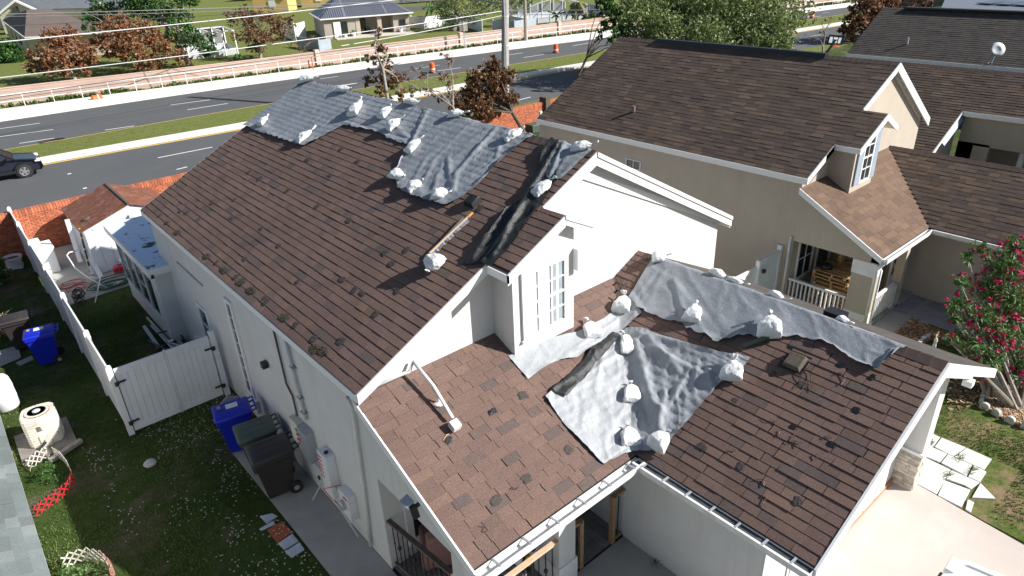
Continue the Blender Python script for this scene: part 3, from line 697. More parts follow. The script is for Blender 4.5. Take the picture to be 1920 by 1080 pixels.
bD = wbox('solar_panel_box', 10.4, 10.78, .62, 1.7, .2, 'vinyl', 'tall white box with red warning stripes')
for k in range(6): mb = MB(); mb.box((X-.206, 10.62, 1.58-k*.1), (X-.2, 10.77, 1.61-k*.1)); mb.build('warning_stripe', M['red'], bD)
mb = MB(); mb.lathe((X-.1, 10.55, 1.7), [(.045, 0), (.045, .03), (.01, .045)], 10); mb.build('knockout', M['black'], bD)
bE = wbox('solar_meter_box', 9.75, 10.15, .5, 1.12, .17, 'vinyl', 'square white box with a round grey meter')
mb = MB(); mb.lathe((X-.17, 9.97, .82), [(.11, 0), (.11, .07), (.08, .09)], 16, M=Matrix.Rotation(-math.pi/2, 4, 'Y')); mb.build('meter', M['steel'], bE)
mb = MB(); mb.box((X-.176, 9.8, 1.0), (X-.17, 9.95, 1.05)); mb.build('warning_label', M['red'], bE)
cm = MB(); cm.box((X-.14, 13.13, 2.42), (X-.02, 13.27, 2.56)); cm.bar((X, 13.2, 2.4), (X-.08, 13.2, 2.45), .04, .04); cm.build('security_camera', M['black'], house)
# solar floodlight at the porch rake
mb = MB(); mb.bar((3.84, 7.08, 2.86), (3.74, 7.12, 2.8), .05, .05); mb.bar((3.74, 7.12, 2.86), (3.76, 7.08, 2.64), .1, .09, up=(1, 0, 0)); fl = mb.build('floodlight', M['black'], house)
mb = MB(); a = Vector((3.7, 7.2, 2.9)); mb.prism([a+Vector((-.07, -.1, -.02)), a+Vector((.07, -.1, .03)), a+Vector((.07, .1, .03)), a+Vector((-.07, .1, -.02))], (0, 0, .025)); mb.build('solar_panel', M['steel'], fl)
# porch ----------------------------------------------------------------------------
mb = MB()
mb.prism([(XL, 6.2, 2.2), (XL, 8.655, 2.25), (XL, 8.655, zP(8.655)-.12), (XL, 6.2, zP(6.2)-.12)], (.16, 0, 0))
mb.box((XL+.163, 6.2, 2.25), (XGW, 6.4, 2.58))
mb.build('porch_beam', M['stucco'], house)
mb = MB(); mb.box((XL, 6.19, 0), (XL+.5, 6.5, 2.198)); mb.build('porch_column', M['stucco'], house)
mb = MB(); mb.box((5.94, 6.19, .55), (6.34, 6.8, 2.247)); pc = mb.build('porch_column', M['stucco'], house)
mb = MB(); mb.box((5.91, 6.16, 0), (6.37, 6.83, .55)); mb.build('column_base', M['vinyl'], pc)
mb = MB(); mb.box((XL+.02, 6.25, -.02), (XGW, 8.655, .03)); fl_ = mb.build('porch_floor', M['black'], house)
k = 0
for j in range(7):
    x0 = XL+.05+j*.535
    for i in range(5):
        y0 = 6.27+i*.6-.3*(j % 2); y1 = min(y0+.59, 8.64); y0 = max(y0, 6.27)
        if y1-y0 < .05: continue
        for q in range(3):
            mb = MB(); mb.box((x0+q*.177, y0, .03), (x0+q*.177+.172, y1, .045)); mb.build('plank_tile', M['grey_tile'], house)
window(house, 'y', 4.5, 5.5, .45, 1.75, 8.66, 1, 2, -1, fr=.14)
mb = MB(); mb.box((6.2, 8.63, .04), (7.1, 8.655, 2.05)); mb.build('front_door', M['beige'], house)
# gutters
def gutter_run(a, b, out, w=.13, h=.11, mi='gutterin', hang=5, end=True):
    a, b, o_ = Vector(a), Vector(b), Vector(out); dn = Vector((0, 0, -h)); up = Vector((0, 0, .012))
    g = MB(); g.prism([a, b, b+dn, a+dn], o_*.012)
    g.prism([a+o_*w, b+o_*w, b+o_*w+dn*.95+up, a+o_*w+dn*.95+up], o_*.012); g.prism([a+dn, b+dn, b+dn+o_*w, a+dn+o_*w], (0, 0, -.01))
    g.prism([a+o_*w-o_*.012+up, b+o_*w-o_*.012+up, b+o_*w+o_*.03+up, a+o_*w+o_*.03+up], (0, 0, .01))
    if end:
        for e in (a, b): g.prism([e, e+o_*w, e+o_*w+dn, e+dn], (b-a).normalized()*.008)
    go = g.build('gutter', M['gutter'], house)
    q_ = .35 if mi == 'gutterin' else .9; g = MB(); g.prism([a+dn*q_+o_*.013, b+dn*q_+o_*.013, b+dn*q_+o_*(w-.002), a+dn*q_+o_*(w-.002)], (0, 0, .012)); g.build('gutter_trough', M[mi], go)
    for i in range(hang):
        p = a.lerp(b, (i+.6)/hang); g = MB(); g.bar(p+Vector((0, 0, .0)), p+o_*(w+.01)+Vector((0, 0, .02)), .035, .02); g.build('gutter_bracket', M['steel'], go)
gutter_run((XE-.02, 5.765, zP(5.78)-.02), (7.36, 5.765, zP(5.78)-.02), (0, -1, 0), w=.2, mi='gutter', hang=6)
gutter_run((XGE-.005, YG0, ZGE-.02), (XGE-.005, 5.7, ZGE-.02), (-1, 0, 0), w=.17, hang=7)
mb = MB(); mb.tube([(3.98, 5.6, 2.3), (4.02, 5.62, 2.1), (4.03, 5.66, 1.9), (4.03, 5.66, .05)], .045, 10); mb.build('downspout', M['gutter'], house, smooth=True)
# rails: stained handrails with black iron balusters
def iron_rail(a, b, z0, z1, n, name_lab, toprail=M['wood'], post=None):
    a, b = Vector(a), Vector(b)
    root = thing('porch_railing', name_lab, 'railing', a)
    mb = MB(); mb.bar(a+Vector((0, 0, z1)), b+Vector((0, 0, z1)), .09, .045, ext=.05); mb.build('handrail', toprail, root)
    mb = MB(); mb.bar(a+Vector((0, 0, z0)), b+Vector((0, 0, z0)), .05, .04); mb.build('bottom_rail', toprail, root)
    for i in range(n):
        p = a.lerp(b, (i+.5)/n); mb = MB(); mb.bar(p+Vector((0, 0, z0)), p+Vector((0, 0, z1)), .016, .016)
        if i % 3 == 1:
            mb.lathe(p+Vector((0, 0, (z0+z1)/2-.07)), [(.005, 0), (.035, .04), (.04, .07), (.035, .1), (.005, .14)], 6)
        elif i % 3 == 2: mb.lathe(p+Vector((0, 0, (z0+z1)/2)), [(.005, 0), (.022, .02), (.005, .04)], 6)
        mb.build('baluster', M['black'], root)
    for q in (post or []):
        mb = MB(); p = Vector(q); mb.box((p.x-.045, p.y-.045, 0.03), (p.x+.045, p.y+.045, z1+.02)); mb.build('post', toprail, root)
    return root
iron_rail((4.22, 6.5, 0), (4.03, 8.63, 0), .15, 1.2, 15, 'long dark handrail with iron balusters on the side opening of the porch', simple('weathered dark handrail', (.14, .11, .09), .8, .3, 12))
iron_rail((4.47, 6.24, 0), (5.9, 6.24, 0), .15, 1.2, 9, 'pale wooden handrail between the two front porch columns', M['copper'])
iron_rail((6.37, 6.28, 0), (6.52, 6.28, 0), .1, 1.2, 2, 'short wooden railing post right of the white porch column', M['wood'], [(6.56, 6.28, 0)])
iron_rail((7.48, 6.28, 0), (7.7, 6.28, 0), .1, 1.2, 1, 'wooden railing post against the garage wall', M['wood'], [(7.43, 6.28, 0)])
# vents, pipe and box on the roofs
def tiltbox(name, p, n_, u, sx, sy, h, mat, parent=house, inset=.0, label=None, bv=.01):
    p, n_, u = Vector(p), Vector(n_).normalized(), Vector(u).normalized(); v = n_.cross(u)
    c = [p+u*sx/2*i+v*sy/2*j for i, j in ((-1, -1), (1, -1), (1, 1), (-1, 1))]; t_ = [p+(q-p)*(1-inset)+n_*h for q in c]
    mb = MB(); mb.add(c+t_, [(0, 3, 2, 1), (4, 5, 6, 7), (0, 1, 5, 4), (1, 2, 6, 5), (2, 3, 7, 6), (3, 0, 4, 7)]); return mb.build(name, M[mat], parent, label=label, bevel=bv)
pv = onL(888, 381); v1 = tiltbox('roof_vent', pv, nL, (0, 1, 0), .3, .27, .13, 'black', inset=.18, label='black goose neck roof vent below the tarp')
pv = onG(1491, 680); v2 = tiltbox('roof_vent', pv, nG, (0, 1, 0), .32, .32, .1, 'barkdark', inset=.15, label='square dark vent on the garage slope')
tiltbox('vent_flange', pv, nG, (0, 1, 0), .42, .42, .012, 'black')
# PVC conduit over the porch slope, running out of the gable wall
def up(p, h): return Vector(p)+Vector((0, 0, h))
path = [AY(730, 713, 8.77), AY(758, 699, 8.77), up(onP(772, 702), .32), up(onP(800, 736), .3), up(onP(847, 792), .12)]
path[1].z = path[0].z = AY(745, 706, 8.77).z
root = thing('roof_conduit', 'white conduit running from the gable down to a junction box on the porch slope', 'conduit', path[-1])
mb = MB(); mb.tube([AY(705, 724, 8.76), AY(758, 700, 8.76), AY(768, 697, 8.7), up(onP(778, 705), .3), up(onP(815, 747), .26), up(onP(850, 797), .14)], .032, 10); mb.build('pipe', M['vinyl'], root, smooth=True)
tiltbox('junction_box', up(onP(852, 806), .05), nP, (1, 0, 0), .16, .16, .13, 'vinyl', root)
b_ = onP(823, 757); mb = MB(); mb.lathe(b_, [(.09, 0), (.09, .02), (.02, .05), (.02, .22)], 14); mb.build('flashing_boot', M['gutter'], root)
mb = MB(); mb.tube([onP(845, 812), up(onP(838, 818), .03), up(onP(832, 826), .02), onP(834, 833)], .006, 6); mb.build('loose_wire', M['copper'], root)
# patches of roof cement, moss
def patch(p, n_, u, sx, sy, mat, kind_='tar_patch', seed=0, parent=house, h=.007):
    rnd = random.Random(seed); p, n_, u = Vector(p)+Vector(n_)*.016, Vector(n_), Vector(u).normalized(); v = n_.cross(u); k = 12; ring = []
    for i in range(k):
        a = 2*math.pi*i/k; q = 1/max(abs(math.cos(a)), abs(math.sin(a))); r = rnd.uniform(.68, 1.05)*(1+(q-1)*.6); ring.append(p+u*math.cos(a)*sx/2*r+v*math.sin(a)*sy/2*r)
    inn = [p+(q-p)*.6+n_*rnd.uniform(.3, 1)*h for q in ring]
    mb = MB(); mb.add(ring+inn+[p+n_*h*.5], [(i, (i+1) % k, k+(i+1) % k, k+i) for i in range(k)]+[(k+i, k+(i+1) % k, 2*k) for i in range(k)])
    mb.build(kind_, M[mat], parent)
i = 0
for fn, n_, u_, L_, sz, mt in (
    (onP, nP, (1, 0, 0), [(924, 773), (840, 826)], .17, 'tar'), (onP, nP, (1, 0, 0), [(980, 742), (1066, 843), (987, 898), (929, 939)], .2, 'tarold'),
    (onG, nG, (0, 1, 0), [(1484, 651), (1576, 686), (1450, 702), (1606, 770), (1488, 801), (1560, 835), (1637, 708)], .15, 'tar'),
    (onG, nG, (0, 1, 0), [(1495, 940), (1505, 722), (1378, 752), (1317, 838), (1388, 875), (1300, 700)], .18, 'tarold'),
    (onL, nL, (0, 1, 0), [(540, 358), (575, 300), (595, 388), (620, 330), (655, 415), (672, 303), (490, 430), (435, 410), (440, 375), (398, 382), (350, 400), (372, 412), (665, 545), (705, 590), (735, 495),
        (642, 525), (560, 528), (500, 567), (460, 487), (523, 462), (722, 475), (762, 470), (745, 547), (680, 551), (300, 405), (338, 397), (314, 418), (407, 493), (443, 520), (496, 560), (555, 610), (588, 637), (640, 640), (468, 323), (487, 336), (900, 392), (580, 300), (640, 280)], .19, 'tarold')):
    for p in L_: i += 1; patch(fn(*p), n_, u_, sz*random.uniform(.8, 1.2), sz*random.uniform(.7, 1.1), mt, seed=i)
M['moss'] = simple('olive moss', (.055, .05, .03), 1, .4, 30, 60, 1.)
def mossmb(c, r, n=60):
    mb = MB(); c = Vector(c); rnd = random.Random(int(c.x*99))
    for _ in range(n):
        a = rnd.uniform(0, 6.3); q = r*rnd.random()**.7; p = onL0(c.x+math.cos(a)*q*.6, c.y+math.sin(a)*q*1.3); s = .012
        u = Vector((rnd.uniform(-1, 1), rnd.uniform(-1, 1), rnd.uniform(0, 1)))*s; v = u.cross(Vector((rnd.random(), .3, 1))).normalized()*s
        mb.poly([p-u-v, p+u-v, p+u+v, p-u+v])
    mb.build('moss', M['moss'], house)
def onL0(x, y): return Vector((x, y, zL(x)+.02))
for p in [(333, 437), (388, 482), (420, 508), (452, 530), (472, 545), (533, 597), (590, 655), (605, 660)]: patch(onL(*p), nL, (0, 1, 0), .34, .2, 'moss', 'moss', int(p[0])); mossmb(onL(*p), .14, 26)
# strands of torn sealant lying on the slopes
mb = MB()
for fn, pts in ((onG, [(1430, 785), (1455, 795)]), (onG, [(1460, 805), (1465, 820)]), (onG, [(1480, 830), (1495, 835)]), (onG, [(1485, 815), (1492, 835)]), (onG, [(1525, 855), (1530, 870)]), (onG, [(1545, 820), (1555, 822)]),
    (onG, [(1420, 900), (1432, 915)]), (onG, [(1437, 930), (1434, 950)]), (onG, [(1365, 850), (1382, 845)]), (onG, [(1565, 700), (1590, 715)]), (onG, [(1585, 705), (1575, 720)]), (onG, [(1488, 690), (1495, 730)]), (onG, [(1515, 690), (1520, 735)]), (onP, [(958, 925), (968, 915)]), (onP, [(902, 985), (908, 995)]), (onP, [(1160, 520), (1168, 555)]), (onG, [(1180, 530), (1170, 545)])):
    for r_ in range(1):
        a, b = fn(*pts[0]), fn(*pts[1]); q = [a.lerp(b, t)+Vector((random.uniform(-.05, .05), random.uniform(-.05, .05), .03)) for t in (0, .25, .5, .75, 1)]
        q = [Vector((p.x, p.y, (zlow(p.x, p.y)+.03))) for p in q]; mb.tube(q, .005, 4)
mb.split('sealant_strand', M['tar'], house)
# ================================================================ tarpaulins
def nse(x, y, z=0.): return noise.noise(Vector((x, y, z)))
def lerp_path(P, t):
    t = max(0, min(.99999, t))*(len(P)-1); i = int(t); return P[i].lerp(P[i+1], t-i)
def drape(name, label, top, bot, mp, zf, mat, seed=0, off=.025, amp=.012, folds=(), over=0., dirn=(1, 0), res=.05, course=None, edge=.02, tears=.0, group='tarpaulins on the white house', tips=None):
    T = [mp(*p) for p in top]; B = [mp(*p) for p in bot]
    LT = sum((T[i+1]-T[i]).length for i in range(len(T)-1)); LB = sum((B[i+1]-B[i]).length for i in range(len(B)-1))
    nu = max(8, int(max(LT, LB)/res)); hmax = max((a-b).length for a, b in zip(T, B)); nv = max(6, int(hmax/res))
    F_ = []
    for (a, b, am, wd) in folds: A, Bq = mp(*a), mp(*b); F_.append((A, Bq, am, wd))
    no = int(over/res) if over else 0
    vs = []
    for i in range(nu+1):
        s = i/nu; a, b = lerp_path(T, s), lerp_path(B, s)
        for j in range(-no, nv+1):
            if j < 0: x, y = a.x+(-j)*res, a.y; t = 0
            else: t = j/nv; x, y = a.x+(b.x-a.x)*t, a.y+(b.y-a.y)*t
            if tears and t > .8: q = (t-.8)/.2; x += tears*nse(x*7, y*7, seed)*q; y += tears*nse(x*7+9, y*7, seed+3)*q
            z = zf(x, y)+off
            u, v = x*dirn[0]+y*dirn[1], -x*dirn[1]+y*dirn[0]
            r = 1-abs(nse(u*1.1+seed, v*3.2, seed))*2.2; z += amp*.8*max(0, r)**3*1.7
            z += amp*.55*nse(u*2.2, v*9, seed+5)+amp*.3*nse(u*9, v*9, seed+8)
            for A, Bq, am, wd in F_:
                dx, dy = Bq.x-A.x, Bq.y-A.y; L2 = dx*dx+dy*dy; k = max(0, min(1, ((x-A.x)*dx+(y-A.y)*dy)/L2))
                d_ = math.hypot(x-A.x-dx*k, y-A.y-dy*k); z += .72*am*math.exp(-(d_/wd)**2)*(1-.25*abs(2*k-1))
            if course and j >= 0:
                c = course(x, y); z += (.016 if name == 'valley_tarp' else .012)*(1-((c/.168) % 1))
            if t > .88: z += edge*(.4+nse(u*3, v*3, seed+2))*(t-.88)/.12
            vs.append((x, y, z))
    h = nv+no+1; fs = [(i*h+j, (i+1)*h+j, (i+1)*h+j+1, i*h+j+1) for i in range(nu) for j in range(h-1)]
    mb = MB(); mb.add(vs, fs)
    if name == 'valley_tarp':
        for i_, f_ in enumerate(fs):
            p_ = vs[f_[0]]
            if zGL(p_[0]) > zP(p_[1])+.02: mb.m[i_] = 1  # garage side of the tarp gets a darker colour as painted shading
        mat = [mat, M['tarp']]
    o = mb.build(name, mat, loc=T[0], smooth=True)
    return tag(o, label, 'tarpaulin', group)
cL = lambda x, y: (x-XE)*1.12
cG = lambda x, y: (x-XGE)*1.115
def cLow(x, y): return (x-XGE)*1.115 if zGL(x) > zP(y) else (y-5.78)*1.098
drape('ridge_tarp', 'grey tarp along the rear half of the main ridge, under four sandbags',
    [(571, 152), (592, 158), (625, 165), (640, 169), (665, 174), (700, 183), (740, 192), (775, 200), (800, 207)],
    [(455, 237), (505, 256), (570, 277), (598, 262), (645, 236), (656, 239), (700, 249), (728, 262), (765, 274)],
    onL, zmain, M['tarp'], 1, amp=.008, over=.3, course=cL, tears=.05, edge=.06,
    folds=[((520, 262), (545, 245), .02, .06), ((735, 235), (765, 262), .035, .07)])
drape('draped_tarp', 'large wrinkled grey tarp hanging from the main ridge down to three sandbags',
    [(796, 206), (830, 215), (855, 221), (885, 229), (905, 234), (925, 239), (950, 243), (975, 248), (1003, 253)],
    [(763, 285), (737, 330), (748, 358), (785, 374), (836, 390), (870, 374), (897, 350), (945, 302), (1001, 256)],
    onL, zmain, M['tarp'], 4, off=.035, amp=.016, over=.32, course=cL, dirn=(.86, -.5), tears=.05, edge=.06,
    folds=[((930, 245), (855, 330), .07, .07), ((855, 330), (850, 360), .06, .06), ((840, 300), (845, 350), .05, .05), ((880, 235), (770, 350), .02, .04), ((990, 262), (900, 345), .05, .06), ((800, 300), (770, 350), .035, .045),
        ((815, 305), (788, 355), .035, .04), ((830, 310), (815, 360), .03, .04), ((945, 255), (930, 300), .03, .05), ((800, 215), (770, 275), .05, .06), ((820, 330), (812, 365), .03, .035)])
drape('gable_tarp', 'small grey tarp scrap beside the front gable peak',
    [(1047, 268), (1075, 274), (1110, 284)], [(1023, 333), (1034, 341), (1052, 338)], onL, zmain, M['tarp'], 9, amp=.02, over=.25, course=cL, dirn=(.9, -.4), edge=.02,
    folds=[((1058, 272), (1032, 330), .06, .05), ((1075, 278), (1045, 325), .03, .04)])
drape('rolled_tarp', 'black plastic tarp rolled into a long twist down the roof to the dormer',
    [(1026, 267), (1008, 322), (978, 372), (948, 400), (918, 445), (896, 468), (868, 498)],
    [(1054, 268), (1048, 318), (1038, 352), (1016, 385), (984, 425), (954, 470), (924, 500)],
    onL, zmain, M['tarpblack'], 12, off=.03, amp=.03, res=.03, dirn=(.8, -.6), edge=.0,
    folds=[((1034, 268), (885, 490), .14, .07), ((1046, 275), (925, 485), .12, .05), ((1040, 270), (960, 420), .05, .05), ((1000, 370), (905, 495), .08, .04)])
drape('valley_strip_tarp', 'narrow pale grey tarp strip on the porch slope below the dormer',
    [(953, 670), (1012, 640), (1083, 624), (1130, 600), (1155, 582), (1182, 552)], [(990, 712), (1040, 680), (1082, 673), (1125, 645), (1165, 624), (1203, 588)],
    onLow, zlow, M['tarplight'], 15, off=.03, amp=.01, dirn=(.9, .4), edge=.04, res=.04,
    folds=[((1060, 668), (1180, 575), .035, .035), ((1050, 678), (1190, 590), .03, .03), ((1010, 642), (1033, 672), .02, .03)])
drape('garage_ridge_tarp', 'long grey tarp along the garage ridge, ragged lower edge',
    [(1222, 488), (1262, 500), (1300, 512), (1350, 530), (1390, 543), (1420, 553), (1470, 572), (1520, 590), (1560, 603), (1620, 628), (1650, 640), (1694, 656)],
    [(1178, 560), (1205, 588), (1262, 605), (1310, 628), (1347, 647), (1385, 634), (1440, 640), (1500, 634), (1552, 648), (1600, 680), (1641, 703), (1684, 657)],
    onG, lambda x, y: min(zGL(x), zGR(x)), M['tarp'], 20, off=.035, amp=.012, over=.2, dirn=(.5, .86), tears=.06, edge=.08,
    folds=[((1262, 530), (1285, 600), .06, .05), ((1240, 520), (1200, 570), .035, .04), ((1228, 512), (1190, 565), .035, .035), ((1250, 505), (1210, 575), .03, .04), ((1340, 600), (1375, 580), .03, .05), ((1345, 645), (1420, 600), .05, .06), ((1670, 660), (1645, 700), .06, .03), ((1270, 540), (1320, 600), .03, .05)])
drape('valley_tarp', 'silver grey crumpled tarp spread across the roof valley above the porch',
    [(1150, 629), (1175, 617), (1205, 618), (1235, 630), (1275, 645), (1320, 660), (1365, 668), (1407, 672)],
    [(1023, 748), (1060, 800), (1130, 873), (1188, 850), (1245, 846), (1270, 815), (1345, 725), (1386, 700)],
    onLow, zlow, M['tarplight'], 25, off=.03, amp=.02, dirn=(.7, .7), course=cLow, edge=.03, res=.045,
    folds=[((1190, 645), (1240, 830), .12, .09), ((1215, 640), (1270, 700), .1, .08), ((1200, 632), (1380, 668), .07, .07), ((1220, 760), (1250, 790), .08, .07), ((1245, 740), (1235, 800), .07, .06), ((1215, 655), (1340, 720), .05, .08), ((1165, 660), (1110, 700), .03, .05), ((1170, 790), (1200, 850), .04, .06), ((1290, 700), (1250, 770), .05, .05)])
drape('valley_tarp_liner', 'dark plastic edge of the valley tarp folded back, black and glossy',
    [(1148, 628), (1115, 655), (1075, 705), (1035, 738)], [(1165, 634), (1135, 668), (1095, 718), (1062, 752)],
    onLow, zlow, M['tarpblack'], 30, off=.075, amp=.05, edge=.02, res=.03, folds=[((1150, 640), (1060, 735), .06, .08)])
# ================================================================ sandbags
def sandbag(A, B, width, normal, label, group, seed=0, flat=.62, knot=1., lift=0.):
    """white woven bag from its bottom A to its tied neck B (world points), lying on a plane with the given normal"""
    rnd = random.Random(seed*7+1); A, B, N_ = Vector(A), Vector(B), Vector(normal).normalized()
    ax = B-A; L = ax.length; d = ax.normalized(); sd = d.cross(N_).normalized(); up_ = sd.cross(d).normalized(); W_ = width/2*1.04
    fill = rnd.uniform(.78, 1.0); skew = rnd.uniform(-.12, .12)
    # (t along, half width, thickness, squareness)
    prof = [(0., .72, .12, .9), (.01, .95, .3, .8), (.06, 1.02, .62, .6), (.16, 1.0, .86*fill, .5), (.3, .99, 1.0*fill, .45), (.45, .97, 1.0*fill, .4), (.6, .93, .92*fill, .35), (.72, .84, .8*fill, .3), (.82, .66, .66, .2), (.9, .42, .46, .1), (.96, .2, .22, 0), (1., .11, .12, 0), (1.03, .12, .13, 0), (1.07, .24, .2, 0), (1.12, .34, .24, 0), (1.16, .36, .2, 0), (1.17, .2, .08, 0)]
    n = 28; vs = []; ks = rnd.uniform(.6, 1.0)*knot; bend = Vector((rnd.uniform(-1, 1), rnd.uniform(-1, 1), rnd.uniform(0, .8)))*.05
    nf = rnd.randint(5, 8); ph = rnd.uniform(0, 6)
    for t, hw, tk, sq in prof:
        c = A+d*L*t if t <= 1 else B+d*.11*((t-1)/.17)*ks+bend*(t-1)/.17
        if t <= 1: c = c+sd*W_*skew*math.sin(t*3.1)
        for k in range(n):
            a = 2*math.pi*k/n; ca, sa = math.cos(a), math.sin(a); e = 1-sq*.55
            cx = math.copysign(abs(ca)**e, ca); cy = math.copysign(abs(sa)**e, sa)
            gather = max(0, (t-.5)/.5) if t <= 1 else 1
            q = 1+.10*nse(ca*1.3+seed, sa*1.3, t*3.5)+.06*nse(ca*4, sa*4+seed, t*9)-.13*gather*abs(math.sin(a*nf/2+ph))
            x = hw*W_*cx*q*(1 if t <= 1 else ks*.9); z = tk*W_*flat*cy*q*(1+.18*nse(ca*2, t*5, seed*1.7))*(1 if t <= 1 else ks)
            if t > 1: x *= 1+.45*math.sin(a*2.5+ph); z *= 1+.5*math.cos(a*3+ph)
            sag = W_*flat*tk if t <= .8 else W_*flat*(.66+(t-.8)*.3)
            vs.append(c+sd*x+up_*(z+min(sag, W_*flat*.95)))
    out = []
    for p in vs:
        e = (p-A-d*max(0, min(L, (p-A).dot(d)))).dot(up_)
        if e < .012: p = p+up_*(.012-e)
        out.append(p+N_*(.035+lift))
    L_ = len(prof); mb = MB(); mb.add(out, [(i*n+k, i*n+(k+1) % n, (i+1)*n+(k+1) % n, (i+1)*n+k) for i in range(L_-1) for k in range(n)]+[list(range(n))[::-1], [(L_-1)*n+k for k in range(n)]])
    root = thing('sandbag', label, 'sandbag', A, group); o = mb.build('bag_body', M['bag'], root, smooth=True)
    sb = o.modifiers.new('sub', 'SUBSURF'); sb.levels = sb.render_levels = 2
    for nm, sc, st in (('crease', .12, .045), ('fine_crease', .04, .008)):
        dt = bpy.data.textures.get(nm) or bpy.data.textures.new(nm, 'CLOUDS'); dt.noise_scale = sc; dt.noise_depth = 2
        dm = o.modifiers.new(nm, 'DISPLACE'); dm.texture = dt; dm.strength = st; dm.texture_coords = 'LOCAL'
    mb = MB(); c = B+up_*(W_*flat*.72)+N_*(.035+lift); q = [c+(sd*math.cos(a)+up_*math.sin(a))*W_*.14 for a in [2*math.pi*k/10 for k in range(11)]]; mb.tube(q, .006, 5, cap=False); mb.build('tie', M['black'], root)
    return root
GRP1, GRP2 = 'sandbags holding the tarps on the main roof', 'sandbags holding the tarps on the garage and porch roofs'
def bag(fn, nrm, a, b, wpx, label, grp, seed, **k):
    A, B = fn(*a), fn(*b); dist = (A-O).dot(RF); B = A+(B-A)*.93
    return sandbag(A, B, wpx*dist/F, nrm, label, grp, seed, **k)
bags = [
 (onL, nL, (560, 158), (596, 149), 17, 'sandbag at the far rear end of the main ridge, beside the orange barrel lid', GRP1),
 (onL, nL, (489, 239), (506, 222), 16, 'small pinched sandbag at the left rear edge of the ridge tarp', GRP1),
 (onL, nL, (560, 271), (591, 247), 20, 'long sandbag on the lower left corner flap of the rear ridge tarp', GRP1),
 (onL, nL, (633, 171), (662, 171), 15, 'sandbag lying over the main ridge behind the upright one, rear half', GRP1),
 (onL, nL, (663, 221), (682, 192), 23, 'upright sandbag with a folded mouth in the middle of the rear ridge tarp', GRP1),
 (onL, nL, (715, 226), (738, 204), 22, 'slim sandbag leaning up slope, left of the torn crumpled one', GRP1),
 (onL, nL, (729, 248), (756, 228), 24, 'torn crumpled sandbag where the two ridge tarps meet', GRP1),
 (onL, nL, (762, 193), (788, 196), 14, 'flat sandbag on the main ridge above the junction of the tarps', GRP1),
 (onL, nL, (842, 221), (876, 216), 17, 'plump sandbag on the main ridge at the top of the large tarp', GRP1),
 (onL, nL, (766, 291), (793, 264), 22, 'sandbag on the upper left edge of the large draped tarp', GRP1),
 (onL, nL, (736, 330), (762, 338), 24, 'leftmost of the three sandbags along the bottom of the large tarp', GRP1),
 (onL, nL, (768, 362), (797, 345), 25, 'middle of the three sandbags along the bottom of the large tarp', GRP1),
 (onL, nL, (812, 372), (848, 366), 25, 'rightmost of the three sandbags at the bottom of the large tarp', GRP1),
 (onL, nL, (948, 267), (985, 247), 24, 'ribbed sandbag at the upper right corner of the large tarp', GRP1),
 (onL, nL, (1072, 284), (1118, 277), 22, 'wide sandbag on the ridge at the front gable peak', GRP1),
 (onL, nL, (1003, 371), (1040, 343), 27, 'sandbag on the small gable tarp beside the black roll', GRP1),
 (onL, nL, (826, 490), (810, 518), 38, 'round sandbag tied below the wooden batten on the brown shingles', GRP1),
 (onLow, nP, (1112, 637), (1100, 607), 34, 'sandbag in the middle of the narrow strip tarp by the dormer', GRP2),
 (onLow, nG, (1165, 590), (1174, 559), 33, 'sandbag where the strip tarp meets the garage ridge tarp', GRP2),
 (onG, nG, (1224, 489), (1256, 483), 24, 'crumpled sandbag at the top of the garage ridge against the white wall', GRP2),
 (onG, nG, (1296, 607), (1308, 575), 32, 'upright sandbag on the left part of the garage ridge tarp', GRP2),
 (onG, nG, (1443, 638), (1448, 597), 42, 'tall sandbag with a star shaped knot on the garage ridge tarp', GRP2),
 (onLow, nP, (1176, 667), (1168, 630), 28, 'narrow sandbag at the top of the silver valley tarp', GRP2),
 (onLow, nP, (1184, 758), (1178, 724), 34, 'sandbag in the centre fold of the silver valley tarp', GRP2),
 (onG, nG, (1371, 717), (1378, 680), 40, 'sandbag on the right upper corner of the silver valley tarp', GRP2),
 (onLow, nP, (1182, 840), (1172, 803), 36, 'sandbag above the porch gutter, left of the pair at the valley foot', GRP2),
 (onG, nG, (1230, 848), (1256, 815), 40, 'sandbag above the dark gutter, right of the pair at the valley foot', GRP2)]
for i, b in enumerate(bags): bag(b[0], b[1], b[2], b[3], b[4], b[5], b[6], i+3, flat=.62 if i not in (16, 21) else .8)
nGR = Vector((SG, 0, 1)).normalized()
for i, (a, b, wd, lab) in enumerate([((1330, 512), (1362, 524), 24, 'first sandbag behind the garage ridge, nearest the white gable wall'), ((1365, 522), (1395, 532), 20, 'torn sandbag behind the garage ridge beside the white gate'),
        ((1440, 556), (1470, 566), 20, 'sandbag peeking over the garage ridge below the white railing'), ((1567, 602), (1592, 608), 20, 'farthest forward sandbag peeking over the garage ridge, below the tan column')]):
    A = AX(a[0], a[1]+2, XG+.12); B = AX(b[0], b[1]+2, XG+.12); A.z = B.z = zGR(XG+.12)-.0; dist = (A-O).dot(RF)
    sandbag(A, A+(B-A)*.9, wd*dist/F, nGR, lab, GRP2, 60+i, flat=.7)
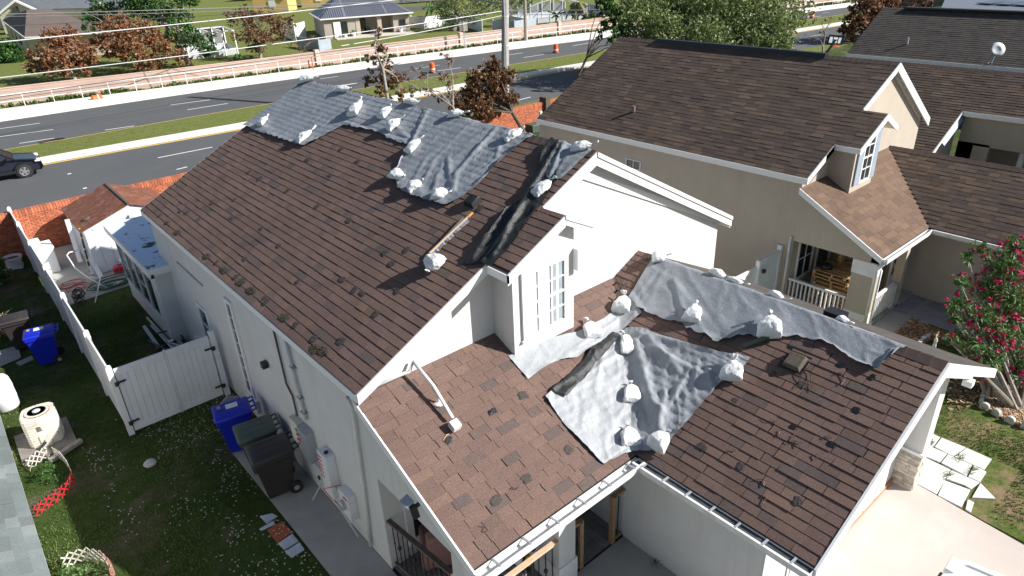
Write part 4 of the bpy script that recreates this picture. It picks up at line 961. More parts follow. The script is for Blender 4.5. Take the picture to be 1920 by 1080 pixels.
# batten with flashing, lying down the slope
root = thing('batten', 'long wooden batten wrapped in foil flashing lying on the brown shingles', 'batten', onL(800, 487))
a, b = up(onL(886, 403), .05), up(onL(806, 480), .06); mb = MB(); mb.bar(a, b, .035, .03, up=nL); mb.build('lath', M['copper'], root)
mb = MB(); mb.bar(up(onL(886, 403), .05), up(onL(877, 412), .05), .037, .034, up=nL); mb.build('lath_tip', simple('orange wood tip', (.6, .3, .08)), root)
mb = MB(); mb.bar(up(onL(872, 412), .03), up(onL(796, 494), .04), .1, .012, up=nL); mb.bar(up(onL(869, 413), .05), up(onL(803, 484), .05), .02, .03, up=nL); mb.build('flashing', M['rim'], root)
mb = MB(); P1, P2 = [], []
for i in range(24):
    t = i/23; p = onL(884+(812-884)*t, 415+(485-415)*t); q = onL(878+(808-878)*t, 408+(478-408)*t); P1.append(up(p, .03+.03*random.random())); P2.append(up(q, .05))
mb.add(P1+P2, [(i, i+1, 25+i, 24+i) for i in range(23)]); mb.build('foil', M['tarplight'], root)
root = thing('gutter_piece', 'dark green flap of broken flashing leaning at the garage tarp edge', 'flashing', onG(1420, 642))
mb = MB(); mb.bar(up(onG(1395, 653), .05), up(onG(1440, 640), .1), .07, .05, up=nG); mb.build('strip', M['green'], root)
mb = MB(); mb.box((XG+.35, 4.4, zGR(XG+.4)+.05), (XG+.6, 4.75, zGR(XG+.6)+.25)); t_ = mb.build('roof_vent', M['black'], loc=(XG+.4, 4.5, zGR(XG+.4))); tag(t_, 'low black vent just behind the garage ridge above the mulch bed', 'vent')
# ================================================================ left side yard
# fence of white vinyl panels between posts
FX = 1.38
posts_y = [16.6, 18.9, 21.9, 24.6, 27.4, 29.9, 32.2]
FH = 1.86
fence = thing('vinyl_fence', 'long white vinyl privacy fence running from the gate back to the brick wall', 'fence', (FX, 16.6, 0))
for y in posts_y:
    mb = MB(); mb.box((FX-.065, y-.065, 0), (FX+.065, y+.065, FH+.08)); p_ = mb.build('post', M['vinyl'], fence)
    mb = MB(); mb.lathe((FX, y, FH+.08), [(.085, 0), (.085, .025), (.02, .06)], 4, sq=0, M=Matrix.Rotation(0, 4, 'Z')); mb.build('post_cap', M['vinyl'], p_)
for a, b in zip(posts_y, posts_y[1:]):
    mb = MB(); mb.box((FX-.022, a+.07, FH-.1), (FX+.022, b-.07, FH)); mb.build('top_rail', M['vinyl'], fence)
    mb = MB(); mb.box((FX-.022, a+.07, .05), (FX+.022, b-.07, .2)); mb.build('bottom_rail', M['vinyl'], fence)
    n = max(4, int((b-a-.14)/.19)); w_ = (b-a-.14)/n
    for k in range(n):
        mb = MB(); y = a+.07+k*w_; mb.box((FX-.011, y+.003, .2), (FX+.011, y+w_-.003, FH-.1)); mb.build('board', M['vinyl'], fence)
# double gate between the fence and the house
GY = 16.6
gate = thing('vinyl_gate', 'white vinyl double gate with black hinges, closing the gap to the house wall', 'gate', (1.5, GY, 0))
def leaf(x0, x1):
    mb = MB()
    mb.box((x0, GY-.025, .06), (x0+.1, GY+.025, FH)); mb.box((x1-.1, GY-.025, .06), (x1, GY+.025, FH)); mb.box((x0+.1, GY-.025, FH-.16), (x1-.1, GY+.025, FH)); mb.box((x0+.1, GY-.025, .06), (x1-.1, GY+.025, .22))
    f = mb.build('gate_leaf', M['vinyl'], gate); n = 6; w_ = (x1-x0-.2)/n
    for k in range(n): mb = MB(); mb.box((x0+.1+k*w_+.003, GY-.012, .22), (x0+.1+(k+1)*w_-.003, GY+.012, FH-.16)); mb.build('board', M['vinyl'], f)
leaf(1.47, 2.58); leaf(2.64, 3.66)
mb = MB(); mb.box((2.59, GY-.035, .05), (2.63, GY+.03, FH+.03)); mb.build('centre_strip', M['vinyl'], gate)
mb = MB(); mb.box((3.7, GY-.065, 0), (3.83, GY+.065, FH+.1)); mb.build('post', M['vinyl'], gate)
for x, z in ((1.46, 1.5), (1.46, .35), (3.68, 1.5), (3.68, .35)):
    mb = MB(); sgn = 1 if x < 2 else -1
    mb.box((x-.03, GY-.1, z-.03), (x+.03, GY-.03, z+.03)); mb.box((min(x, x+sgn*.18), GY-.05, z-.022), (max(x, x+sgn*.18), GY-.03, z+.022)); mb.lathe((x-sgn*.03, GY-.08, z-.05), [(.045, 0), (.05, .05), (.04, .1)], 8)
    mb.build('hinge', M['black'], gate)
# wheeled bins ------------------------------------------------------------
def bin_proto(mat, label, group):
    root = thing('wheeled_bin', label, 'bin', (0, 0, 0), group, local=True)
    def ring(w, d, z, dy=0): return [(-w/2, -d/2+dy, z), (w/2, -d/2+dy, z), (w/2, d/2+dy, z), (-w/2, d/2+dy, z)]
    def loft(R_): 
        vs = [p for r in R_ for p in r]; return vs, [(0, 3, 2, 1), tuple(4*(len(R_)-1)+k for k in range(4))]+[(i*4+k, i*4+(k+1) % 4, (i+1)*4+(k+1) % 4, (i+1)*4+k) for i in range(len(R_)-1) for k in range(4)]
    mb = MB(); mb.add(*loft([ring(.42, .46, .03), ring(.44, .5, .2), ring(.55, .66, .82), ring(.56, .67, .84), ring(.6, .72, .86), ring(.6, .72, .95)])); mb.build('body', mat, root, bevel=.02)
    mb = MB(); mb.add(*loft([ring(.64, .76, .945), ring(.64, .77, .985), ring(.56, .68, 1.03), ring(.4, .5, 1.055)])); ld = mb.build('lid', mat, root, bevel=.015)
    for x in (-.17, 0, .17): mb = MB(); mb.box((x-.03, -.28, 1.035), (x+.03, .24, 1.062)); mb.build('lid_rib', mat, ld, bevel=.008)
    mb = MB(); mb.tube([(-.26, .37, .97), (-.26, .47, .99), (.26, .47, .99), (.26, .37, .97)], .018, 8)
    for x in (-.1, .1): mb.bar((x, .37, .97), (x, .47, .99), .03, .03)
    mb.build('handle', mat, root)
    for s in (-1, 1):
        mb = MB(); mb.lathe((s*.27, .27, .13), [(.13, -.025), (.13, .025)], 18, M=Matrix.Rotation(math.pi/2, 4, 'Y')); wh = mb.build('wheel', M['tyre'], root)
        mb = MB(); mb.lathe((s*.3, .27, .13), [(.05, -.01), (.05, .01)], 12, M=Matrix.Rotation(math.pi/2, 4, 'Y')); mb.build('hub', M['steel'], wh)
    return root
def put(root, x, y, rz, z=0, s=1.): root.location = (x, y, z); root.rotation_euler = (0, 0, rz); root.scale = (s, s, s); return root
bb = bin_proto(M['blue'], 'blue wheeled bin against the fence, white recycling mark on its front', 'wheeled rubbish bins')
def recycle(root):
    mb = MB()
    for k in range(3):
        a = 2*math.pi*k/3
        def q(r, t): return (math.sin(t)*r, -.338+.0, .62+math.cos(t)*r)
        mb.add([q(.075, a+.15), q(.045, a+.15), q(.045, a+1.5), q(.075, a+1.5)], [(0, 1, 2, 3)]); mb.add([q(.095, a+1.5), q(.025, a+1.5), q(.06, a+1.95)], [(0, 1, 2)])
    for k in range(9):
        t = -1.0+k*.25; mb.add([(math.sin(t)*.1-.008, -.34, .62+math.cos(t)*.1), (math.sin(t)*.1+.008, -.34, .62+math.cos(t)*.1), (math.sin(t)*.118+.008, -.34, .62+math.cos(t)*.118), (math.sin(t)*.118-.008, -.34, .62+math.cos(t)*.118)], [(0, 1, 2, 3)])
    mb.build('recycling_mark', M['reflect'], root)
recycle(bb)
mb = MB(); mb.box((-.12, -.1, 1.062), (.06, .14, 1.066)); mb.build('sticker', M['reflect'], bb); mb = MB(); mb.box((-.14, -.27, 1.06), (-.03, -.2, 1.066)); mb.build('sticker', M['pine'], bb)
b2 = copy_tree(bb); b2['label'] = 'blue wheeled bin beside the gate, first of the row of three along the wall'
br = bin_proto(M['brownbin'], 'dark brown wheeled bin behind the blue one left of the fence', 'wheeled rubbish bins')
b4 = copy_tree(br); b4['label'] = 'dark brown wheeled bin at the end of the row below the meter boxes'
gr_ = bin_proto(M['green'], 'dark green wheeled bin between the blue and the brown one by the wall', 'wheeled rubbish bins')
put(bb, .52, 22.0, R(-100), s=1.02); put(br, .12, 23.6, R(-98)); put(b2, 3.22, 14.25, R(-102), s=1.08); put(gr_, 3.33, 13.15, R(-100), s=1.1); put(b4, 3.27, 12.2, R(-98), s=1.15)
# grey board leaning behind the bins
mb = MB(); mb.prism([(3.2, 15.5, .02), (3.75, 15.5, .02), (3.75, 15.52, .5), (3.5, 15.52, .62), (3.2, 15.5, .45)], (0, .04, 0)); tag(mb.build('board', M['steel'], loc=(3.4, 15.5, 0)), 'grey rounded board standing between gate and blue bin', 'board')
# air conditioner ----------------------------------------------------------
pad = MB(); pad.box((-.85, 17.1, -.02), (.3, 18.5, .05)); struct('equipment_pad', pad, simple('dirty concrete pad', (.2, .18, .16), .95, .2, 4))
ac = thing('air_conditioner', 'round cornered cream air conditioner unit with rusty fan top', 'air conditioner', (-.22, 17.85, .05), local=True)
acm = simple('cream unit paint', (.6, .57, .5), .55, .1, 4, grime=(.3, .25, .18), gs=3)
mb = MB(); mb.lathe((0, 0, 0), [(.38, 0), (.39, .02), (.39, .78), (.36, .82)], 32, sq=.55); mb.build('casing', acm, ac, smooth=False)
for k in range(9): mb = MB(); mb.lathe((0, 0, .08+k*.075), [(.394, 0), (.4, .008), (.394, .016)], 32, sq=.55); mb.build('louver', acm, ac)
mb = MB(); mb.lathe((0, 0, .822), [(.29, 0), (.29, .004)], 28); mb.build('fan_well', simple('rusty fan well', (.36, .19, .1), .9, .4, 9), ac)
for k in range(4): mb = MB(); mb.lathe((0, 0, .835), [(.1+k*.055, 0), (.107+k*.055, .004), (.1+k*.055, .008)], 26); mb.build('grille_ring', acm, ac)
for k in range(8): a = k*math.pi/4; mb = MB(); mb.bar((math.cos(a)*.08, math.sin(a)*.08, .838), (math.cos(a)*.33, math.sin(a)*.33, .838), .01, .008); mb.build('grille_spoke', acm, ac)
mb = MB(); mb.lathe((0, 0, .83), [(.09, 0), (.09, .03), (.03, .05)], 20); mb.build('motor_cap', M['conduit'], ac)
mb = MB(); mb.box((-.1, -.41, .0), (.12, -.37, .34)); mb.build('service_cover', acm, ac)
for k in range(4): mb = MB(); mb.box((-.09, -.402, .58-k*.035), (.0+.02*(k % 2), -.398, .6-k*.035)); mb.build('lettering', M['black'], ac)
mb = MB(); mb.tube([(-.02, -.4, .12), (-.1, -.5, .1), (-.22, -.7, .03), (-.25, -1.0, .03)], .035, 8); mb.build('refrigerant_line', M['black'], ac, smooth=True)
mb = MB(); mb.tube([(.0, -.4, .2), (-.1, -.55, .1), (-.45, -.75, .02), (-.7, -.95, .02)], .01, 6); mb.build('cable', M['black'], ac)
ac.rotation_euler = (0, 0, R(-8)); ac.scale = (.95, .95, .95)
mb = MB(); mb.bar((-.35, 16.78, .06), (.38, 17.12, .06), .13, .1); tag(mb.build('plank', simple('weathered grey plank', (.33, .3, .27), .95, .25, 8), loc=(0, 16.9, 0), bevel=.01), 'weathered plank lying in front of the air conditioner', 'plank')
bl = thing('barrel', 'white plastic barrel standing behind the air conditioner, cut by the photo edge', 'barrel', (-.78, 20.15, 0), local=True)
mb = MB(); mb.lathe((0, 0, 0), [(.25, 0), (.29, .04), (.3, .3), (.305, .33), (.3, .36), (.3, .6), (.305, .63), (.3, .66), (.28, .86), (.24, .9), (.22, .9)], 28); mb.build('drum', M['vinyl'], bl, smooth=True)
mb = MB(); mb.lathe((0, 0, .9), [(.23, 0), (.25, .015), (.1, .03)], 24); mb.build('lid', M['vinyl'], bl)
# expanding lattice edging ---------------------------------------------------
def lattice(name_label, path, mat_fn, h=.3, dia=.16, group='lattice edging round the left yard beds'):
    P = [Vector(p) for p in path]; L = [0]
    for a, b in zip(P, P[1:]): L.append(L[-1]+(b-a).length)
    def at(s):
        s = max(0, min(L[-1]-1e-4, s)); i = max(j for j in range(len(L)-1) if L[j] <= s); return P[i].lerp(P[i+1], (s-L[i])/(L[i+1]-L[i]))
    root = thing('lattice_edging', name_label, 'lattice', P[0], group)
    s = -h
    while s < L[-1]:
        for dr in (1, -1):
            pts = []
            for k in range(7):
                u = s+h*k/6 if dr > 0 else s+h*(1-k/6)
                if 0 <= u <= L[-1]: q = at(u); pts.append(Vector((q.x, q.y, .04+h*k/6)))
            if len(pts) > 1:
                mb = MB()
                for a, b in zip(pts, pts[1:]):
                    n_ = Vector((b.y-a.y, a.x-b.x, 0)); n_ = n_.normalized()*.006*dr if n_.length > 1e-5 else Vector((.006, 0, 0)); dn = Vector((0, 0, .019))
                    mb.prism([a+n_-dn, b+n_-dn, b+n_+dn, a+n_+dn], n_*1.2)
                mb.build('slat', mat_fn(max(0, s)/L[-1]), root)
        s += dia
    return root
lw = simple('chipped white lattice', (.55, .53, .48), .7, .15, 8, grime=(.35, .3, .25), gs=5)
lattice('curled white lattice edging next to the air conditioner plank', [(-.78, 16.75, 0), (-.5, 16.98, 0), (-.28, 17.0, 0)], lambda t: lw, .3)
lattice('lattice edging turning from white to red, curled on the grass', [(-.22, 16.95, 0), (-.1, 16.6, 0), (-.04, 16.1, 0), (-.04, 15.6, 0), (-.16, 15.35, 0), (-.45, 15.15, 0), (-.75, 15.02, 0), (-.92, 14.9, 0)], lambda t: lw if t < .4 else M['redwood'], .27, .16)
lattice('curled pink and white lattice edging at the bottom left corner of the photo', [(-.75, 12.95, 0), (-.55, 13.0, 0), (-.3, 12.9, 0), (-.1, 12.6, 0), (-.02, 12.2, 0), (-.1, 11.9, 0)], lambda t: lw if t < .5 else simple('faded pink lattice', (.45, .2, .17), .7, .15), .3)
# plants inside that ring, weeds
# stones, slabs and tiles in the grass
def slab_thing(name, px, label, mat, th=.04, z=0): pts = [G(*p, z) for p in px]; mb = MB(); mb.prism([(p.x, p.y, z-.01) for p in pts], (0, 0, th)); o = mb.build(name, mat, loc=pts[0], bevel=.006); return tag(o, label, 'slab')
slab_thing('paving_slab', [(-6, 660), (34, 649), (40, 671), (-6, 690)], 'pale rectangular slab lying in the grass at the left edge', M['concrete'])
slab_thing('paving_slab', [(30, 681), (60, 668), (64, 674), (38, 686)], 'narrow broken slab piece beside the blue bin', M['concrete'])
mb = MB(); c = G(282, 871); mb.lathe(c, [(.02, -.02), (.13, 0), (.15, .05), (.1, .1), (.02, .12)], 9); tag(mb.build('rock', M['stone'], loc=c, bevel=.01), 'single grey rock in the middle of the dark lawn', 'rock')
terr = simple('terracotta tile', (.35, .09, .04), .8, .2, 7); wt = simple('blue white marble tile', (.45, .5, .58), .5, .2, 6)
for px, mt, lb in [([(487, 968), (510, 963), (521, 968), (500, 982)], wt, 'broken white tile at the back of the tile row beside the path'), ([(486, 992), (512, 977), (516, 983), (490, 995)], wt, 'thin white tile strip in front of the broken tile'),
    ([(501, 994), (529, 977), (548, 998), (520, 1018)], terr, 'terracotta tile between the white ones beside the path'), ([(521, 1019), (548, 1001), (560, 1015), (533, 1031)], wt, 'white tile in front of the terracotta one'), ([(534, 1034), (562, 1017), (571, 1031), (546, 1046)], wt, 'nearest white tile of the row beside the path')]: slab_thing('tile', px, lb, mt, .02)
# pile of metal frames beside the house
root = thing('scrap_pile', 'pile of dark and silver metal frame pieces lying along the house wall', 'scrap', G(320, 640))
rnd = random.Random(3)
for i, (a, b, mt, w_) in enumerate([((262, 558), (345, 640), 'barkdark', .09), ((272, 565), (352, 648), 'black', .07), ((288, 575), (362, 655), 'black', .06), ((275, 595), (330, 655), 'conduit', .06), ((290, 590), (345, 652), 'conduit', .05), ((270, 612), (298, 652), 'steel', .1),
        ((298, 652), (330, 640), 'black', .08), ((283, 610), (325, 655), 'conduit', .05), ((300, 600), (350, 655), 'steel', .05), ((305, 585), (356, 650), 'black', .05), ((310, 640), (350, 652), 'conduit', .05), ((295, 625), (335, 615), 'black', .05), ((280, 640), (320, 660), 'black', .06)]):
    z = .04+.025*i; p, q = G(*a, z), G(*b, z+rnd.uniform(-.01, .06)); mb = MB(); mb.bar(p, q, w_, w_*.6); mb.build('frame_piece', M[mt], root)
mb = MB(); p = G(320, 639, .35); mb.box((p.x-.07, p.y-.05, p.z), (p.x+.07, p.y+.05, p.z+.01)); mb.build('label', M['reflect'], root)
mb = MB(); c = G(272, 550); mb.lathe(c, [(.18, 0), (.16, .1), (.12, .16), (.02, .2)], 8); tag(mb.build('rock', M['stone'], loc=c), 'pale rock at the corner of the back room', 'rock')
# shed -----------------------------------------------------------------------
shed = thing('shed', 'white metal garden shed with a rusty brown gable roof', 'shed', (3.05, 27.7, 0))
sx0, sx1, sy0, sy1, sh, sr = 3.05, 6.2, 27.75, 31.2, 1.72, 2.32
sm = (sx0+sx1)/2+.1
mb = MB(); mb.prism([(sx0+.02, sy0+.02, 0), (sx1-.02, sy0+.02, 0), (sx1-.02, sy0+.02, sh), (sm, sy0+.02, sr-.03), (sx0+.02, sy0+.02, sh)], (0, sy1-sy0, 0)); mb.build('shell', M['shedpanel'], shed)
n = 9; w_ = (sx1-sx0)/n
for k in range(n): mb = MB(); mb.box((sx0+k*w_+.008, sy0-.01, .03), (sx0+(k+1)*w_-.008, sy0+.017, sh-.08)); mb.build('panel', M['shedpanel'], shed)
n = 14; w_ = (sy1-sy0)/n
for k in range(n): mb = MB(); mb.box((sx0-.012, sy0+k*w_+.012, .03), (sx0+.017, sy0+(k+1)*w_-.012, sh-.05)); mb.build('panel', M['shedpanel'], shed)
mb = MB(); mb.prism([(sx0+.3, sy0-.018, sh-.06), (sx1-.3, sy0-.018, sh-.06), (sx1-.3, sy0-.018, sh), (sx0+.3, sy0-.018, sh)], (0, .03, 0)); mb.build('door_track', M['shedpanel'], shed)
mb = MB(); mb.prism([(sx0-.02, sy0-.015, sh-.02), (sm, sy0-.015, sr-.05), (sm, sy0-.015, sr+.0), (sx0-.02, sy0-.015, sh+.03)], (0, .03, 0)); mb.build('gable_trim', M['trim'], shed)
mb = MB(); mb.box((sm-.12, sy0-.12, sr-.5), (sm+.02, sy0-.0, sr-.38)); mb.build('shed_light', M['conduit'], shed)
for sgn in (-1, 1):
    xe = sx0-.12 if sgn < 0 else sx1+.12
    for k in range(6):
        y0 = sy0-.06+k*(sy1-sy0+.12)/6; y1 = y0+(sy1-sy0+.12)/6-.012
        mb = MB(); mb.prism([(xe, y0, sh-.02), (sm, y0, sr), (sm, y1, sr), (xe, y1, sh-.02)], (0, 0, .025)); mb.build('roof_sheet', M['rust'], shed)
mb = MB(); mb.bar((sm, sy0-.07, sr+.035), (sm, sy1+.07, sr+.035), .09, .03); mb.build('ridge_cap', M['barkdark'], shed)
mb = MB(); c = Vector((sx0+.35, sy0+.9, sh+.12)); mb.lathe(c, [(.14, 0), (.17, .04), (.1, .1), (.02, .11)], 9); tag(mb.build('rag', M['barkdark'], loc=c), 'dark crumpled rag on the left edge of the shed roof', 'rag')
# things leaning on the shed
def lean(label, cat, name, a, b, w_, h_, mat, extra=None):
    root = thing(name, label, cat, a); mb = MB(); mb.bar(a, b, w_, h_); mb.build('body', mat, root)
    if extra: extra(root, Vector(a), Vector(b))
    return root
lean('white channel section hanging upright by the left shed corner', 'gutter', 'gutter_section', (2.72, 28.6, .35), (2.78, 28.75, 2.0), .14, .07, M['vinyl'])
def bands(root, a, b):
    for t in (.0, .3, .55, .8, .99):
        p = a.lerp(b, t); mb = MB(); mb.bar(p-(b-a).normalized()*.03, p+(b-a).normalized()*.03, .062, .062); mb.build('yellow_band', simple('yellow cap', (.75, .55, .05), .5), root)
lean('black and yellow long handled tool leaning on the shed', 'tool', 'level', (2.86, 28.05, .02), (3.0, 28.1, 1.75), .05, .05, M['black'], bands)
lean('white angled trim board leaning at the shed corner, left one', 'board', 'trim_board', (2.9, 27.85, .02), (2.95, 28.6, 1.0), .13, .05, M['vinyl'])
lean('white trim board with open end leaning at the shed corner, middle one', 'board', 'trim_board', (2.98, 27.6, .02), (3.0, 28.5, 1.1), .13, .05, M['conduit'])
lean('wide white trim board leaning at the shed corner, right one', 'board', 'trim_board', (3.06, 27.35, .02), (3.0, 28.45, .95), .15, .05, M['vinyl'])
# metal tube frame, hoses, cords
mb = MB(); mb.tube([(2.75, 28.3, .9), (2.45, 28.3, .92), (2.35, 28.25, .85), (2.4, 27.6, .55), (2.6, 26.9, .35), (3.0, 26.0, .05)], .022, 8); mb.tube([(2.65, 26.8, .35), (2.95, 26.6, .3), (2.4, 25.2, .03)], .02, 8)
tag(mb.build('tube_frame', M['vinyl'], loc=(2.6, 26.9, 0), smooth=True), 'bent white tube frame standing on the patio in front of the shed', 'frame')
mb = MB(); rnd = random.Random(4)
for k in range(6):
    cx, cy = 3.3+rnd.uniform(-.12, .2), 26.45+rnd.uniform(-.15, .15); a0 = rnd.uniform(0, 6); mb.tube([(cx+math.cos(a0+t*.5)*(.75+.08*k-.3)*1.1, cy+math.sin(a0+t*.5)*(.35+.03*k)*.9, .03+.02*k+.01*math.sin(t*1.7)) for t in range(13)], .02, 6)
mb.tube([(3.5, 26.2, .03), (3.9, 26.9, .03), (4.0, 27.3, .2), (3.75, 27.4, .3), (3.6, 27.0, .1)], .02, 6)
tag(mb.build('garden_hose', M['hose'], loc=(3.3, 26.45, 0), smooth=True), 'green garden hose coiled loosely on the patio edge', 'hose')
mb = MB()
for k in range(6):
    cx, cy = 2.0+rnd.uniform(-.15, .3), 27.4+rnd.uniform(-.5, .3); mb.tube([(cx+math.cos(t*.6)*(.25+.05*k), cy+math.sin(t*.6)*(.2+.03*k), .02+.01*k) for t in range(11)], .011, 5)
tag(mb.build('extension_cord', M['redwood'], loc=(2, 27.4, 0)), 'tangled red extension cord on the patio', 'cord')
mb = MB()
for k in range(7):
    cx, cy = 2.0+rnd.uniform(-.1, .15), 25.9+rnd.uniform(-.4, .4); mb.tube([(cx+math.cos(t*.7)*.16, cy+math.sin(t*.7)*.3, .03+.04*k+.05*math.sin(t)) for t in range(9)], .02, 5)
tag(mb.build('cable_bundle', M['black'], loc=(2, 25.9, 0)), 'bundle of black cables lying beside the fence', 'cable')
# bucket, gas can, white box
bk = thing('bucket', 'white bucket with a yellow bottle on top, standing at the shed front', 'bucket', (4.0, 27.5, 0), local=True)
mb = MB(); mb.lathe((0, 0, 0), [(.15, 0), (.19, .38), (.2, .38), (.2, .42), (.17, .44)], 20); mb.build('pail', M['vinyl'], bk, smooth=False)
mb = MB(); mb.lathe((0, 0, .26), [(.186, 0), (.19, .07)], 20); mb.build('blue_label', simple('cyan label', (.1, .5, .65)), bk)
mb = MB(); mb.lathe((.05, 0, .44), [(.05, 0), (.06, .1), (.025, .14), (.03, .22), (.045, .25), (.02, .3)], 10); mb.build('bottle', simple('yellow bottle', (.8, .5, .03), .4), bk)
gc = thing('fuel_can', 'red plastic fuel can in front of the white bucket', 'fuel can', (3.68, 27.3, 0), local=True)
mb = MB(); mb.prism([(-.17, -.1, 0), (.17, -.1, 0), (.17, -.1, .22), (.05, -.1, .28), (-.17, -.1, .24)], (0, .2, 0)); mb.build('can', M['red'], gc, bevel=.025)
mb = MB(); mb.tube([(-.1, 0, .26), (-.08, 0, .33), (.04, 0, .34), (.06, 0, .27)], .018, 8); mb.build('handle', M['red'], gc)
wb = thing('storage_box', 'white storage box with boxes on its lid, inside the fence by the brick wall', 'box', (1.75, 29.6, 0), local=True)
mb = MB(); mb.box((-.3, -.45, 0), (.35, .45, .95)); mb.build('chest', M['vinyl'], wb, bevel=.03); mb = MB(); mb.box((-.33, -.48, .95), (.38, .48, 1.02)); mb.build('lid', M['trim'], wb, bevel=.02)
mb = MB(); mb.box((-.3, .1, 1.02), (.05, .4, 1.22)); mb.build('small_box', M['trim'], wb, bevel=.02)
# plant pots and clutter left of the fence
pt = thing('plant_pot', 'white round plant pot in the shade left of the fence', 'pot', (.85, 31.0, 0), local=True)
mb = MB(); mb.lathe((0, 0, 0), [(.22, 0), (.3, .35), (.33, .35), (.33, .42), (.28, .42), (.26, .34)], 20); mb.build('pot_body', M['vinyl'], pt); mb = MB(); mb.lathe((0, 0, .34), [(.27, 0), (.02, .03)], 16); mb.build('soil', M['barkdark'], pt)
slab_thing('tray', [(12, 488), (40, 483), (42, 492), (10, 496)], 'pale tray lying left of the fence below the pot', M['conduit'], .05); slab_thing('tray', [(12, 498), (45, 493), (44, 503), (8, 508)], 'second pale tray lying left of the fence', M['conduit'], .05)
# red brick boundary wall ------------------------------------------------------
bw = thing('brick_wall', 'red brick boundary wall between the back yards and the road', 'wall', (1.5, 32.1, 0))
mb = MB(); mb.box((-40, 32.13, -.02), (21.9, 32.33, 1.56)); mb.box((21.9, 32.13, -.02), (34.1, 32.33, 1.11)); mb.build('mortar_core', M['mortar'], bw)
mb = MB(); rnd = random.Random(9)
def bricks_zone(x0, x1, nr_=21):
    for r in range(nr_):
        x = x0-.11*(r % 2)
        while x < x1:
            mb.ct = rnd.uniform(.01, 1); q = rnd.uniform(0, .006); mb.box((x+.006, 32.1-q, .02+r*.073), (x+.205, 32.14, .083+r*.073)); x += .215
    x = x0
    while x < x1: mb.ct = rnd.uniform(.01, 1); mb.box((x+.005, 32.08, .028+nr_*.073), (x+.1, 32.38, .24+nr_*.073)); x += .108
bricks_zone(-4, 8.2); bricks_zone(22, 34, 15)
mb.build('bricks', M['brickred'], bw, kind='stuff')
mb = MB(); mb.ct = .5; mb.box((-40, 32.09, -.02), (-4.01, 32.36, 1.78)); mb.box((8.21, 32.09, -.02), (21.9, 32.36, 1.78)); mb.split('wall_body', M['brickred'], bw); mb = MB(); mb.box((34.1, 32.09, -.02), (58, 32.36, 1.5)); mb.build('wall_body', simple('far red brick in painted shade', (.16, .06, .04), .9, .3, 3), bw)  # far end of the wall has shade darkened into its brick colour
mb = MB(); mb.box((29.9, 31.9, 0), (30.3, 32.5, 1.6)); mb.build('pillar', M['barkdark'], bw)
# grey green neighbour roof in the corner, below the camera
nr = thing('neighbour_house', 'pale grey green shingle roof edge cutting the lower left corner', 'house', (-.7, 9, 0))
ez = 2.95; mb = MB(); mb.prism([(-.74, 2, ez), (-.74, 19.5, ez), (-5.5, 19.5, ez+2.0), (-5.5, 2, ez+2.0)], (0, 0, -.1)); mb.build('roof_deck', M['deck'], nr)
mb = MB(); mb.prism([(-.72, 2, ez+.01), (-.72, 19.5, ez+.01), (-.72, 19.5, ez-.14), (-.72, 2, ez-.14)], (-.03, 0, 0)); mb.build('fascia', M['trim'], nr)
mb = MB(); mb.box((-6, 2.5, 0), (-1.0, 19, ez-.1)); mb.build('wall', M['stucco'], nr)
ts = lay((-.71, 5.5, ez+.01), (0, 1, 0), (-1, 0, .42), [(0, 0), (13.9, 0), (13.9, 3), (0, 3)], seed=31, t=(.004, .008))
ts.sort(key=area_px, reverse=True); shingle_single(ts[:150], M['shingle3'], nr); shingle_stuff('shingle_courses', ts[150:], M['shingle3'], nr)
# porch contents ------------------------------------------------------------
rc = thing('recliner', 'dusty pink fabric recliner on the side porch, seen from behind', 'armchair', (4.72, 7.85, .045), local=True)
mb = MB(); mb.prism([(-.38, .0, .12), (.38, .0, .12), (.38, .12, .95), (.25, .16, 1.02), (-.25, .16, 1.02), (-.38, .12, .95)], (0, -.24, .04)); mb.build('backrest', M['pinkfab'], rc, bevel=.06)
mb = MB(); mb.prism([(-.3, -.26, .3), (.3, -.26, .3), (.26, -.12, 1.0), (-.26, -.12, 1.0)], (0, -.12, 0)); mb.build('back_cushion', M['pinkfab'], rc, bevel=.05)
mb = MB(); mb.box((-.3, -.85, .1), (.3, -.2, .45)); mb.build('seat', M['pinkfab'], rc, bevel=.06)
for s in (-1, 1): mb = MB(); mb.box((s*.4-.1, -.85, .08), (s*.4+.1, .0, .62)); mb.build('armrest', M['pinkfab'], rc, bevel=.06)
mb = MB(); mb.box((-.28, -.9, .08), (.28, -.852, .42)); mb.build('footrest', M['pinkfab'], rc, bevel=.03)
rc.rotation_euler = (0, 0, R(150))
tb = thing('round_table', 'round dark glass table behind the front railing of the porch', 'table', (5.2, 7.0, .045), local=True)
mb = MB(); mb.lathe((0, 0, .68), [(.6, 0), (.62, .01), (.6, .025)], 32); mb.build('table_top', M['glass'], tb); mb = MB(); mb.lathe((0, 0, .66), [(.63, 0), (.65, .015), (.63, .03), (.61, .015)], 32); mb.build('rim', M['black'], tb)
for k in range(3): a = k*2.1; mb = MB(); mb.bar((math.cos(a)*.1, math.sin(a)*.1, .66), (math.cos(a)*.4, math.sin(a)*.4, 0), .03, .03); mb.build('leg', M['black'], tb)
mg = thing('mug', 'white mug with dark speckles on the round porch table', 'mug', (5.39, 6.66, .75), local=True)
mb = MB(); mb.lathe((0, 0, 0), [(.05, 0), (.065, .13), (.055, .13), (.045, .02)], 16); mb.build('cup', M['vinyl'], mg); mb = MB(); mb.tube([(.05, 0, .03), (.11, 0, .04), (.11, 0, .1), (.05, 0, .11)], .01, 6); mb.build('handle', M['vinyl'], mg); mb = MB(); mb.lathe((0, 0, .09), [(.056, 0), (.001, .001)], 12); mb.build('coffee', M['barkdark'], mg)
mg.scale = (1.5, 1.5, 1.2)
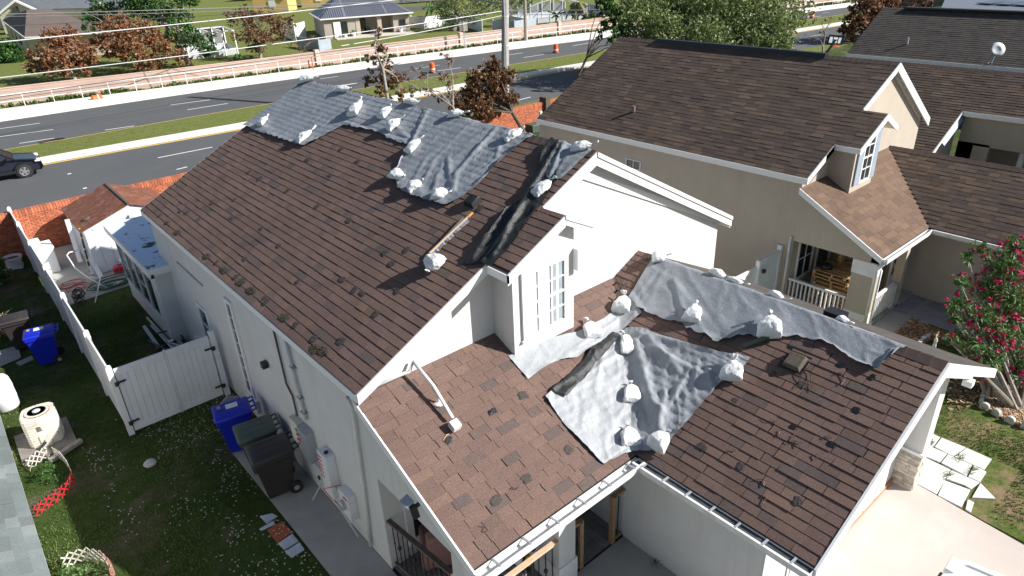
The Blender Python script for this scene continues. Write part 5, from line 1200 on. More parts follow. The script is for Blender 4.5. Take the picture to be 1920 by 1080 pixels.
m2 = copy_tree(mg); m2.location = (5.68, 6.62, .75); m2['label'] = 'second white cup next to the amber jar on the porch table'
mb = MB(); mb.lathe((5.5, 6.5, .75), [(.06, 0), (.08, .06), (.06, .14), (.035, .2)], 12); tag(mb.build('jar', simple('amber glass jar', (.6, .35, .03), .1), loc=(5.5, 6.5, .75), smooth=True), 'amber glass jar on the porch table behind the balusters', 'jar')
mb = MB(); mb.prism([(5.5, 6.8, .76), (5.8, 6.85, .76), (5.75, 7.1, .8), (5.53, 7.05, .84)], (0, 0, .015)); tag(mb.build('paper', M['vinyl'], loc=(5.2, 6.7, .76)), 'crumpled white paper on the porch table', 'paper')
mb = MB(); mb.bar((5.42, 6.8, .77), (5.52, 6.95, .79), .1, .03); tag(mb.build('pencil_case', simple('orange cloth', (.6, .28, .05)), loc=(5, 6.6, .77), bevel=.01), 'small orange cloth pouch beside the crumpled paper', 'pouch')
ch = thing('dining_chair', 'dark wooden chair in the shaded back of the porch by the garage wall', 'chair', (6.95, 7.35, .045), local=True)
mb = MB(); mb.box((-.22, -.22, .42), (.22, .22, .46)); mb.build('seat', M['barkdark'], ch)
for x in (-.2, .2):
    for y in (-.2, .2): mb = MB(); mb.bar((x, y, .42), (x*1.15, y*1.2, 0), .035, .035); mb.build('leg', M['barkdark'], ch)
mb = MB(); mb.box((-.21, .19, .46), (.21, .23, .95)); mb.build('backrest', M['barkdark'], ch); mb = MB(); mb.bar((-.2, -.2, .2), (.2, -.2, .2), .02, .02); mb.build('stretcher', M['barkdark'], ch)
# ================================================================ the tan house to the right
nh = thing('house', 'tan stucco house with brown shingle roof, to the right behind the white one', 'house', (18.4, 8.9, 0))
NXE, NXR, NXRE, NY0, NY1, NZE, NZR = 18.4, 23.22, 26.75, 8.87, 20.2, 4.14, 6.68
NS = (NZR-NZE)/(NXR-NXE); NS2 = (NZR-4.36)/(NXRE-NXR)
nzL = lambda x: NZE+NS*(x-NXE)
nzR = lambda x: NZR-NS2*(x-NXR)
WX = 18.5
NYW = 9.03
NPY = 6.45; NZP = 2.42; NSP = (3.82-NZP)/(NYW-NPY); nzP = lambda y: NZP+NSP*(y-NPY)
NG0 = 21.5; NGR = 24.2; NSG = .53; nzG = lambda x: NZP+NSG*(x-NG0); 
NVX = NG0+(3.82-NZP)/NSG
T_, S_ = M['stuccotan'], M['shingle2']
mb = MB()
mb.prism([(WX, NYW, 0), (WX, 20.1, 0), (WX, 20.1, 4.08), (WX, NYW, 4.08)], (.2, 0, 0))
mb.prism([(WX+.203, NYW, 0), (26.4, NYW, 0), (26.4, NYW, 4.4), (NXR, NYW, NZR-.12), (WX+.203, NYW, 4.13)], (0, .2, 0))
mb.prism([(26.4, NYW+.203, 0), (26.4, 20.1, 0), (26.4, 20.1, 4.4), (26.4, NYW+.203, 4.4)], (-.2, 0, 0)); mb.prism([(WX+.203, 19.9, 0), (26.195, 19.9, 0), (26.195, 19.9, 4.5), (NXR, 19.9, NZR-.15), (WX+.203, 19.9, 4.1)], (0, .19, 0))
mb.prism([(WX, NPY+.1, 2.16), (WX, NYW-.003, 2.16), (WX, NYW-.003, nzP(NYW)-.1), (WX, NPY+.1, nzP(NPY+.1)-.1)], (.2, 0, 0))
mb.build('wall', T_, nh)
mb = MB(); th = .09
for P_ in ([(NXE, NY0, NZE), (NXR, NY0, NZR), (NXR, NY1, NZR), (NXE, NY1, NZE)], [(NXR+.002, NY0, NZR), (NXRE, NY0, 4.36), (NXRE, NY1, 4.36), (NXR+.002, NY1, NZR)],
    [(NXE, NPY, NZP), (NG0, NPY, NZP), (NVX, NYW, nzP(NYW)), (NXE, NYW, nzP(NYW))], [(NG0, -4, NZP), (NGR, -4, nzG(NGR)), (NGR, NYW, nzG(NGR)), (NVX, NYW, nzP(NYW)), (NG0, NPY, NZP)], [(NGR+.002, -4, nzG(NGR)), (28, -4, nzG(NGR)-2), (28, NYW, nzG(NGR)-2), (NGR+.002, NYW, nzG(NGR))]):
    mb.prism([(x, y, z-.01) for x, y, z in P_], (0, 0, -th))
mb.build('roof_deck', M['deck'], nh)
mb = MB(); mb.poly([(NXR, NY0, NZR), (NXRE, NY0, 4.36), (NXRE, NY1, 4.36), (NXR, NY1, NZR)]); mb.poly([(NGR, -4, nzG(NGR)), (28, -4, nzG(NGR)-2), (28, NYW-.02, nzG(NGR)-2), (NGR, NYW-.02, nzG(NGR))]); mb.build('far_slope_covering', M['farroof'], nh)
k_ = math.hypot(1, NS); kg = math.hypot(1, NSG)
NDX0, NDX1, NDY, NDF = 19.95, 21.35, 8.12, 8.3
tt = lay((NXE, NY0, NZE), (0, 1, 0), (1, 0, NS), [(0, 0), (NY1-NY0, 0), (NY1-NY0, (NXR-NXE)*k_), (0, (NXR-NXE)*k_)], seed=41, t=(.004, .012), ws=(.28, .5))
ap = 21.15
t2 = [q for q in lay((NXE, NDY, NZE), (0, 1, 0), (1, 0, NS), [(0, (19.75-NXE)*k_), (NY0-NDY, (19.75-NXE)*k_), (NY0-NDY, (ap-NXE)*k_), (0, (ap-NXE)*k_)], seed=42, t=(.004, .012)) if q[6] > (19.7-NXE)*k_]
t3 = lay((NXE, NPY, NZP), (1, 0, 0), (0, 1, NSP), [(0, 0), (NG0-NXE, 0), (NVX-NXE, (NYW-NPY)*math.hypot(1, NSP)), (0, (NYW-NPY)*math.hypot(1, NSP))], seed=43, ws=(.26, .4))
t4 = lay((NG0, -4, NZP), (0, 1, 0), (1, 0, NSG), [(0, 0), (NPY+4, 0), (NYW+4, (NVX-NG0)*kg), (NYW+4, (NGR-NG0)*kg), (0, (NGR-NG0)*kg)], seed=44, t=(.004, .012))
M['shingle2b'] = shingle_mat('tan brown shingle in painted sun', [(0, (.12, .08, .06)), (.3, (.14, .09, .065)), (.7, (.155, .1, .07)), (1, (.175, .115, .08))], big=.8)  # porch slope copy of the shingle, sunlight brightened into its colour
al = tt+t2+t4; al.sort(key=area_px, reverse=True)
shingle_single(al[:220], S_, nh); shingle_stuff('shingle_courses', al[220:], S_, nh)
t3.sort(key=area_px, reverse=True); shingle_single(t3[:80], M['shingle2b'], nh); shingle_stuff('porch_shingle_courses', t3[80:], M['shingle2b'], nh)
caps((NXR, NZR, NS, NS2), NY0, NY1, M['cap2'], nh); caps((NGR, nzG(NGR), NSG, .5), -4, NYW, M['cap2'], nh)
mb = MB(); mb.prism([(NXR-.15, 11.2, NZR-.05), (NXR+.15, 11.2, NZR-.05), (NXR+.1, 11.2, NZR+.09), (NXR-.1, 11.2, NZR+.09)], (0, 7.0, 0)); mb.build('ridge_vent', M['black'], nh)
mb = MB()
slopeboard(mb, (NXE, NY0-.03, NZE), (19.8, NY0-.03, nzL(19.8)), .18, .03, (0, 1, 0)); slopeboard(mb, (21.2, NY0-.03, nzL(21.2)), (NXR, NY0-.03, NZR), .2, .03, (0, 1, 0)); slopeboard(mb, (NXR, NY0-.03, NZR), (NXRE, NY0-.03, 4.36), .28, .04, (0, 1, 0))
slopeboard(mb, (NXR, NYW-.03, NZR-.14), (26.3, NYW-.03, nzR(26.3)-.14), .2, .026, (0, 1, 0))
slopeboard(mb, (NXE-.03, NY0, NZE), (NXE-.03, NY1, NZE), .18, .03, (1, 0, 0))
slopeboard(mb, (NXE-.03, NPY-.02, NZP), (NXE-.03, NYW, nzP(NYW)), .17, .03, (1, 0, 0))
slopeboard(mb, (19.75, NDY-.03, nzL(19.75)), (ap, NDY-.03, nzL(ap)), .2, .03, (0, 1, 0)); slopeboard(mb, (ap, NDY-.03, nzL(ap)), (22.05, NDY-.03, nzL(ap)-.5), .17, .03, (0, 1, 0))
slopeboard(mb, (19.72, NDY-.03, nzL(19.75)), (19.72, NY0, nzL(19.75)), .16, .03, (1, 0, 0)); slopeboard(mb, (19.8, NY0-.03, nzL(19.8)), (19.3, NY0-.03, nzL(19.3)), .18, .03, (0, 1, 0))
mb.prism([(NXR, NY0, NZR-.13), (NXRE, NY0, 4.36-.13), (NXRE, NYW, 4.36-.13), (NXR, NYW, NZR-.13)], (0, 0, -.02)); mb.prism([(ap, NDY, nzL(ap)-.1), (22.05, NDY, nzL(ap)-.6), (22.05, NDF+.5, nzL(ap)-.6), (ap, NDF+.5, nzL(ap)-.1)], (0, 0, -.02))
mb.split('fascia', M['trim'], nh)
mb = MB(); mb.prism([(19.77, NDY, nzL(19.77)-.02), (ap, NDY, nzL(ap)-.02), (ap, NY0, nzL(ap)-.02), (19.77, NY0, nzL(19.77)-.02)], (0, 0, -.08)); mb.prism([(ap, NDY, nzL(ap)-.02), (22.05, NDY, nzL(ap)-.5), (22.05, NYW-.01, nzL(ap)-.5), (ap, NYW-.01, nzL(ap)-.02)], (0, 0, -.06)); mb.build('dormer_roof', M['cap2'], nh)
zb = nzP(NDF)-.08
mb = MB(); mb.prism([(NDX0, NDF, zb), (NDX1, NDF, zb), (NDX1, NDF, nzL(20.9)), (ap-.1, NDF, nzL(ap-.1)-.16), (NDX0, NDF, nzL(NDX0)-.2)], (0, .12, 0)); mb.prism([(NDX0, NDF+.123, zb), (NDX0, NYW, zb), (NDX0, NYW, nzL(NDX0)-.12), (NDX0, NDF+.123, nzL(NDX0)-.12)], (.1, 0, 0)); mb.prism([(NDX1, NDF+.123, zb), (NDX1, NYW, zb), (NDX1, NYW, nzL(20.5)), (NDX1, NDF+.123, nzL(20.5))], (-.1, 0, 0)); mb.build('dormer_wall', T_, nh)
sh_ = simple('blue grey shutter', (.3, .36, .44), .5, .08, 4)
wn_ = window(nh, 'y', 20.45, 21.0, zb+.35, zb+1.75, NDF, 2, 4, -1, fr=.06)
for x0 in (20.08, 21.07): mb = MB(); mb.box((x0, NDF-.05, zb+.3), (x0+.28, NDF-.004, min(zb+1.8, nzL(x0)-.27))); mb.build('shutter', sh_, nh)
mb = MB(); mb.tube([(NXE+1.0, 13.0, nzL(19.4)), (NXE+1.0, 13.0, nzL(19.4)+.24)], .045, 8); 
pv = PL(1188, 210, Vector((-NS, 0, 1)).normalized(), Vector((-NS, 0, 1)).normalized().dot(Vector((NXE, 0, NZE))))
mb = MB(); mb.tube([pv, pv+Vector((0, 0, .22))], .06, 10); mb.build('vent_pipe', M['cap'], nh)
# garage walls of the tan house
mb = MB(); mb.prism([(21.85, -4, 0), (21.85, 7.05, 0), (21.85, 7.05, nzG(21.85)-.1), (21.85, -4, nzG(21.85)-.1)], (.2, 0, 0)); mb.box((21.15, 7.05, 0), (21.85, 7.25, 2.2)); mb.build('garage_wall', T_, nh)
# porch of the tan house
mb = MB(); mb.box((WX, NPY+.12, .55), (WX+.32, 7.2, 1.75)); pc = mb.build('porch_column', T_, nh)
mb = MB(); mb.box((WX-.015, NPY+.1, 0), (WX+.34, 7.22, .55)); mb.build('column_base', M['vinyl'], pc); mb = MB(); mb.box((WX-.015, NPY+.1, 1.75), (WX+.34, 7.22, 2.157)); mb.build('column_head', M['vinyl'], pc)
mb = MB(); mb.box((WX, NPY+.1, -.02), (21.85, NYW, .1)); mb.build('porch_floor', M['concrete'], nh)
dk = simple('dark inner porch wall', (.12, .11, .1), .9, .1)
mb = MB(); mb.box((21.4, 7.25, .1), (21.6, NYW, 2.3)); mb.build('inner_wall', T_, nh)
mb = MB(); mb.box((WX, NPY+.1, 2.18), (21.3, NPY+.3, 2.36)); mb.build('porch_beam', M['trim'], nh)
window(nh, 'y', 18.95, 19.8, .75, 2.0, NYW, 2, 2, -1, fr=.07); window(nh, 'y', 20.2, 21.0, .12, 2.05, NYW, 1, 1, -1, fr=.08, name='door_frame')
window(nh, 'x', 14.95, 15.55, 3.12, 3.4, WX, 2, 1, -1, fr=.03)
# railing, storm door, gutter and pipe
def vrail(a, b, n, label, h0=.2, h1=.9):
    a, b = Vector(a), Vector(b); root = thing('white_railing', label, 'railing', a)
    mb = MB(); mb.bar(a+Vector((0, 0, h1)), b+Vector((0, 0, h1)), .08, .07); mb.build('top_rail', M['vinyl'], root); mb = MB(); mb.bar(a+Vector((0, 0, h0)), b+Vector((0, 0, h0)), .06, .06); mb.build('bottom_rail', M['vinyl'], root)
    for i in range(n): p = a.lerp(b, (i+.5)/n); mb = MB(); mb.bar(p+Vector((0, 0, h0)), p+Vector((0, 0, h1)), .04, .04); mb.build('baluster', M['vinyl'], root)
vrail((WX+.04, 9.0, 0), (WX+.04, 7.22, 0), 14, 'white baluster railing in the side opening of the tan porch')
vrail((WX+.35, NPY+.2, 0), (20.3, NPY+.2, 0), 12, 'white baluster railing at the front of the tan porch, seen end on')
mb = MB(); mb.box((20.3, NPY+.14, 0), (20.5, NPY+.3, .85)); mb.build('low_wall', M['vinyl'], nh)
mb = MB(); mb.box((20.55, NPY+.1, 0), (20.75, NPY+.35, 2.18)); mb.build('porch_column', T_, nh)
dr = thing('storm_door', 'white storm door with dark upper panel beside the tan garage', 'door', (21.1, 7.0, .1))
mb = MB(); mb.box((20.86, 6.98, .1), (20.94, 7.04, 2.15)); mb.box((21.74, 6.98, .1), (21.82, 7.04, 2.15)); mb.box((20.94, 6.98, 2.05), (21.74, 7.04, 2.15)); mb.box((20.94, 6.98, .1), (21.74, 7.04, .85)); mb.build('frame', M['vinyl'], dr)
mb = MB(); mb.box((20.94, 7.0, .85), (21.74, 7.03, 1.6)); mb.build('pane', M['glass'], dr); mb = MB(); mb.box((20.94, 7.0, 1.63), (21.74, 7.03, 2.05)); mb.build('pane', M['screen'], dr); mb = MB(); mb.box((20.94, 6.97, 1.6), (21.74, 7.03, 1.63)); mb.build('crossbar', M['vinyl'], dr); mb = MB(); mb.box((20.98, 6.92, 1.1), (21.0, 6.98, 1.25)); mb.build('handle', M['steel'], dr)
_h = house; house = nh
gutter_run((NXE, NPY-.01, NZP-.02), (NG0-.1, NPY-.01, NZP-.02), (0, -1, 0), w=.13, hang=0, mi='gutter'); gutter_run((NG0-.01, -4, NZP-.02), (NG0-.01, NPY-.1, NZP-.02), (-1, 0, 0), w=.1, hang=0, mi='gutter')
house = _h
mb = MB(); mb.tube([(18.5, NPY-.08, 2.3), (18.45, NPY+.02, 2.15), (18.42, NPY+.08, 2.05), (18.42, NPY+.08, .05)], .045, 10); mb.tube([(18.5, NPY-.02, 2.05), (18.5, NPY-.02, .05)], .03, 8); mb.build('downspout', M['gutter'], nh, smooth=True)
mb = MB(); mb.tube([(WX-.05, 9.1, 2.3), (WX-.05, 9.1, .05)], .04, 8); mb.build('downspout', M['gutter'], nh, smooth=True)
# pallets stacked on the porch
def pallet(x, y, z, rz, label):
    root = thing('pallet', label, 'pallet', (x, y, z), 'pallets stacked on the tan porch', local=True, rot=rz)
    for k in range(6): mb = MB(); mb.box((-.5+k*.175, -.55, .1), (-.5+k*.175+.12, .55, .12)); mb.build('board', M['pallet'], root)
    for yy in (-.53, 0, .53): mb = MB(); mb.box((-.5, yy-.03, .02), (.5, yy+.03, .098)); mb.build('stringer', M['pallet'], root)
    for k in range(3): mb = MB(); mb.box((-.5+k*.43, -.55, 0), (-.5+k*.43+.12, .55, .018)); mb.build('bottom_board', M['pallet'], root)
    return root
for k in range(9): pallet(19.55+random.uniform(-.03, .03), 7.95+random.uniform(-.03, .03), .1+k*.125, R(random.uniform(-3, 3)), ['bottom pallet of the stack on the tan porch', 'second pallet from the bottom on the tan porch', 'third pallet from the bottom on the tan porch', 'fourth pallet from the bottom on the tan porch', 'fifth pallet from the bottom on the tan porch', 'sixth pallet from the bottom on the tan porch', 'seventh pallet from the bottom on the tan porch', 'second pallet from the top of the stack on the tan porch', 'topmost pallet of the stack on the tan porch'][k])
p = pallet(20.15, 7.7, .15, 0, 'pallet standing upright against the stack'); p.rotation_euler = (0, R(86), R(4)); p.location = (20.2, 7.8, .75)
mb = MB(); mb.lathe((19.35, 8.3, 1.23), [(.2, 0), (.17, .1), (.02, .16)], 12); tag(mb.build('black_bag', M['black'], loc=(19.35, 8.3, 1.23), smooth=True), 'black bag lying on top of the pallet stack', 'bag')
mb = MB(); mb.box((20.0, 8.1, 1.23), (20.1, 8.2, 1.7)); mb.box((19.88, 8.1, 1.23), (19.97, 8.2, 1.6)); tag(mb.build('wood_block', M['pallet'], loc=(20, 8.1, 1.2)), 'two short timber blocks standing on the pallets', 'timber')
# white gate and fence between the houses
g2 = thing('vinyl_gate', 'white vinyl gate between the two houses, latch in black', 'gate', (17.4, 9.3, 0))
def vpanel(root, a, b, h, nb=6, name='gate_leaf'):
    a, b = Vector(a), Vector(b); d_ = (b-a).normalized(); mb = MB(); mb.bar(a+Vector((0, 0, h-.05)), b+Vector((0, 0, h-.05)), .05, .1); mb.bar(a+Vector((0, 0, .15)), b+Vector((0, 0, .15)), .05, .12); mb.bar(a+Vector((0, 0, .05)), a+Vector((0, 0, h)), .05, .06); mb.bar(b+Vector((0, 0, .05)), b+Vector((0, 0, h)), .05, .06); f = mb.build(name, M['vinyl'], root)
    for k in range(nb): p, q = a.lerp(b, (k+.04)/nb), a.lerp(b, (k+.96)/nb); mb = MB(); mb.bar((p+q)/2+Vector((0, 0, .2)), (p+q)/2+Vector((0, 0, h-.1)), (q-p).length, .02, up=d_.cross(Vector((0, 0, 1)))); mb.build('board', M['vinyl'], f)
GA, GB = AX(1573, 470, 18.3), AX(1340, 500, 14.1)
vpanel(g2, (17.35, 9.35, 0), (18.38, 9.35, 0), 1.8, 7); vpanel(g2, (14.2, 9.5, 0), (17.2, 9.4, 0), 1.6, 12, 'fence_panel')
for x, h in ((17.28, 1.8), (18.42, 1.95)): mb = MB(); mb.box((x-.06, 9.3, 0), (x+.06, 9.43, h)); mb.build('post', M['vinyl'], g2)
mb = MB(); mb.box((17.34, 9.2, 1.4), (17.46, 9.28, 1.5)); mb.build('latch', M['black'], g2)
# rear white fence at the far corner and blue bin
f2 = thing('vinyl_fence', 'short white vinyl fence at the far rear corner of the tan house', 'fence', (21.5, 25.5, 0))
a = G(1014, 232); b = G(1034, 240); vpanel(f2, (a.x*.86, a.y*.86, 0), (a.x*.86+3.5, a.y*.86-.6, 0), 1.9, 8, 'fence_panel')
mb = MB(); mb.box((a.x*.86-.07, a.y*.86-.07, 0), (a.x*.86+.07, a.y*.86+.07, 2.15)); mb.build('post', M['vinyl'], f2)
c = G(1004, 247); mb = MB(); mb.box((c.x-.5, c.y-.3, 0), (c.x+.6, c.y+.4, .5)); tag(mb.build('planter', M['green'], loc=c, bevel=.03), 'dark green box on the ground behind the ridge, by the tan house', 'box')
# ================================================================ houses further right
h3 = thing('house', 'third house in the row, brown roof behind the tan gable with a tan arched entrance', 'house', (33.4, 9.8, 0))
q3 = lambda x: 3.3+.522*(x-33.4)
X3R = 35.9
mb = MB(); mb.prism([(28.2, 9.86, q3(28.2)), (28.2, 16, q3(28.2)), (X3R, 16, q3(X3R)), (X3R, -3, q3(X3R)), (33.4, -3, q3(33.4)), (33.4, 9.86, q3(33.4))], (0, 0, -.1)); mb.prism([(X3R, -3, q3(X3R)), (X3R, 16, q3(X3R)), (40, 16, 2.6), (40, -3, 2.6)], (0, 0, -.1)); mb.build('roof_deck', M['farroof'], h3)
ts = lay((28.2, -3, q3(28.2)), (0, 1, 0), (1, 0, .522), [(12.86, 0), (19, 0), (19, (X3R-28.2)*1.128), (0, (X3R-28.2)*1.128), (0, 5.2*1.128), (12.86, 5.2*1.128)], seed=51, t=(.01, .02), ws=(.3, .5)); shingle_stuff('shingle_courses', ts, S_, h3)
caps((X3R, q3(X3R), .52, .5), -3, 16, M['cap2'], h3)
mb = MB(); slopeboard(mb, (33.36, -3, q3(33.4)), (33.36, 9.9, q3(33.4)), .2, .05, (1, 0, 0)); slopeboard(mb, (28.2, 9.82, q3(28.2)), (33.36, 9.82, q3(33.36)), .12, .05, (0, 1, 0)); mb.split('fascia', M['trim'], h3)
mb = MB(); mb.prism([(31.7, 9.84, q3(31.7)-.1), (33.3, 9.84, q3(33.3)-.12), (33.3, 9.7, q3(33.3)-.25), (31.7, 9.7, q3(31.7)-.23)], (0, 0, -.05)); mb.build('gutter', M['bluedark'], h3)
mb = MB()
y0, y1 = 7.85, 8.6
mb.box((33.6, y1, 0), (33.8, 9.8, 2.0)); mb.box((33.6, 7.3, 1.9), (33.8, 9.8, q3(33.6)-.12)); mb.box((33.6, 9.2, 0), (33.8, 9.8, 1.95)); mb.box((36.2, -3, 0), (36.4, 9.8, 3.2)); mb.prism([(29.5, 10.0, 0), (33.59, 10.0, 0), (33.59, 10.0, q3(33.59)-.15), (29.5, 10.0, q3(29.5)-.15)], (0, .2, 0)); mb.split('wall', T_, h3)
mb = MB(); mb.lathe((33.75, 7.4, 0), [(.13, 0), (.12, .1), (.11, 1.9)], 12); mb.build('round_column', M['beige'], h3, smooth=True)
mb = MB()
for k in range(9): a = math.pi*k/9; b = math.pi*(k+1)/9; mb.prism([(33.6, 5.9-math.cos(a)*1.4, 1.9+math.sin(a)*.7), (33.6, 5.9-math.cos(b)*1.4, 1.9+math.sin(b)*.7), (33.6, 5.9-math.cos(b)*1.4, 3.0), (33.6, 5.9-math.cos(a)*1.4, 3.0)], (.2, 0, 0))
mb.build('arch', T_, h3)
lf = simple('dark lantern', (.05, .06, .06), .5)
mb = MB(); mb.lathe((33.9, 8.9, 1.7), [(.08, 0), (.1, .12), (.02, .2)], 8); mb.build('lantern', lf, h3)
h4 = thing('house', 'fourth house in the row, long dark shingle roof with a satellite dish', 'house', (47.2, 16, 0))
e4 = lambda x: 3.0+.5*(x-47.2)
n4 = Vector((-.5, 0, 1)).normalized(); d4 = n4.dot(Vector((47.2, 0, 3.0)))
eL, rL = PL(1587, 101, n4, d4), PL(1656, 14, n4, d4)
XR4 = rL.x
mb = MB(); mb.prism([(47.2, -10, 3.0), (47.2, eL.y, 3.0), (XR4, rL.y, e4(XR4)), (XR4, -10, e4(XR4))], (0, 0, -.12)); mb.prism([(XR4, -10, e4(XR4)), (XR4, rL.y, e4(XR4)), (XR4+9, rL.y, 2.6), (XR4+9, -10, 2.6)], (0, 0, -.12)); mb.build('roof', M['farroof'], h4)
mb = MB(); kk = (XR4-47.2)*1.118; ts = lay((47.2, -10, 3.0), (0, 1, 0), (1, 0, .5), [(0, 0), (eL.y+10, 0), (rL.y+10, kk), (0, kk)], seed=61, t=(.012, .02), ws=(.5, .9), ex=.2); shingle_stuff('shingle_courses', ts, M['farroof'], h4)
mb = MB(); mb.box((47.14, -10, 2.72), (47.2, eL.y, 3.0)); mb.build('fascia', M['trim'], h4)
mb = MB(); mb.box((47.8, -9, 0), (XR4+8, eL.y-.3, 2.8)); mb.build('wall', simple('ochre wall', (.4, .25, .12), .9), h4)
mb = MB(); mb.bar((XR4, -10, e4(XR4)+.05), (XR4, rL.y-1.5, e4(XR4)+.05), .5, .1); mb.build('ridge_vent', M['black'], h4)
for p in [(1701, 83)]: v = PL(*p, n4, d4); mb = MB(); mb.tube([v, v+Vector((0, 0, .4))], .05, 8); mb.build('vent_pipe', M['conduit'], h4)
v = PL(1858, 119, n4, d4); ds = thing('satellite_dish', 'grey satellite dish mounted at the eave of the fourth house', 'satellite dish', v)
mb = MB(); mb.tube([v, v+Vector((0, -.1, .5))], .04, 8); mb.bar(v+Vector((-.2, .1, 0)), v+Vector((0, 0, .3)), .03, .03); mb.build('mast', M['conduit'], ds)
mb = MB(); q = (v-O).normalized(); rot = Vector((-.6, -.5, .4)).to_track_quat('Z', 'Y').to_matrix().to_4x4(); mb.lathe(v+Vector((0, -.1, .75)), [(.0, 0), (.22, .02), (.4, .08), (.41, .09), (.2, .03), (.0, .012)], 20, M=rot); mb.build('dish', M['conduit'], ds, smooth=True)
h5 = thing('house', 'far grey roof with solar panels at the upper right corner', 'house', (75, 20, 0))
a, b, c_, d_ = G(1765, 14, 3.2), G(1990, 30, 3.2), G(1990, -60, 3.2), G(1775, -60, 3.2)
mb = MB(); mb.prism([a, b, c_+Vector((8, 0, 3)), d_+Vector((8, 0, 3))], (0, 0, -.15)); mb.build('roof', M['metalroof'], h5)
mb = MB(); mb.prism([(a.x+.3, a.y-.3, 0), (b.x+.3, b.y, 0), (b.x+9, b.y+.3, 0), (a.x+9, a.y, 0)], (0, 0, 3.0)); mb.build('wall', M['cream'], h5)
nn = (b-a).cross(d_+Vector((8, 0, 3))-a).normalized(); 
if nn.z < 0: nn = -nn
for k in range(4):
    p = PL(1862+k*33, 6+k*1.5, nn, nn.dot(a)); u = (b-a).normalized(); v = nn.cross(u).normalized(); q = [p-u*.7-v*1.3+nn*.1, p+u*.7-v*1.3+nn*.1, p+u*.7+v*1.3+nn*.1, p-u*.7+v*1.3+nn*.1]; mb = MB(); mb.prism(q, nn*.05); mb.build('solar_panel', simple('solar panel', (.04, .05, .07), .15), h5)
# ================================================================ vegetation tools
def foliage(name, blobs, n, size, mat, parent=None, seed=0, clump=.5, droop=0., loc=None, aspect=.55, shell=.55, perc=14, label=None):
    rnd = random.Random(seed); mb = MB(); tot = sum(b[3]**2 for b in blobs)
    for bx, by, bz, br in blobs:
        m_ = max(2, int(n*br*br/tot/perc))
        for _ in range(m_):
            while True:
                d_ = Vector((rnd.uniform(-1, 1), rnd.uniform(-1, 1), rnd.uniform(-1, 1)))
                if .05 < d_.length < 1: break
            d_ = d_.normalized()*(shell+(1-shell)*rnd.random())*(1+.25*nse(d_.x*2+seed, d_.y*2, d_.z*2)); c = Vector((bx, by, bz))+d_*br; ct = rnd.random()
            cs = clump*br*rnd.uniform(.12, .35)
            for _ in range(perc):
                p = c+Vector((rnd.gauss(0, 1), rnd.gauss(0, 1), rnd.gauss(0, .8)))*cs
                u = Vector((rnd.uniform(-1, 1), rnd.uniform(-1, 1), rnd.uniform(-1, 1)-droop)).normalized(); v = u.cross(Vector((rnd.uniform(-1, 1), rnd.uniform(-1, 1), rnd.uniform(-.3, 1)))).normalized()
                s = size*rnd.uniform(.6, 1.3); mb.ct = max(.001, min(1, ct*.6+rnd.random()*.4)); mb.add([p-u*s, p+v*s*aspect, p+u*s, p-v*s*aspect], [(0, 1, 2, 3)])
    return mb.build(name, mat, parent, loc=loc, label=label)
def branches(name, base, blobs, r0, mat, parent, seed=0, twigs=4, fork=.35):
    rnd = random.Random(seed); mb = MB(); base = Vector(base); top = Vector((sum(b[0] for b in blobs)/len(blobs), sum(b[1] for b in blobs)/len(blobs), max(b[2] for b in blobs)))
    fk = base+(top-base)*fork; fk.x += rnd.uniform(-.1, .1)
    mb.tube([base, base.lerp(fk, .5)+Vector((rnd.uniform(-.08, .08), rnd.uniform(-.08, .08), 0)), fk], [r0*1.25, r0, r0*.85], 8)
    for b in blobs:
        c = Vector(b[:3]); mid = fk.lerp(c, .5)+Vector((rnd.uniform(-.3, .3), rnd.uniform(-.3, .3), rnd.uniform(0, .4))); mb.tube([fk, mid, c], [r0*.55, r0*.35, r0*.12], 6)
        for _ in range(twigs):
            e = c+Vector((rnd.uniform(-1, 1), rnd.uniform(-1, 1), rnd.uniform(-.4, 1)))*b[3]; s = mid.lerp(c, rnd.uniform(.2, 1)); mb.tube([s, s.lerp(e, .5)+Vector((rnd.uniform(-.1, .1), rnd.uniform(-.1, .1), .1))*b[3], e], [r0*.16, r0*.09, .008], 4)
    return mb.build(name, mat, parent)
def tree(label, base, blobs, leafm, n, size, r0=.14, bark='bark', seed=0, group=None, name='tree', **k):
    root = thing(name, label, 'tree', base, group); tw = k.pop('twigs', 4); fk = k.pop('fork', .35)
    branches('trunk', base, blobs, r0, M[bark], root, seed, tw, fk)
    if n: foliage('crown', blobs, n, size, M[leafm], root, seed=seed, **k)
    return root
def blobs_px(base, lst, dy=0):
    """crown blobs given as (px, py, radius in px, depth offset in metres) at the distance of the base"""
    base = Vector(base); k = (base-O).dot(RF); out = []
    for x, y, r, dd in lst:
        rr = ray(x, y); p = O+rr*((k+dd)/rr.dot(RF)); out.append((p.x, p.y, p.z, r*(k+dd)/F))
    return out
# ================================================================ behind the road
def wall_run(name, label, cat, fy, x0, x1, h, th_, mat, st=2.5):
    root = thing(name, label, cat, (x0, fy(x0), 0)); n = int((x1-x0)/st); A = []
    for i in range(n+1): x = x0+(x1-x0)*i/n; y = fy(x); A += [(x, y, -.05), (x, y, h), (x, y+th_, h), (x, y+th_, -.05)]
    mb = MB(); mb.add(A, [(i*4+k, (i+1)*4+k, (i+1)*4+k+1, i*4+k+1) for i in range(n) for k in range(3)]); mb.build('blockwork', mat, root); return root
pw = wall_run('block_wall', 'long pink block wall behind the far sidewalk', 'wall', pink_y, -50, 190, 1.36, .2, M['pink'])
M['pinkcap'] = simple('pale pink wall cap', (.6, .42, .34), .9, .1, 2)
strip('wall_cap', lambda x: pink_y(x)-.03, lambda x: pink_y(x)+.23, 1.362, 1.42, M['pinkcap'], x0=-50, x1=188, kind=None, parent=pw)
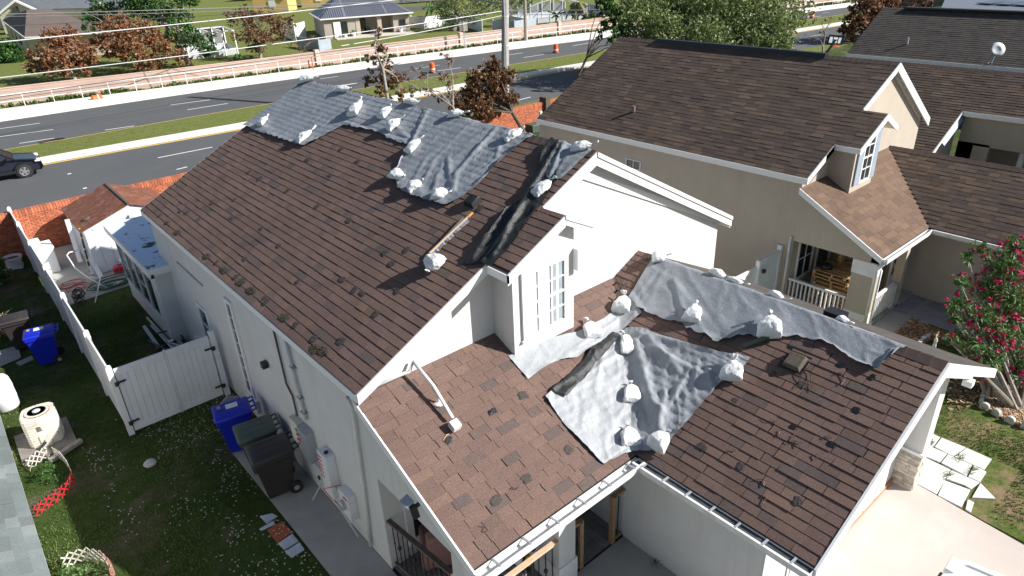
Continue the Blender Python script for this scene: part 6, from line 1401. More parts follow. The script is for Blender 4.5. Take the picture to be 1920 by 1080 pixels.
for p in [(1862/3, 130), (962/3+640, 80), (1102/3+640, 62), (636/3+640, 88), (-20, 190), (1540, 14)]:
    g = G(*p); mb = MB(); y = pink_y(g.x); mb.box((g.x-.22, y-.12, 0), (g.x+.22, y+.3, 1.62)); mb.build('pillar', M['pinkcap'], pw)
M['pinkjoint'] = M['mortar']
for r in (1, 2, 3, 4, 5): strip('joint', lambda x: pink_y(x)-.004, lambda x: pink_y(x), r*.22, r*.22+.014, simple('pink brown mortar joint', (.42, .26, .2), .9), x0=-20, x1=110, kind=None, parent=pw)  # joint lines a little darker than the blocks
# pipe railing on the far sidewalk
rl = thing('pipe_railing', 'long white pipe railing along the far sidewalk', 'railing', (5, 68.6, .1))
ry = lambda x: walk_far(x)-.1
me_post = None
xs = [-16+i*2.05 for i in range(68)]
for x in xs:
    if me_post is None:
        mb = MB(); mb.tube([(0, 0, .1), (0, 0, 1.15)], .03, 6); me_post = mb.build('post', M['trim'], loc=(0, 0, 0)); o = me_post
    else: o = me_post.copy(); COL.objects.link(o)
    o.parent = rl; o.location = Vector((x, ry(x), 0))-WO[rl.name]
for z, nm in ((1.13, 'top_rail'), (.62, 'mid_rail')): mb = MB(); mb.tube([(x, ry(x), z) for x in xs], .032, 6); mb.build(nm, M['trim'], rl)
# weeds along the foot of the pink wall
rnd = random.Random(12); mb = MB()
for _ in range(9000):
    x = rnd.uniform(-12, 115); d_ = max(.1, .75*(1+nse(x*.35, 3.))+.5*nse(x*1.7, 8.)); y = ry(x)+.15+rnd.random()**1.3*(pink_y(x)-ry(x)-.25)*min(1, d_); hh = rnd.uniform(.1, .45)*d_
    a = rnd.uniform(0, 6.3); u = Vector((math.cos(a), math.sin(a), 0))*rnd.uniform(.05, .14); q = Vector((rnd.uniform(-.15, .15), rnd.uniform(-.15, .15), hh)); p = Vector((x, y, .02)); mb.ct = rnd.random()*(.9 if rnd.random() > .1 else 1); mb.add([p-u, p+u, p+q+u*.4, p+q-u*.4], [(0, 1, 2, 3)])
tag(mb.build('weeds', M['blade'], kind='stuff'), 'green and yellow weeds growing along the foot of the pink wall', 'weeds')
# traffic drums
def drum(p, label, group='orange traffic drums on the far road'):
    root = thing('traffic_drum', label, 'traffic drum', p, group, local=True)
    mb = MB(); mb.lathe((0, 0, 0), [(.36, 0), (.38, .03), (.36, .07), (.28, .08)], 20); mb.build('rubber_base', M['black'], root)
    zz = [(.27, .08), (.265, .24), (.25, .25), (.25, .4), (.24, .41), (.24, .56), (.23, .57), (.23, .72), (.22, .73), (.215, .84), (.16, .87)]
    mb = MB(); mb.lathe((0, 0, 0), zz, 20); mb.build('body', M['orange'], root)
    for a in (.27, .59): mb = MB(); mb.lathe((0, 0, a), [(.256-.03*(a > .5), 0), (.252-.03*(a > .5), .11)], 20); mb.build('band', M['reflect'], root)
    mb = MB(); mb.bar((-.09, 0, .87), (.09, 0, .87), .03, .08); mb.build('handle', M['orange'], root); return root
drum(G(811, 136), 'orange and white traffic drum on the far road, left of the big pole'); drum(G(1042, 99), 'orange and white traffic drum on the far road right of the big pole'); drum(G(1522, 34), 'orange and white traffic drum far off, between the oak and the brown tree')
root = thing('traffic_drum', 'crushed orange drum lying in the weeds by the far railing', 'traffic drum', G(183, 188), local=True)
mb = MB(); mb.lathe((0, 0, .2), [(.16, -.4), (.25, -.3), (.22, .0), (.27, .3), (.2, .42)], 10, M=Matrix.Rotation(math.pi/2, 4, 'Y')); mb.build('body', M['orange'], root); mb = MB(); mb.lathe((0, 0, .2), [(.25, .05), (.255, .15)], 10, M=Matrix.Rotation(math.pi/2, 4, 'Y')); mb.build('band', M['reflect'], root)
root = thing('marker_post', 'thin orange marker post behind the railing beside the pink pillar', 'post', G(588, 133), local=True); mb = MB(); mb.tube([(0, 0, 0), (0, 0, 1.3)], .05, 6); mb.build('shaft', M['orange'], root)
root = thing('marker_post', 'short black post behind the railing left of the orange marker', 'post', G(581, 131), local=True); mb = MB(); mb.tube([(0, 0, 0), (0, 0, .9)], .05, 6); mb.build('shaft', M['black'], root)
# strip of tyre on the road
c = G(98, 266, .02); mb = MB(); mb.tube([c+Vector((math.cos(t*.52)*.75, math.sin(t*.52)*.5, .03)) for t in range(11)], .07, 6); tag(mb.build('tyre_tread', M['tyre'], loc=c), 'black strip of torn tyre curled on the road by the median', 'tyre')
# concrete utility pole, smaller pole, wires, sign
pb = G(947, 224); pb.z = 0
pole = thing('utility_pole', 'tall grey concrete utility pole between the houses and the road', 'utility pole', pb)
mb = MB(); tp = O+ray(947.5, -90)*((pb-O).dot(RF)/ray(947.5, -90).dot(RF)); mb.tube([pb, pb.lerp(tp, .5), tp, pb.lerp(tp, 1.8)], [.27, .24, .22, .2], 14); mb.build('shaft', M['pole'], pole)
for z in (4.3, 6.0, 7.5): mb = MB(); q_ = pb.lerp(tp, z/(tp.z-pb.z)); mb.lathe(q_, [(.262-.004*z, 0), (.262-.004*z, .08)], 12); mb.build('band', M['reflect'], pole)
mb = MB(); mb.tube([pb+Vector((.25, -.1, 0)), pb+Vector((.22, -.1, 9.0))], .03, 6); mb.build('cable_riser', M['conduit'], pole)
p2 = G(986, 78); p2.z = 0
pole2 = thing('utility_pole', 'slim wooden pole between the railing and the pink wall', 'utility pole', p2)
mb = MB(); mb.lathe(p2, [(.2, 0), (.16, 9)], 10); mb.build('shaft', M['bark'], pole2)
def wire(label, a, b, za, zb, sag, r=.025, mat='trim', n=24, spiral=0):
    """wire over the far verge; a and b are pixels, za/zb the heights above ground of its ends"""
    A, B = G(*a, za), G(*b, zb); mb = MB(); mb.tube([A.lerp(B, i/n)-Vector((0, 0, sag*4*(i/n)*(1-i/n))) for i in range(n+1)], r, 5)
    return tag(mb.build('power_line', M[mat], loc=A), label, 'wire', 'overhead wires along the road')
wr = simple('silver power line', (.6, .62, .64), .4, .05, 3, metal=.3)
M['wire'] = wr; M['wiredark'] = simple('dark cable', (.1, .1, .11), .5)
LW = [((-10, 27), (1240, -22), 6.6, 6.6, .2, .028, 'wire', 'topmost silver wire crossing the top left of the photo'), ((-10, 31), (940, -8), 6.4, 6.4, .3, .016, 'wire', 'thin beaded wire just under the topmost one'), ((-10, 50), (1000, -14), 6.0, 6.0, .2, .02, 'wiredark', 'dark thin wire second from the top'),
    ((-10, 80), (940, -26), 5.6, 5.6, .2, .036, 'wire', 'thick silver wire across the rusty trees'), ((-10, 147), (947, 20), 4.2, 4.2, .2, .03, 'wire', 'white dashed wire over the lawn of the brown roofed house'), ((-10, 183), (955, 55), 2.9, 2.9, -.1, .03, 'wiredark', 'dark cable in front of the pink wall'), ((-10, 189), (955, 60), 2.8, 2.8, -.1, .022, 'wiredark', 'lower dark cable in front of the pink wall'),
    ((640, 86), (947, 28), 4.2, 4.2, .1, .028, 'wire', 'spiral wrapped wire meeting the big pole from the left, lower one'), ((947, 20), (1250, 15), 5.0, 5.0, .05, .028, 'wire', 'upper wire running right from the big pole'), ((947, 28), (1250, 22), 4.8, 4.8, .05, .028, 'wire', 'lower wire running right from the big pole'), ((860, -6), (947, 8), 7, 7, 0, .04, 'bluedark', 'short blue white bracket wire at the top of the big pole')]
for a, b, za, zb, sg, r, mt, lb in LW: wire(lb, a, b, za, zb, sg, r, mt)
sg_ = thing('road_sign', 'pale road sign seen from behind, on a thin post by the far railing', 'sign', G(872, 93), local=True)
mb = MB(); mb.tube([(0, 0, 0), (0, 0, 2.9)], .05, 6); mb.build('post', M['steel'], sg_); mb = MB(); mb.box((-.42, .03, 1.9), (.42, .06, 2.85)); mb.build('plate', simple('bare aluminium sign back', (.5, .46, .38), .6), sg_); sg_.rotation_euler = (0, 0, R(-35))
# ================================================================ houses beyond the wall
def hip_roof(pts, rz, ridge, mat, parent, name='roof', th=.12):
    """pts: four eave corners CCW, ridge: two ridge points"""
    P = [Vector(p) for p in pts]; A, B = Vector(ridge[0]), Vector(ridge[1]); mb = MB()
    mb.add(P+[A, B], [(0, 1, 5, 4), (1, 2, 5), (2, 3, 4, 5), (3, 0, 4)]); mb.add([p-Vector((0, 0, th)) for p in P]+P, [(0, 1, 2, 3), (0, 1, 5, 4), (1, 2, 6, 5), (2, 3, 7, 6), (3, 0, 4, 7)]); return mb.build(name, mat, parent)
M['brownfar'] = simple('brown far roof', (.14, .105, .09), .9, .12, .8, 25, .4); M['greyfar'] = simple('grey far roof', (.15, .165, .18), .9, .12, .8, 25, .4)
hA = thing('house', 'brown roofed house behind the rusty trees at the top left', 'house', (9, 80, 0))
A0, A1 = G(-4, 36, 2.6), G(46, 70, 2.6); A2 = G(172, 62, 2.6)
A0 = G(3, 38, 2.6); u = (A1-A0); v = (A2-A1); A3 = A0+v
ce = (A1+A2)/2+(A0-A1)*.45; Rg1 = A1+v*.35-u*.5+Vector((0, 0, 2.1)); Rg2 = A1+v*.75-u*.5+Vector((0, 0, 2.1))
hip_roof([A1, A2+v*.3, A3+v*.3, A0], 0, [Rg1, Rg2], M['brownfar'], hA)
mb = MB(); q = [A1.lerp(ce, .06), (A2+v*.3).lerp(ce, .05), (A3+v*.3).lerp(ce, .05), A0.lerp(ce, .05)]; mb.prism([(p.x, p.y, 0) for p in q], (0, 0, 2.5)); mb.build('wall', M['cream'], hA)
mb = MB(); 
for a, b in ((A1, A2+v*.3), (A0, A1)): mb.bar(a-Vector((0, 0, .05)), b-Vector((0, 0, .05)), .08, .16)
mb.build('fascia', M['trim'], hA)
for t in (.2, .4, .6): p = q[3].lerp(q[0], t+.1); mb = MB(); mb.box((p.x-.1, p.y-.4, .9), (p.x+.05, p.y+.4, 2.0)); mb.build('window', M['glass'], hA)
hB = thing('house', 'grey roofed house with a white gable and a half round window, far top left', 'house', (15, 100, 0))
b1, b2 = G(-60, 22, 3.2), G(260, 6, 3.2)
mb = MB(); a = G(-80, 20, 3.2); b = G(250, 14, 3.2); d_ = Vector((6, 40, 0)); mb.add([a, b, b+d_*.5+Vector((0, 0, 4)), a+d_*.5+Vector((0, 0, 4)), b+d_, a+d_], [(0, 1, 2, 3), (3, 2, 4, 5)]); mb.build('roof', M['greyfar'], hB)
mb = MB(); mb.prism([(a.x+1, a.y+.6, 0), (b.x-1, b.y+.6, 0), (b.x-1, b.y+.6, 3.1), (a.x+1, a.y+.6, 3.1)], (0, 8, 0)); mb.build('wall', M['cream'], hB)
gl, gr2, gt = G(-2, 27, 3.1), G(74, 23, 3.1), None; ga = (gl+gr2)/2; ga.z = 4.9
mb = MB(); mb.prism([gl+Vector((0, -.0, -3.1)), gr2+Vector((0, 0, -3.1)), gr2, ga, gl], (.3, 3.0, 0)); mb.build('gable_wall', M['cream'], hB)
mb = MB(); mb.bar(gl-Vector((.3, .3, .1)), ga+Vector((0, -.3, .1)), .4, .3); mb.bar(ga+Vector((0, -.3, .1)), gr2+Vector((.3, -.3, -.1)), .4, .3); mb.build('gable_trim', M['trim'], hB)
mb = MB(); cc = (gl+gr2)/2+Vector((0, -.08, 0)); mb.prism([cc+Vector((math.cos(t*math.pi/8)*1.0, 0, .1+math.sin(t*math.pi/8)*1.0)) for t in range(9)], (0, .05, 0)); mb.build('window', M['glass'], hB)
mb = MB(); mb.bar(G(172, 14, 3.3), G(188, 6, 4.4), .3, .3); mb.build('far_gable_trim', M['trim'], hB)
hC = thing('house', 'house with a grey standing seam metal roof and a covered back porch', 'house', (45, 87, 0))
E0, E1 = G(538, 30, 2.4), G(600, 37, 2.4); E2 = G(770, 24, 2.4)
v = (E2-E1); v.z = 0; w_ = Vector((-v.y, v.x, 0)).normalized(); dep = 10.5
E1b, E2b = E1+w_*dep, E2+w_*dep+v*.03; Rg1 = E1+v*.3+w_*5.2+Vector((0, 0, 2.5)); Rg2 = E1+v*.72+w_*5.2+Vector((0, 0, 2.5))
hip_roof([E1, E2+v*.03, E2b, E1b], 0, [Rg1, Rg2], M['metalroof'], hC)
def seams(a, b, c_, d_, n, parent):
    for i in range(1, n): p, q_ = a.lerp(b, i/n), d_.lerp(c_, i/n); mb = MB(); mb.bar(p+Vector((0, 0, .04)), q_+Vector((0, 0, .04)), .07, .08); mb.build('roof_seam', M['metalroof'], parent)
seams(E1.lerp(E2, .28), E1.lerp(E2, .74), Rg2, Rg1, 22, hC); seams(E1.lerp(E1b, .05), E1.lerp(E1b, .45), Rg1.lerp(E1, .1), E1.lerp(Rg1, .15), 2, hC)
for i in range(1, 12):
    t = i/12; p = E1.lerp(E1+v*.28, t); mb = MB(); mb.bar(p+Vector((0, 0, .04)), E1.lerp(Rg1, t)+Vector((0, 0, .05)), .07, .08); mb.build('roof_seam', M['metalroof'], hC)
    p = E2.lerp(E1+v*.74, t); mb = MB(); mb.bar(p+Vector((0, 0, .04)), E2.lerp(Rg2, t)+Vector((0, 0, .05)), .07, .08); mb.build('roof_seam', M['metalroof'], hC)
mb = MB(); mb.bar(E1, E2+v*.03, .12, .16); mb.bar(E1, E1b, .12, .16); mb.build('fascia', M['trim'], hC)
grey_st = simple('warm grey stucco', (.4, .35, .3), .9, .04, 2)
vn = v.normalized()
def hbox(name, s0, s1, d0, d1, z0, z1, mat, parent=hC): mb = MB(); a = E1+vn*s0+w_*d0; b = E1+vn*s1+w_*d0; a.z = b.z = z0; mb.prism([a, b, b+w_*(d1-d0), a+w_*(d1-d0)], (0, 0, z1-z0)); return mb.build(name, mat, parent)
LV_ = v.length
hbox('wall', .4, LV_*.38, .35, 9.8, 0, 2.3, grey_st); hbox('wall', LV_*.38, LV_*.8, 3.0, 9.8, 0, 2.3, grey_st); hbox('wall', LV_*.8, LV_-.2, .5, 9.8, 0, 2.3, grey_st)
hbox('sliding_door', LV_*.44, LV_*.53, 2.9, 2.99, .05, 1.9, M['glass']); hbox('sliding_door', 2.5, 3.4, .25, .34, .05, 1.9, M['glass']); hbox('door_frame', 1.6, 2.5, .22, .34, .05, 2.0, M['trim']); hbox('window', LV_*.87, LV_*.94, .4, .49, .8, 1.6, M['glass'])
for s_ in (.4, .64): hbox('porch_column', LV_*s_-.25, LV_*s_+.3, .3, .8, 0, 2.3, M['stuccotan'])
hbox('patio', 1.5, LV_*1.0, -2.0, 3.0, 0, .08, simple('pale patio', (.55, .5, .44), .9))
# plant pots and chairs on that patio
for i, (x, y) in enumerate([(609, 67), (648, 70), (664, 68), (690, 62), (710, 65), (752, 60), (740, 58)]):
    c = G(x, y, .08); root = thing('plant_pot', ['white pot at the left end of the distant patio', 'white pot beside the first distant patio column', 'grey pot right of the first distant patio column', 'low planter in the middle of the distant patio', 'white pot at the second distant patio column', 'white bucket at the right end of the distant patio', 'dark planter near the right end of the distant patio'][i], 'pot', c, local=True)
    mb = MB(); mb.lathe((0, 0, 0), [(.2, 0), (.28, .4), (.22, .42)], 10); mb.build('pot_body', M['vinyl'] if i not in (3, 6) else M['barkdark'], root); foliage('plant', [(0, 0, .6, .3)], 50, .09, M['greenleaf'], root, seed=i, perc=6)
for (x, y), lb in (((605, 63), 'small white chair at the left end of the distant patio'), ((700, 56), 'white chair between the distant patio columns')):
    c = G(x, y, .08); root = thing('patio_chair', lb, 'chair', c, local=True); mb = MB(); mb.box((-.25, -.25, .4), (.25, .25, .45)); mb.build('seat', M['trim'], root); mb = MB(); mb.box((-.25, .22, .45), (.25, .27, .95)); mb.build('backrest', M['trim'], root)
    for a in (-.22, .22):
        for b in (-.22, .22): mb = MB(); mb.box((a-.02, b-.02, 0), (a+.02, b+.02, .4)); mb.build('leg', M['trim'], root)
# yellow houses far behind
M['yellow'] = simple('yellow stucco', (.62, .43, .16), .9, .05, 1)
for px, w_px, h_, lb in (((478, 26), 64, 4.2, 'yellow house behind the sparse rusty tree'), ((566, 14), 60, 4.0, 'second yellow house behind the grey metal roof'), ((460, 2), 80, 4.5, 'yellow house farthest back at the top edge of the photo')):
    a = G(*px); b = G(px[0]+w_px, px[1]-3); root = thing('house', lb, 'house', a); d_ = (b-a); n_ = Vector((-d_.y, d_.x, 0)).normalized()*7
    mb = MB(); mb.prism([a, b, b+Vector((0, 0, h_*.7)), (a+b)/2+Vector((0, 0, h_)), a+Vector((0, 0, h_*.7))], n_); mb.build('wall', M['yellow'], root)
    mb = MB(); e = d_.normalized()*.5; t1, t2_, t3 = a+Vector((0, 0, h_*.7)), (a+b)/2+Vector((0, 0, h_)), b+Vector((0, 0, h_*.7)); s_ = -n_.normalized()*.4
    mb.prism([t1-e+s_, t2_+s_, t2_+s_+Vector((0, 0, .2)), t1-e+s_+Vector((0, 0, .2))], n_*1.1); mb.prism([t2_+s_, t3+e+s_, t3+e+s_+Vector((0, 0, .2)), t2_+s_+Vector((0, 0, .2))], n_*1.1); mb.build('roof', M['pinkcap'], root)
    mb = MB(); c = a.lerp(b, .45)-n_.normalized()*.05; mb.prism([c+Vector((0, 0, 1)), c+d_.normalized()*1.2+Vector((0, 0, 1)), c+d_.normalized()*1.2+Vector((0, 0, 2.2)), c+Vector((0, 0, 2.2))], -n_.normalized()*.05); mb.build('window', M['trim'], root)
# screened pool enclosures
def enclosure(label, a, b, depth, h, nb, arch=False, base=.0, zig=.6):
    a, b = G(*a), G(*b); d_ = (b-a); n_ = Vector((-d_.y, d_.x, 0)).normalized()*depth; root = thing('screen_enclosure', label, 'screen enclosure', a)
    U_ = Vector((0, 0, 1)); hz = lambda t: h+(1.0*math.sin(math.pi*t) if arch else 0)
    for (p, q) in ((a, b), (a+n_, b+n_)):
        for i in range(nb+1):
            t = i/nb; c = p.lerp(q, t); mb = MB(); mb.bar(c, c+U_*hz(t), .1, .1); mb.build('frame_post', M['trim'] if not arch else M['conduit'], root)
        for i in range(nb):
            t0, t1 = i/nb, (i+1)/nb; c0, c1 = p.lerp(q, t0), p.lerp(q, t1); mb = MB(); mb.bar(c0+U_*hz(t0), c1+U_*hz(t1), .1, .1); mb.bar(c0+U_*.7, c1+U_*.7, .06, .06); mb.build('frame_beam', M['trim'] if not arch else M['conduit'], root)
    for i in range(nb+1):
        t = i/nb; c = a.lerp(b, t); mb = MB(); mb.bar(c+U_*hz(t), c+n_+U_*hz(t), .1, .1); mb.build('roof_beam', M['trim'] if not arch else M['conduit'], root)
    mb = MB(); mb.add([a, b, b+U_*.75, a+U_*.75, a+n_, b+n_, b+n_+U_*.75, a+n_+U_*.75], [(0, 1, 2, 3), (4, 5, 6, 7), (0, 4, 7, 3), (1, 5, 6, 2)]); mb.build('kick_panel', M['conduit'], root)
    mb = MB(); mb.prism([a, b, b+n_, a+n_], (0, 0, .06)); mb.build('deck', M['conduit'], root)
    c0, c1 = a+n_*1.02, b+n_*1.02; mb = MB(); mb.prism([c0, c1, c1+U_*(h*.95), c0+U_*(h*.95)], n_.normalized()*.15); mb.build('house_wall', simple('lanai wall in painted shade', (.2, .2, .2), .9), root)  # dark grey puts the shade under the screen into the wall colour
    return root
enclosure('white framed screen enclosure behind the tall green tree', (356, 112), (447, 102), 6, 2.6, 4)
enclosure('grey arched screen enclosure at the top of the photo, right of the poles', (985, 46), (1100, 36), 7, 2.0, 5, arch=True)
# white fences of the far gardens
def farfence(label, pxs, h, mat):
    P = [G(*p) for p in pxs]; root = thing('vinyl_fence', label, 'fence', P[0])
    for a, b in zip(P, P[1:]):
        mb = MB(); mb.bar(a+Vector((0, 0, h/2)), b+Vector((0, 0, h/2)), .08, h); mb.build('fence_panel', mat, root); mb = MB(); mb.bar(a, a+Vector((0, 0, h+.15)), .16, .16); mb.build('post', mat, root)
farfence('white fence panels behind the grey metal roofed house', [(772, 52), (796, 54), (822, 50), (858, 44)], 1.5, M['vinyl'])
farfence('long white garden fence running towards the pink wall by the pole', [(836, 40), (858, 47), (905, 60)], 1.6, M['vinyl'])
farfence('garden fence in painted shade grey right of the big pole', [(925, 58), (965, 60), (1005, 52)], 1.3, simple('vinyl in painted shade', (.32, .36, .42), .6))  # blue grey panel colour stands in for shade on the fence
farfence('white garden fence in painted shade grey behind the sparse rusty tree', [(560, 88), (600, 96), (622, 92)], 1.2, simple('vinyl in painted shade', (.32, .36, .42), .6))  # white fence, its shaded face put into the panel colour
farfence('white fence between the screen enclosure and the metal roofed house', [(532, 70), (556, 76), (575, 70)], 2.0, M['vinyl'])
# ================================================================ trees
g = G(143, 153); tree('rounded rusty leaved tree at the far left behind the pink wall', g, blobs_px(g, [(75, 112, 24, 0), (105, 82, 30, 0), (135, 78, 28, 1), (110, 115, 32, -1), (160, 100, 24, 0), (150, 125, 20, 0), (60, 130, 14, -1)]), 'rustleaf', 5200, .16, .16, seed=1, shell=.4)
g = G(262, 138); tree('broad rusty leaved tree with pale forked limbs, second from the left', g, blobs_px(g, [(205, 60, 28, 0), (240, 55, 30, 1), (275, 62, 30, 0), (300, 85, 26, 0), (215, 95, 24, -1), (250, 95, 32, -1), (290, 115, 22, 0), (335, 108, 18, 0), (185, 80, 16, 0)]), 'rustleaf', 6000, .16, .2, seed=2, shell=.4)
g = G(357, 126); tree('tall green tree rising behind the rusty ones', g, blobs_px(g, [(170, 40, 20, 2), (200, 20, 34, 3), (260, 10, 34, 2), (300, 25, 26, 1), (330, 20, 26, 0), (345, 60, 30, 0), (380, 78, 24, -1), (325, 75, 22, 0), (395, 95, 14, -1), (270, -10, 40, 2), (350, -5, 24, 1)]), 'greenleaf', 8000, .17, .3, 'bark', seed=3, shell=.4)
g = G(490, 112); tree('sparse rusty tree with many bare stems, right of the screen enclosure', g, blobs_px(g, [(455, 30, 22, 1), (485, 35, 24, 0), (515, 45, 24, 0), (460, 62, 24, 0), (495, 70, 26, -1), (530, 62, 18, 0), (545, 40, 14, 1), (430, 30, 16, 1), (475, 90, 18, 0)]), 'deadleaf', 4200, .13, .16, seed=4, twigs=12, shell=.2)
g = G(565, 105); tree('thin bare shrub with few leaves in front of the grey fence', g, blobs_px(g, [(555, 90, 18, 0), (580, 80, 14, 0), (575, 95, 14, 0)]), 'deadleaf', 350, .1, .05, seed=5, twigs=10)
g = G(440, 130); tree('small green shrub hanging over the pink wall', g, blobs_px(g, [(440, 116, 11, 0), (447, 108, 8, 0), (430, 122, 7, 0)]), 'greenleaf', 500, .14, .05, seed=6, name='shrub')
g = G(10, 118); tree('very dark round bush at the left edge beside the brown roofed house', g, blobs_px(g, [(10, 98, 26, 0), (25, 108, 16, 0)]), 'greenleaf', 2200, .18, .1, seed=7, name='shrub')
g = G(850, 58); tree('olive tree with pale trunks left of the big pole', g, blobs_px(g, [(820, -5, 26, 1), (850, 10, 34, 0), (885, 20, 30, 0), (900, -5, 30, 1), (840, 28, 22, -1), (960, -5, 30, 1), (985, 0, 22, 1), (925, 15, 18, 0)]), 'oakleaf', 5200, .15, .22, seed=8, shell=.35, twigs=8)
g = G(838, 49); tree('small round dark green tree in front of the white garden fence', g, blobs_px(g, [(838, 18, 14, 0), (845, 8, 11, 0), (828, 12, 10, 0)]), 'greenleaf', 1500, .16, .12, seed=9)
def palm(label, base, hpx, fr, size, mat, n=16, seed=0, droop=1.):
    root = thing('palm_tree', label, 'palm', base); rnd = random.Random(seed); k = (Vector(base)-O).dot(RF)/F; top = Vector(base)+Vector((0, 0, hpx*k*1.1)); mb = MB(); mb.tube([base, Vector(base).lerp(top, .5), top], [.16, .13, .12], 8); mb.build('trunk', M['bark'], root)
    for i in range(n):
        a = 2*math.pi*i/n+rnd.uniform(-.2, .2); el = rnd.uniform(-.3, 1.1); L_ = fr*k*rnd.uniform(.8, 1.15); mb = MB(); pv_ = None
        pts = [top+Vector((math.cos(a)*t*L_*math.cos(el*(1-t)), math.sin(a)*t*L_*math.cos(el*(1-t)), L_*(t*math.sin(el)-droop*.8*t*t))) for t in (0, .25, .5, .75, 1)]
        for p, q in zip(pts, pts[1:]):
            s_ = Vector((-math.sin(a), math.cos(a), 0))*size*k; mb.ct = rnd.random(); mb.add([p, q, q+s_-Vector((0, 0, size*k*.7)), p+s_*.7-Vector((0, 0, size*k*.5))], [(0, 1, 2, 3)]); mb.add([p, q, q-s_-Vector((0, 0, size*k*.7)), p-s_*.7-Vector((0, 0, size*k*.5))], [(0, 1, 2, 3)])
        mb.build('frond', M[mat], root)
palm('palm with drooping brown fronds beside the grey enclosure', G(1083, 45), 32, 22, 5, 'palmleaf', 18, 1, 1.3); palm('little green palm behind the white garden fence', G(809, 31), 14, 14, 4, 'greenleaf', 12, 2)
palm('bird of paradise style plant in front of the grey enclosure', G(1043, 44), 14, 16, 3, 'greenleaf', 9, 3, .4)
for (x, y), lb in (((1098, 40), 'bright green bush right of the brown palm'), ((1110, 34), 'second green bush near the blue car')): g = G(x, y); tree(lb, g, blobs_px(g, [(x, y-5, 8, 0)]), 'greenleaf', 500, .16, .05, seed=x, name='shrub')
# big oak behind the tan house
g = Vector((44.5, 34.0, 0))
tree('big olive green oak behind the tan house roof', g, blobs_px(g, [(1200, 40, 52, 0), (1260, 20, 60, 2), (1330, 30, 66, 0), (1400, 40, 62, 0), (1450, 60, 46, -1), (1380, -10, 60, 2), (1300, -20, 60, 2), (1470, 15, 46, 1), (1250, 60, 40, -2), (1330, 75, 42, -3), (1420, 90, 36, -2), (1465, 95, 28, -1), (1200, 0, 46, 2)]), 'oakleaf', 34000, .14, .32, 'barkdark', seed=10, shell=.45, clump=.7)
g = Vector((38.5, 38.0, 0)); tree('dark dangling branches at the left side of the big oak', g, blobs_px(g, [(1140, 10, 22, 0), (1135, 50, 14, 0), (1150, 30, 20, 0), (1150, 82, 16, -2), (1165, 60, 26, 0), (1125, 72, 9, 0), (1180, 90, 22, -2), (1130, -10, 18, 0)]), 'greenleaf', 1800, .17, .1, 'barkdark', seed=11, shell=.2)
g = G(1640, 80); tree('dense dark brown leaved tree behind the fourth house roof', g, blobs_px(g, [(1620, 20, 30, 0), (1600, 45, 24, 0), (1650, 10, 34, 1), (1595, 60, 16, 0), (1640, 50, 26, 0), (1690, 0, 26, 2), (1730, 0, 20, 2)]), 'deadleaf', 4200, .2, .22, 'barkdark', seed=12)
g = G(1544, 112); tree('small bare tree left of the basketball hoop', g, blobs_px(g, [(1540, 45, 18, 0), (1555, 40, 14, 0), (1530, 70, 14, 0)]), 'deadleaf', 60, .1, .09, seed=13, twigs=10)
# dying trees along the brick wall behind the white house
gx = Vector((18.0, 30.6, 0)); tree('thin half bare tree with brown leaves behind the main ridge, left one', gx, blobs_px(gx, [(715, 90, 18, 0), (700, 110, 16, 0), (722, 130, 22, 0), (695, 150, 18, 0), (740, 150, 22, 0), (720, 170, 22, 0), (710, 60, 12, 0), (750, 175, 14, 0)]), 'deadleaf', 1900, .09, .09, 'bark', seed=14, shell=.1, fork=.75, twigs=9)
gx = Vector((22.5, 30.2, 0)); tree('bare grey tree between the two leafy brown ones, slim', gx, blobs_px(gx, [(785, 140, 20, 0), (800, 170, 18, 0), (770, 165, 18, 0), (840, 110, 18, 0), (835, 150, 22, 0), (845, 180, 18, 0), (825, 185, 16, 0)]), 'deadleaf', 700, .08, .08, 'bark', seed=15, shell=.1, fork=.5, twigs=12)
gx = Vector((26.6, 30.0, 0)); tree('dense brown leaved bushy tree in front of the big pole', gx, blobs_px(gx, [(925, 130, 22, 0), (900, 150, 26, 0), (930, 165, 28, 0), (950, 145, 18, 0), (880, 175, 24, 0), (915, 190, 30, 0), (950, 190, 22, 0), (925, 112, 10, 0), (870, 195, 22, 0), (860, 205, 20, -1), (900, 210, 26, -1)]), 'deadleaf', 9000, .1, .12, 'barkdark', seed=16, shell=.15, droop=.8)
# oleander with flowers
gx = G(1885, 745); root = thing('oleander', 'tall oleander bush with crimson flowers and pale stems at the right edge', 'shrub', gx)
ob = blobs_px(gx, [(1880, 500, 38, 0), (1915, 480, 36, .3), (1850, 540, 32, 0), (1895, 560, 44, 0), (1840, 600, 34, -.2), (1885, 630, 44, 0), (1925, 600, 46, .4), (1800, 570, 20, -.2), (1860, 670, 32, -.3), (1910, 690, 36, 0), (1840, 470, 16, 0), (1905, 460, 18, 0), (1800, 640, 18, -.3), (1835, 700, 16, -.4), (1780, 575, 14, -.3), (1800, 530, 18, -.2), (1780, 640, 12, -.3), (1815, 480, 14, 0), (1790, 600, 14, -.3), (1830, 650, 26, -.3)])
rnd = random.Random(21); mb = MB()
for i, b in enumerate(ob*2):
    s_ = gx+Vector((rnd.uniform(-.45, .45), rnd.uniform(-.45, .45), 0)); c = Vector(b[:3]); mb.tube([s_, s_.lerp(c, .5)+Vector((rnd.uniform(-.15, .15), rnd.uniform(-.15, .15), .1)), c], [.06, .035, .012], 6)
mb.build('stem', M['bark'], root)
foliage('foliage', ob, 11000, .08, M['oleander'], root, seed=22, shell=.15, aspect=.22, clump=.8, perc=10)
fb = [(b[0], b[1], b[2]+b[3]*.15, b[3]*1.02) for b in ob]; foliage('flowers', fb, 3000, .042, M['flower'], root, seed=23, shell=.75, aspect=.8, clump=.22, perc=12)
